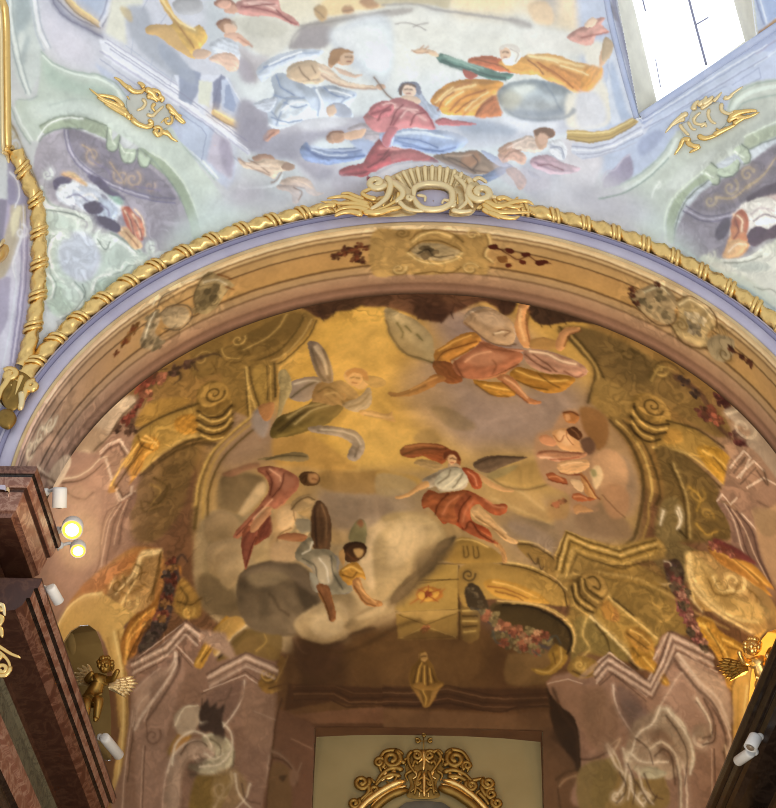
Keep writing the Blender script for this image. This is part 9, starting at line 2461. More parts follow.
# ---------------------------------------------------------------- relief ornament laid on a surface: brush lines become raised scrolls
def normal(sf, a, b, e=2e-3):
    P = sf.from_chart(a, b); n = np.cross(sf.from_chart(a+e, b)-P, sf.from_chart(a, b+e)-P); n = unit(n)
    o = np.array([0, 5., 3.]) - P; return P, n*np.sign((n*o).sum(-1, keepdims=True))
def relief(sk, text, mats, parent, lift=.02, fat=.75, q=4.):
    sf = SURF[sk]; w = WIN[sk]; cur = None; parts = {}; order = []
    for ln in text.strip().split('\n'):
        if not ln: continue
        if ln[0] == 'S': sf = SURF[ln[1:].strip()]; w = WIN[ln[1:].strip()]; continue
        if ln[0] == 'F': cur = ln[1:].strip(); continue
        head, _, tail = ln.partition('|'); t = head.split(); o = {k[0]: float(k[1:]) for k in t[2:]}
        pts = np.array([[float(v) for v in u.split(',')] for u in tail.split()])/q
        if t[0] == 'v':
            c, st = pts[0], pts[1]; r = np.hypot(*(st-c)); a0 = math.atan2(*(st-c)[::-1]); n = int(abs(o['n'])*12)+4; u = np.linspace(0, 1, n)
            a = a0 + o['n']*6.283*u; rr = r*(1-u*.8); pts = np.stack([c[0]+rr*np.cos(a), c[1]+rr*np.sin(a)], 1)
        else: pts = spline(pts, t[0] == 'p', 5)
        a = w[0] + pts[:, 0]*w[4]; b = w[1] + pts[:, 1]*w[4]; P, n = normal(sf, a, b)
        m = np.linalg.norm(sf.from_chart(a[:1]+w[4], b[:1]) - P[:1])/q      # metres per quarter step
        key = (cur, t[1])
        if key not in parts: parts[key] = MB(); order.append(key)
        mb = parts[key]
        if t[0] == 'p':                              # solid boss: domed patch
            c = pts.mean(0); ring = []; k = o.get('h', 12)*m
            for f, hh in ((1, 0), (.96, .45), (.8, .8), (.45, 1), (.04, 1.08)):
                qq = c + (pts-c)*f; A = w[0]+qq[:, 0]*w[4]; B = w[1]+qq[:, 1]*w[4]; PP, nn = normal(sf, A, B); ring.append(PP + nn*(lift*.5 + k*hh))
            mb.grid(ring, cv=True)
        else:
            u = np.linspace(0, 1, len(P)); w0 = o['w']; w1 = o.get('x', w0); r = (w0*(1-u)+w1*u)*m/2
            if t[0] == 'l': r = r*np.clip(np.minimum(u, 1-u)*7+.45, .3, 1)
            mb.tube(P + n*(lift + r*.35)[:, None], r, 8, n, fat)
    out = []
    for (nm, mt) in order: out.append(parts[(nm, mt)].build(nm.split(':')[0], mats[mt], parent)); 
    return out

# ---------------------------------------------------------------- materials
M = dict(
    fresco=mat_fresco(),
    gold=mat_gold('gilding', 'ecc77e', '7d5420', .3),
    palegold=mat_gold('pale_gilding', 'ead3a0', '84663a', .4, metal=.65),
    darkgold=mat_gold('old_gilding', '93733a', '201607', .42),
    lilac=mat_plain('lilac_plaster', 'b9b2be', .7, col2='aaa2b2', scale=3),
    lilac_dark=mat_plain('blue_grey_plaster', '8d889f', .7, scale=3),
    cream=mat_plain('cream_plaster', 'cdb489', .7, col2='b99a6c', scale=3),
    stucco=mat_plain('grey_green_stucco', 'd0cfc2', .8, col2='bfbfb2', scale=5),
    white=mat_plain('white_plaster', 'd9d6c6', .7, col2='c9c6b8', scale=4),
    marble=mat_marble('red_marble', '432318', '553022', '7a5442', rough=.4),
    marble_light=mat_marble('lit_red_marble', '6b3f2e', '7d5240', 'a07a66', rough=.4),
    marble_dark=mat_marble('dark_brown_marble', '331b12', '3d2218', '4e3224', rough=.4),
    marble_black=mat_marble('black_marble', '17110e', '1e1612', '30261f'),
    marble_grey=mat_marble('grey_marble', '58523f', '6b644f', '423d30', 4., rough=.5),
    pier=mat_plain('brown_plaster', '6e4b30', .8, col2='5c3c26', scale=2),
    panel=mat_plain('olive_grey_plaster', '8f7f58', .85, col2='85754f', scale=1.4, bump=.03),
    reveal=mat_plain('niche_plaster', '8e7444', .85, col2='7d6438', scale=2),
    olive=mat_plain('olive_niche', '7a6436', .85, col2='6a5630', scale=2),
    yellow=mat_plain('lamplit_niche', 'e0bb66', .85, col2='d6ae58', scale=2),  # warm lamplight of the right niche is put into this colour
    lampwhite=mat_plain('white_metal', 'd0cdc8', .45, bump=0),
    lampdark=mat_plain('lamp_lens', '7a6a58', .2, bump=0),
    bulb=mat_plain('lit_lamp', 'fff0c8', .4, bump=0, emit='ffe9b8', es=7),
    halo=mat_plain('lamp_halo', 'f0b040', .4, bump=0, emit='ffb040', es=1.5),  # emission stands for the yellow glare round a lit lens
    glass=mat_plain('sky_emission_pane', 'eef4ff', .3, bump=0, emit='f4f7ff', es=1.25),  # pane emission stands for the bright sky outside
    paleblue=mat_plain('pale_blue_moulding', 'c3cbe0', .7, col2='b2bcd6', scale=4),
    lead=mat_plain('window_bar', '8f90a4', .5, bump=0),
    canvas=mat_plain('grey_painting', '5d584e', .5, col2='45423c', scale=3, bump=0),
)
# ---------------------------------------------------------------- frescoes: every vault is one dense sheet coloured per vertex; each painted figure is its own piece of it
GAIN = {'N': np.array([1.06, 1.05, 1.0]), 'C': np.array([.9, .86, .84]), 'A': 1.0}
def paint(sk, base):
    w = WIN[sk]; W, H = int(round((w[2]-w[0])/w[4]))+1, int(round((w[3]-w[1])/w[4]))+1
    cv = Canvas(W, H, lin(base)); return cv
def deepen(cv, piv, k):                          # contrast curve on the paint: darks sink, lights rise
    f = blur(cv.c @ np.array([.3, .6, .1]), 1.) ; cv.c *= np.clip((f/piv)**k, .58, 1.4)[..., None]
def mottling(cv, seed, k):
    f = fbm(cv.h, cv.w, 34, seed, 5); g = fbm(cv.h, cv.w, 60, seed+5, 4); h = fbm(cv.h, cv.w, 3, seed+9, 1); u = fbm(cv.h, cv.w, 12, seed+17, 3)
    cv.c *= (1 + k*f + k*.4*h + k*.9*u)[..., None]; cv.c[..., 0] *= 1 + k*.22*g; cv.c[..., 2] *= 1 - k*.3*g
def sheet(sk, cv, keep, name, label, cat, figs):
    w = WIN[sk]; H, W = cv.h, cv.w; sf = SURF[sk]
    A, B = np.meshgrid(w[0] + np.arange(W)*w[4], w[1] + np.arange(H)*w[4]); P = sf.from_chart(A, B)
    ok = keep(P, A, B); fk = ok[:-1, :-1] & ok[1:, :-1] & ok[:-1, 1:] & ok[1:, 1:]
    idx = np.arange(H*W).reshape(H, W); quads = np.stack([idx[:-1, :-1], idx[1:, :-1], idx[1:, 1:], idx[:-1, 1:]], -1)
    fid = cv.id[:-1, :-1]; Pf = P.reshape(-1, 3) + UP; col = np.clip(cv.c.reshape(-1, 3)*GAIN[sk], .004, .93)
    def mesh(nm, sel, parent=None):
        q = quads[sel]; u, inv = np.unique(q, return_inverse=True); me = bpy.data.meshes.new(nm); n = len(q)
        me.vertices.add(len(u)); me.vertices.foreach_set('co', Pf[u].ravel()); me.loops.add(n*4); me.loops.foreach_set('vertex_index', inv.ravel().astype(np.int32))
        me.polygons.add(n); me.polygons.foreach_set('loop_start', np.arange(0, n*4, 4, dtype=np.int32))
        at = me.color_attributes.new('Col', 'FLOAT_COLOR', 'POINT'); at.data.foreach_set('color', np.hstack([col[u], np.ones((len(u), 1))]).ravel().astype(np.float32))
        me.update(calc_edges=True); me.polygons.foreach_set('use_smooth', np.ones(n, bool)); me.materials.append(M['fresco'])
        o = bpy.data.objects.new(nm, me); C.objects.link(o)
        if parent: o.parent = parent
        return o
    root = mesh(name, fk & (fid == 0)); tag(root, label, cat)
    for k, lab in enumerate(figs, 1):
        s = fk & (fid == k)
        if s.any(): nm, _, lb = lab.partition(' '); tag(mesh(nm, s, root), lb)
    return root
def inpoly(a, b, poly):
    ins = np.zeros(a.shape, bool)
    for (ax, ay), (bx, by) in zip(poly, np.roll(poly, -1, 0)):
        if ay != by: ins ^= ((b > ay) != (b > by)) & (a < ax + (b-ay)*(bx-ax)/(by-ay))
    return ins
HOLES = {k: np.array(v, float) for k, v in HOLES_RAW.items()}      # openings in chart units
cN = paint('N', 'b9bdc0'); figN = run(cN, PAINT['N']); deepen(cN, .54, .36); roughen(cN, 1, .75); cN.c = cN.c*.86 + .14*lin('dedad6'); mottling(cN, 3, .16)
def keepN(P, A, B):
    th = np.arctan2(P[..., 0], P[..., 2]-ZC); r = np.hypot(P[..., 0], P[..., 2]-ZC)
    return ((r > 5.33*arch_k(th)) | (P[..., 2] < ZC-3)) & (P[..., 1] < Y0+.02) & ~inpoly(A, B, HOLES['window'])
nave = sheet('N', cN, keepN, 'nave_fresco', 'pale blue and green painted vault of the nave above the chancel arch', 'fresco', figN)
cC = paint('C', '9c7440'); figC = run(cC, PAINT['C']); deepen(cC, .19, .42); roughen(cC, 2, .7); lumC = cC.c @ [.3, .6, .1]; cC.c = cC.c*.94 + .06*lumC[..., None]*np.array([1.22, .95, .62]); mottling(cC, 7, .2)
def keepC(P, A, B):
    return (P[..., 1] > Y1-.25) & ((P[..., 2] > 9.0) | (np.abs(P[..., 0]) < 4.6)) & ~inpoly(A, B, HOLES['panel']) & ~inpoly(A, B, HOLES['left_niche']) & ~inpoly(A, B, HOLES['right_niche'])
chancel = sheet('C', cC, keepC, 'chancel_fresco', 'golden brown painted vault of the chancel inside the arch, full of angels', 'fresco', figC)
cA = paint('A', 'a97c42')
def bandsA(cv):
    w = WIN['A']; b = w[1] + np.arange(cv.h)*w[4]; th = (w[0] + np.arange(cv.w)*w[4])/5
    stops = [(14.00, 'd2b078'), (14.05, 'e0c48c'), (14.08, '9c7440'), (14.12, 'cfa866'), (14.16, '8f6832'), (14.20, 'b98d48'), (14.30, 'c0924a'), (14.33, '7e5826'), (14.36, 'bd8a3c'), (14.66, 'c08c3a'), (14.70, '76501f'), (14.74, 'b88c4e'), (14.82, 'b48a52'), (14.86, '8a6438'), (14.90, 'b4875a'), (15.05, 'a97a52'), (15.10, '8c6040'), (15.2, 'a07050'), (15.27, '7a5236'), (15.32, '4a321c')]
    xs = [s[0] for s in stops]; cs = np.array([lin(s[1]) for s in stops]); col = np.stack([np.interp(b, xs, cs[:, i]) for i in range(3)], 1)
    k = np.clip((np.abs(th)-.75)/.6, 0, 1)*(th < 0) + np.clip((th-.95)/.6, 0, 1)*(th > 0)*.5           # the left foot is painted rosier and paler
    pale = np.clip(col*1.05 + lin('6a5a58'), 0, 1); g = (col.mean(1)/.25)[:, None]*lin('a08478')
    cv.c[:] = col[:, None]*(1-k)[None, :, None] + g[:, None]*k[None, :, None]
bandsA(cA); cA.c = cA.c*.8 + .2*(cA.c @ [.3, .6, .1])[..., None]*np.array([1.12, .97, .85]); figA = run(cA, PAINT['A']); deepen(cA, .24, .25); roughen(cA, 4, .6); mottling(cA, 11, .2)
soffit = sheet('A', cA, lambda P, A, B: P[..., 2] > 9.72, 'painted_arch_soffit', 'ochre painted underside of the chancel arch with grey cartouches', 'fresco', figA)
# ---------------------------------------------------------------- chancel arch: lilac fascia, cream beads, gilded rope
def archline(r, y, n=121, lo=-1.45, hi=1.45, foot=0):
    th = np.linspace(lo, hi, n); k = r*arch_k(th); P = np.stack([k*np.sin(th), np.full(n, y), ZC + k*np.cos(th)], 1)
    return P
def ringband(name, prof, mat, **kw):
    return MB().grid([archline(r, y) for r, y in prof]).build(name, mat, fix=False, **kw)
tag(ringband('trim_1', [(5.5, 14.02), (5.2, 14.0), (5.2, 13.93), (5.17, 13.91)], M['lilac_dark']), kind='structure')
tag(ringband('trim_2', [(5.17, 13.91), (5.135, 13.91), (5.13, 13.95)], M['lilac_dark']), kind='structure')
tag(ringband('trim_3', [(5.205, 13.92), (5.17, 13.905)], M['lilac']), kind='structure')
tag(ringband('trim_4', [(5.13, 13.95), (5.11, 13.93), (4.985, 13.93), (4.975, 13.96)], M['lilac']), kind='structure')
tag(ringband('trim_5', [(4.975, 13.96), (4.965, 13.945), (4.945, 13.95), (4.937, 13.99)], M['cream']), kind='structure')
tag(ringband('trim_6', [(4.987, 15.32), (5.6, 15.33)], M['pier']), kind='structure')
def rope(name, P, nrm, r, label, seg, group=None):
    """gilded rope moulding along P: laurel staff with slanted ribbon pairs"""
    P = np.asarray(P); d = np.r_[0, np.cumsum(np.linalg.norm(np.diff(P, axis=0), axis=1))]; L = d[-1]
    root = empty(name, P[len(P)//2], label, 'moulding', group)
    n = int(L/.03); s = np.linspace(0, L, n); Q = np.stack([np.interp(s, d, P[:, i]) for i in range(3)], 1); Nn = unit(np.stack([np.interp(s, d, nrm[:, i]) for i in range(3)], 1))
    rng = np.random.default_rng(5); T = unit(np.gradient(Q, axis=0)); La = np.cross(T, Nn)
    ns = 14; a = np.arange(ns)/ns*2*np.pi; ph = s/seg*2*np.pi
    rad = r*(1 + .10*np.sin(ph)[:, None] + .13*np.sin(3*a[None] + ph[:, None]*2.0) + .05*rng.standard_normal((n, ns)))
    G = Q[:, None] + rad[..., None]*(np.cos(a)[None, :, None]*La[:, None] + np.sin(a)[None, :, None]*Nn[:, None])
    MB().grid(G, cv=True).build('staff', M['gold'], root)
    for k in range(int(L/seg)):
        for off in (.0, .17):
            c = (k+.5+off)*seg; t = np.linspace(0, 2*np.pi, 19)[:-1]; sl = .5*r
            pos = c + sl*np.cos(t); q = np.stack([np.interp(pos, s, Q[:, i]) for i in range(3)], 1); l = np.stack([np.interp(pos, s, La[:, i]) for i in range(3)], 1); m = np.stack([np.interp(pos, s, Nn[:, i]) for i in range(3)], 1)
            ring = q + 1.13*r*(np.cos(t)[:, None]*l + np.sin(t)[:, None]*m); tt = unit(np.gradient(ring, axis=0))
            bb = np.arange(6)/6*2*np.pi; e1 = np.cos(t)[:, None]*l + np.sin(t)[:, None]*m; e2 = np.cross(tt, e1)
            GG = ring[:, None] + .2*r*(np.cos(bb)[None, :, None]*e1[:, None] + 1.5*np.sin(bb)[None, :, None]*e2[:, None])
            MB().grid(GG, cu=True, cv=True).build('ribbon', M['gold'], root)
    return root
P = archline(5.31, 13.93, 181, -1.22, 1.4); rope('gilded_rope_moulding', P, np.broadcast_to([0, -1., 0], P.shape), .095, 'gilded laurel rope moulding running round the chancel arch', .42)
# side rope, frame and console on the left edge of the nave bay (chart polylines)
def onsurf(sk, pts, lift=0, n=8, closed=False):
    w = WIN[sk]; p = spline(np.array(pts, float)/4, closed, n); P, nn = normal(SURF[sk], w[0]+p[:, 0]*w[4], w[1]+p[:, 1]*w[4]); return P + nn*lift, nn
P, nn = onsurf('N', LINES['side_rope'], .05); rope('gilded_rope_moulding', P, nn, .09, 'short gilded rope moulding climbing the left edge beside a lilac wall strip', .42)

# ---------------------------------------------------------------- nave window: reveal, pane glowing in place of the sky, bars
def cpt(sk, pts): pts = np.asarray(pts, float); return SURF[sk].from_chart(pts[:, 0], pts[:, 1])
def dense(p, n=8):
    p = np.asarray(p, float); t = np.linspace(0, 1, n, endpoint=False)[:, None]
    return np.vstack([a*(1-t)+b*t for a, b in zip(p, np.roll(p, -1, 0))])
wo, wi = dense(HOLES['window']), dense(HOLES['window_glass'])
Po = cpt('N', wo); Pi = cpt('V', wi); inward = unit(np.array([0, 4.6, ZC]) - Po)
win = empty('window_1', Pi.mean(0), 'tall bright window high on the right with thin glazing bars', 'window'); win['kind'] = 'structure'
MB().grid([Po + inward*.05, Po + inward*.04 + unit(Pi-Po)*.03, Pi + unit(Pi.mean(0)-Pi)*.02], cv=True).build('window_reveal', M['white'], win, smooth=False)
cg = Pi.mean(0)
MB().add(np.vstack([Pi, cg]), [(i, (i+1) % len(Pi), len(Pi)) for i in range(len(Pi))]).build('window_pane', M['glass'], win)
for ln, r in LINES['window_bars']:
    p = np.array(ln, float)/4*WIN['V'][4] + WIN['V'][:2]; Q = cpt('V', spline(p, False)); MB().tube(Q + unit(np.array([0, 4.6, ZC])-Q)*.05, r, 6).build('glazing_bar', M['lead'], win)
for ln, w_, mt, nm in LINES['window_trims']:
    P, nn = onsurf('N', ln, .02); MB().tube(P, w_, 8, nn, .8).build(nm, M[mt], win)
# ---------------------------------------------------------------- gilded and stucco ornaments
for sk, nm, label, cat, group, kw, text in RELIEFS:
    sf, w = SURF[sk], WIN[sk]; ps = np.array([[float(v) for v in u.split(',')] for ln in text.split('\nS')[0].split('\n') if '|' in ln for u in ln.split('|')[1].split()])/4
    c = ps.mean(0); P, n = normal(sf, np.array([w[0]+c[0]*w[4]]), np.array([w[1]+c[1]*w[4]]))
    relief(sk, text, M, empty(nm, P[0], label, cat, group), **kw)
cap = bpy.data.objects['gilded_capital']; MB().lathe((-5.72, 14.2, -1.6), (0, 0, 1), [(0, 0), (.62, 0), (.62, .35), (.52, .45), (.46, .6), (.44, 4), (.39, 9.), (.46, 9.1), (.44, 9.5), (.6, 10.4), (.62, 11.1), (0, 11.1)], 28).build('shaft', M['marble'], cap)
# ---------------------------------------------------------------- openings in the chancel wall
def niche(name, hole, depth, mat_r, mat_b, label):
    p = dense(HOLES[hole], 6); P = cpt('C', p); _, n = normal(SURF['C'], p[:, 0], p[:, 1]); d = unit(n.mean(0)*[1, 1, 0])
    root = empty(name, P.mean(0), label, 'niche'); root['kind'] = 'structure'
    Q = P - d*depth; MB().grid([P + d*.02, P, Q], cv=True).build('niche_reveal', M[mat_r], root, smooth=False)
    MB().add(np.vstack([Q, Q.mean(0)]), [(i, (i+1) % len(Q), len(Q)) for i in range(len(Q))]).build('niche_back', M[mat_b], root)
    return root, P, d
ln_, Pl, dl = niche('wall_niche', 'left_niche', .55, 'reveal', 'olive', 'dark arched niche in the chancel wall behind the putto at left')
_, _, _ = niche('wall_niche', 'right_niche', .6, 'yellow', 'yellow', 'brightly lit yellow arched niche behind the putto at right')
q = np.array(LINES['niche_pilaster']); MB().tube(q, [.1, .1], 10).build('niche_pilaster', M['reveal'], ln_)
ph = dense(HOLES['panel'], 6); Pp = cpt('C', ph); Qp = Pp.copy(); Qp[:, 1] = 22.33
tag(MB().grid([Pp + [0, -.02, 0], Qp], cv=True).build('trim_7', M['pier'], smooth=False), kind='structure')
tag(MB().add([(-2.3, 22.335, 7.5), (2.5, 22.335, 7.5), (2.5, 22.335, 11.1), (-2.3, 22.335, 11.1)], [(0, 1, 2, 3)]).build('wall_back', M['panel']), kind='structure')
# ---------------------------------------------------------------- entablatures
def extr(path, prof, closed=False):
    """profile (out, z) swept along a plan path with mitred corners; outward is to the right of travel"""
    path = np.array(path, float); G = []
    for i, p in enumerate(path):
        ns = []
        if i: t = unit(path[i]-path[i-1]); ns.append(np.array([t[1], -t[0]]))
        if i < len(path)-1: t = unit(path[i+1]-path[i]); ns.append(np.array([t[1], -t[0]]))
        n = sum(ns); n = n/(n @ ns[0])
        G.append([(p[0]+n[0]*o, p[1]+n[1]*o, z) for o, z in prof])
    return MB().grid(G)
LB = [(-8.5, 13.85), (-4.46, 13.85), (-4.46, 15.42)]           # left block over the arch pier, out to the right of travel = front, then chancel side
def entab(name, label, path, rows):
    root = empty(name, (path[-2][0], path[-2][1], rows[0][1][0][1]), label, 'entablature')
    for nm, prof, mat in rows: extr(path, prof).build(nm, M[mat], root, smooth=False, bevel=.006)
    return root
entab('pier_entablature', 'brown marble entablature block over the left pier, carrying the spotlights', LB, [
    ('cornice', [(-1.2, 10.08), (0, 10.06), (0, 10.0), (-.02, 9.97)], 'marble'), ('groove', [(-.02, 9.97), (-.05, 9.965), (-.05, 9.94)], 'marble_black'), ('cornice', [(-.05, 9.94), (-.08, 9.85), (-.1, 9.83)], 'marble_light'),  # lit fasciae and shaded grooves are put into the marble tones
    ('groove', [(-.1, 9.83), (-.14, 9.825), (-.14, 9.79)], 'marble_dark'), ('fascia', [(-.14, 9.79), (-.18, 9.64), (-.2, 9.58)], 'marble_light'), ('fascia', [(-.2, 9.58), (-.24, 9.56), (-.26, 9.52)], 'marble'),
    ('soffit', [(-.26, 9.52), (-1.25, 9.5), (-1.3, 9.1)], 'marble_dark')])
def choir_entab(name, label, x0, x1, sgn, zt, mats, y0=14.72):
    pa = [(x0, y0), (x1, 23.)] if sgn < 0 else [(x1, 23.), (x0, y0)]
    dz = zt - 9.1
    rows = [('cornice', [(-.9, 9.11), (0, 9.1), (0, 9.06)], mats[2]), ('cornice', [(0, 9.06), (-.02, 8.98), (-.03, 8.97)], mats[1]), ('groove', [(-.03, 8.97), (-.07, 8.965), (-.07, 8.94)], mats[4]),  # fasciae lighter as if lit, grooves darker as if shaded, by choice of marble
            ('cornice', [(-.07, 8.94), (-.09, 8.85), (-.1, 8.84)], mats[1]), ('groove', [(-.1, 8.84), (-.14, 8.835), (-.14, 8.81)], mats[4]), ('cornice', [(-.14, 8.81), (-.17, 8.74), (-.24, 8.68)], mats[0]),
            ('soffit', [(-.24, 8.68), (-.62, 8.62), (-.64, 8.56)], mats[2]), ('frieze', [(-.64, 8.56), (-.68, 8.5), (-.68, 8.0), (-.6, 7.97)], mats[3]),
            ('architrave', [(-.6, 7.97), (-.5, 7.94), (-.5, 7.8), (-.55, 7.76), (-.56, 7.55)], mats[1]), ('architrave', [(-.56, 7.55), (-.62, 7.5), (-.62, 7.3), (-.7, 7.25)], mats[4]), ('wall_strip', [(-.7, 7.25), (-.74, 7.2), (-.74, 4.)], mats[4])]
    root = entab(name, label, pa, [(a, [(o, z+dz) for o, z in p], m) for a, p, m in rows])
    out = [(x0 + (o if sgn < 0 else -o), y0+.004, z+dz) for _, p, _ in rows for o, z in p]; out += [(x0 + (-.95 if sgn < 0 else .95), y0+.004, 4.+dz), (x0 + (-.95 if sgn < 0 else .95), y0+.004, 9.1+dz)]
    MB().add(out, [tuple(range(len(out)))]).build('end_face', M[mats[2]], root, smooth=False)
    return root
tag(MB().box((-8.5, 14.74, 3.), (-5.04, 15.4, 9.5)).build('wall_pier', M['marble_dark'], smooth=False), kind='structure')
tag(MB().box((4.86, 13.98, 3.), (8.5, 15.4, 10.2)).build('wall_pier', M['marble_dark'], smooth=False), kind='structure')
choir_entab('chancel_entablature', 'long red and grey marble entablature running back along the left chancel wall', -4.41, -4.46, -1, 9.1, ('marble', 'marble_light', 'marble_dark', 'marble_grey', 'marble_black'))
choir_entab('chancel_entablature', 'dark brown entablature in shadow along the right chancel wall', 4.23, 4.13, 1, 9.1, ('marble_black', 'marble_black', 'marble_black', 'marble_black', 'marble_black'))  # black marble on every row puts this side's shade into the colour
# ---------------------------------------------------------------- spotlights
def spotlight(base, p0, p1, r, label, lit=False, group='spotlights on the cornices'):
    p0, p1 = np.array(p0), np.array(p1); d = unit(p1-p0); L = np.linalg.norm(p1-p0)
    root = empty('spotlight', base, label, 'lamp', group)
    MB().lathe(p0, d, [(0, 0), (r*.7, 0), (r*.95, .02*L), (r, .12*L), (r, L*.98), (r*.92, L), (r*.9, L*.93), (0, L*.93)], 20).build('lamp_housing', M['lampwhite'], root)
    MB().lathe(p0 + d*L*.92, d, [(0, .03), (r*.45, .025), (r*.62, .012)], 20).build('lamp_lens', M['bulb' if lit else 'lampdark'], root)
    if lit: MB().lathe(p0 + d*L*.92, d, [(r*.58, .012), (r*.95, .004), (r*.95, 0)], 20).build('lamp_halo', M['halo'], root)  # added glowing ring: lamp glare as a shape
    b = np.array(base); m = p0 + d*L*.35
    MB().tube([b, b*.5 + m*.5 + [0, 0, .05], m], .022, 8).ball(b, .05).build('bracket', M['lampwhite'], root)
    return root
for a in LAMPS: spotlight(*a)
cab = np.array(LINES['cable']); o = MB().tube(spline(cab, False, 5), .014, 6); tag(o.build('cable', M['lampwhite']), 'thin white cable clipped along the edge of the left brown block', 'cable')
for k, q in enumerate(cab[1:-1:1]): pass
# ---------------------------------------------------------------- gilded putti
def skin(name, V, E_, R, mat, parent, sub=2):
    me = bpy.data.meshes.new(name); me.from_pydata([Vector(v) for v in V], E_, []); o = bpy.data.objects.new(name, me); C.objects.link(o)
    o.modifiers.new('skin', 'SKIN'); s = o.modifiers.new('sub', 'SUBSURF'); s.levels = s.render_levels = sub
    for v, r in zip(me.skin_vertices[0].data, R): v.radius = (r, r)
    me.skin_vertices[0].data[0].use_root = True
    me.materials.append(mat); me.polygons.foreach_set('use_smooth', [True]*len(me.polygons)); o.parent = parent
    dg = bpy.context.evaluated_depsgraph_get(); m2 = bpy.data.meshes.new_from_object(o.evaluated_get(dg)); o.modifiers.clear(); o.data = m2
    m2.polygons.foreach_set('use_smooth', [True]*len(m2.polygons)); return o
def putto(loc, rz, sx, label, mat, wingmat, S=1.0):
    """seated winged child, x across, z up, -y to the nave; built about its seat"""
    root = empty('putto_statue', loc, label, 'statue', 'gilded putti on the cornices'); root.rotation_euler = (0, 0, rz)
    f = lambda p: (p[0]*sx*S, p[1]*S, p[2]*S)
    V = [(0, 0, .06), (.03, -.02, .2), (.07, -.04, .33), (.1, -.05, .42), (.13, -.07, .47),                       # pelvis belly chest neckbase neck
         (-.02, -.06, .42), (-.06, -.16, .34), (.03, -.24, .38), (.08, -.26, .41),                               # near arm drawn across the chest
         (.2, -.03, .40), (.31, -.08, .36), (.38, -.16, .42), (.42, -.18, .46),                                  # far arm out
         (-.06, -.1, .03), (.04, -.24, -.04), (.05, -.22, -.24), (.05, -.22, -.33), (.06, -.3, -.36),             # near leg: hip knee shin ankle toe
         (.08, -.08, .04), (.2, -.2, .0), (.18, -.16, -.2), (.17, -.14, -.28), (.19, -.22, -.31)]
    E_ = [(0, 1), (1, 2), (2, 3), (3, 4), (3, 5), (5, 6), (6, 7), (7, 8), (3, 9), (9, 10), (10, 11), (11, 12), (0, 13), (13, 14), (14, 15), (15, 16), (16, 17), (0, 18), (18, 19), (19, 20), (20, 21), (21, 22)]
    R = [.12, .125, .12, .08, .055, .06, .05, .04, .034, .06, .05, .04, .034, .09, .075, .058, .042, .034, .09, .075, .058, .042, .034]
    skin('body', [f(p) for p in V], E_, [r*S for r in R], mat, root)
    hd = np.array([.17, -.11, .58]); mb = MB(); o = lambda p: np.array(f(p)) - UP
    mb.ball(o(hd), .108*S, .92, 1, 1.08, 18)
    mb.ball(o(hd + [.0, -.1, -.02]), .022*S, .8, 1.3, 1); mb.ball(o(hd + [.05, -.075, -.04]), .04*S); mb.ball(o(hd + [-.05, -.075, -.04]), .04*S)      # nose, cheeks
    mb.ball(o(hd + [0, -.09, -.06]), .026*S, 1.2, .8, .5); mb.ball(o(hd + [0, -.078, -.09]), .03*S)                                                       # lips, chin
    for s in (-1, 1): mb.ball(o(hd + [s*.04, -.092, .012]), .014*S, 1.3, .6, .7); mb.ball(o(hd + [s*.1, .0, -.01]), .025*S, .5, .9, 1.2)                  # eyes, ears
    h = mb.build('head', mat, None, fix=False); h.parent = root
    rng = np.random.default_rng(3); mb = MB()
    for _ in range(46):
        u = rng.standard_normal(3); u /= np.linalg.norm(u)
        if u[2] < -.35 or (u[1] < -.55 and u[2] < .45): continue
        mb.ball(o(hd + u*[.1, .1, .108]), (.03 + .016*rng.random())*S, n=7)
    h2 = mb.build('hair', mat, None, fix=False); h2.parent = root
    for s, (bx, bz, tilt) in ((-1, (-.05, .4, 2.5)), (1, (.16, .34, -.05))):                                     # two feathered wings
        mb = MB(); b = np.array([bx, .08, bz])
        for row, (n, L, w0) in enumerate(((7, .36, .035), (6, .24, .032), (5, .14, .03))):
            for k in range(n):
                a = tilt + (-1 if s > 0 else 1)*(-.55 + 1.15*k/(n-1))*(.9 if s < 0 else .8)
                st = b + np.array([math.cos(a), 0, math.sin(a)])*.05; en = b + np.array([math.cos(a), .12, math.sin(a)])*(L*(1 - .07*abs(k-2)) + .08)
                t = np.linspace(0, 1, 7)[:, None]; P = st*(1-t)+en*t; P[:, 1] -= .02*row; P[:, 2] += .03*np.sin(t[:, 0]*3)
                mb.tube([o(p) for p in P], w0*S*np.array([.5, .9, 1, 1, .9, .7, .25]), 6, np.broadcast_to([0, -1., 0], P.shape), .4)
        wg = mb.build('wing', wingmat, None, fix=False); wg.parent = root
    mb = MB(); t = np.linspace(0, 1, 16)                                                                          # drapery sash over the lap
    G = [[o((-.16 + .36*u + .02*math.sin(v*9), -.16 - .05*math.sin(3.1*u) - .02*math.cos(v*12+u*5), .1 - .16*v + .03*math.sin(u*14))) for v in np.linspace(0, 1, 8)] for u in t]
    mb.grid(G); d = mb.build('drapery', mat, None, fix=False); d.parent = root
    return root
for a in PUTTI: putto(*a[:4], M[a[4]], M[a[5]], a[6])
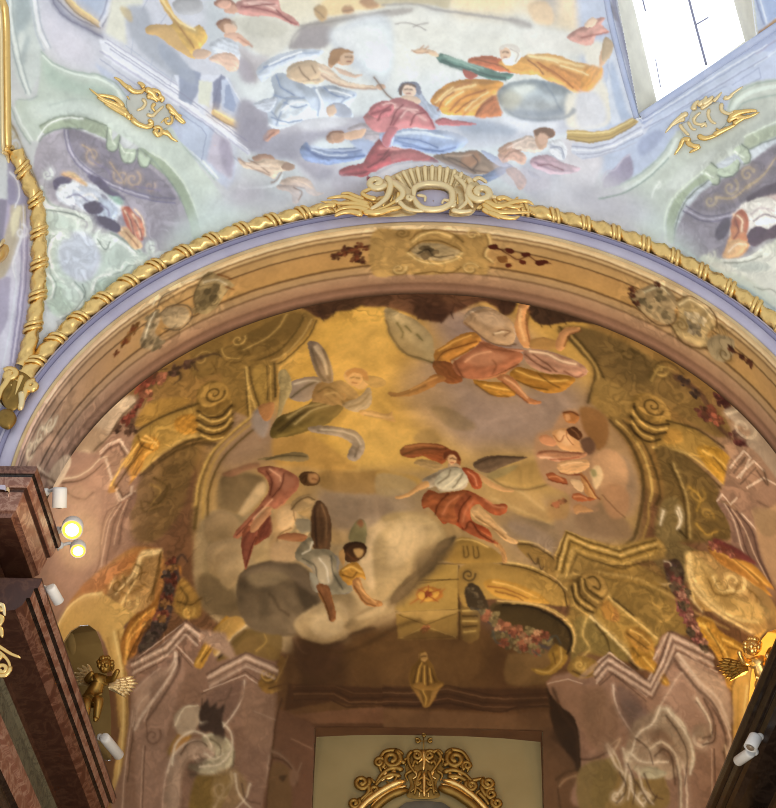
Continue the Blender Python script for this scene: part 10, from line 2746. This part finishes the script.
# ---------------------------------------------------------------- light
def area(name, loc, to, size, energy, col):
    l = bpy.data.lights.new(name, 'AREA'); l.shape = 'DISK'; l.size = size; l.energy = energy; l.color = col
    o = bpy.data.objects.new(name, l); C.objects.link(o); o.location = (loc[0], loc[1], loc[2]+EYE)
    o.rotation_euler = (Vector(to)-Vector(loc)).to_track_quat('-Z', 'Y').to_euler(); return o
def point(name, loc, energy, col, r=.1):
    l = bpy.data.lights.new(name, 'POINT'); l.energy = energy; l.color = col; l.shadow_soft_size = r
    o = bpy.data.objects.new(name, l); C.objects.link(o); o.location = (loc[0], loc[1], loc[2]+EYE); return o
for a in AREAS: area(*a)
for a in POINTS: point(*a)
w = bpy.data.worlds.new('daylight'); bpy.context.scene.world = w; w.use_nodes = True
w.node_tree.nodes['Background'].inputs[0].default_value = (*WORLD[0], 1); w.node_tree.nodes['Background'].inputs[1].default_value = WORLD[1]
# chancel floor and walls below the frescoes
tag(MB().box((-6, 13.6, -1.75), (6, 24, -1.6)).build('floor', M['marble_grey'], smooth=False), kind='structure')
tag(MB().add([(-5.3, 14, -1.6), (-5.3, 22.6, -1.6), (-5.3, 22.6, 8.7), (-5.3, 14, 8.7)], [(0, 1, 2, 3)]).build('wall_left', M['pier']), kind='structure')
tag(MB().add([(5.3, 14, -1.6), (5.3, 22.6, -1.6), (5.3, 22.6, 8.7), (5.3, 14, 8.7)], [(0, 1, 2, 3)]).build('wall_right', M['pier']), kind='structure')
tag(MB().add([(-5.3, 22.6, -1.6), (5.3, 22.6, -1.6), (5.3, 22.6, 9.2), (-5.3, 22.6, 9.2)], [(0, 1, 2, 3)]).build('wall_front', M['pier']), kind='structure')
# ---------------------------------------------------------------- camera
cd = bpy.data.cameras.new('camera'); co = bpy.data.objects.new('camera', cd); C.objects.link(co)
cd.sensor_fit = 'VERTICAL'; cd.sensor_height = 36; cd.lens = 1500/808*36; cd.clip_end = 200
pit, yaw, rol = math.radians(38.5), math.radians(-1.2), math.radians(1.3)
F = np.array([math.sin(yaw)*math.cos(pit), math.cos(yaw)*math.cos(pit), math.sin(pit)]); R = np.array([math.cos(yaw), -math.sin(yaw), 0]); U = np.cross(R, F)
R2 = math.cos(rol)*R + math.sin(rol)*U; U2 = -math.sin(rol)*R + math.cos(rol)*U
co.matrix_world = Matrix(((R2[0], U2[0], -F[0], -.17), (R2[1], U2[1], -F[1], 0), (R2[2], U2[2], -F[2], EYE), (0, 0, 0, 1)))
sc = bpy.context.scene; sc.camera = co
sc.view_settings.view_transform = 'Standard'; sc.view_settings.look = 'None'; sc.view_settings.exposure = 0; sc.view_settings.gamma = 1
sc.cycles.filter_width = 1.05
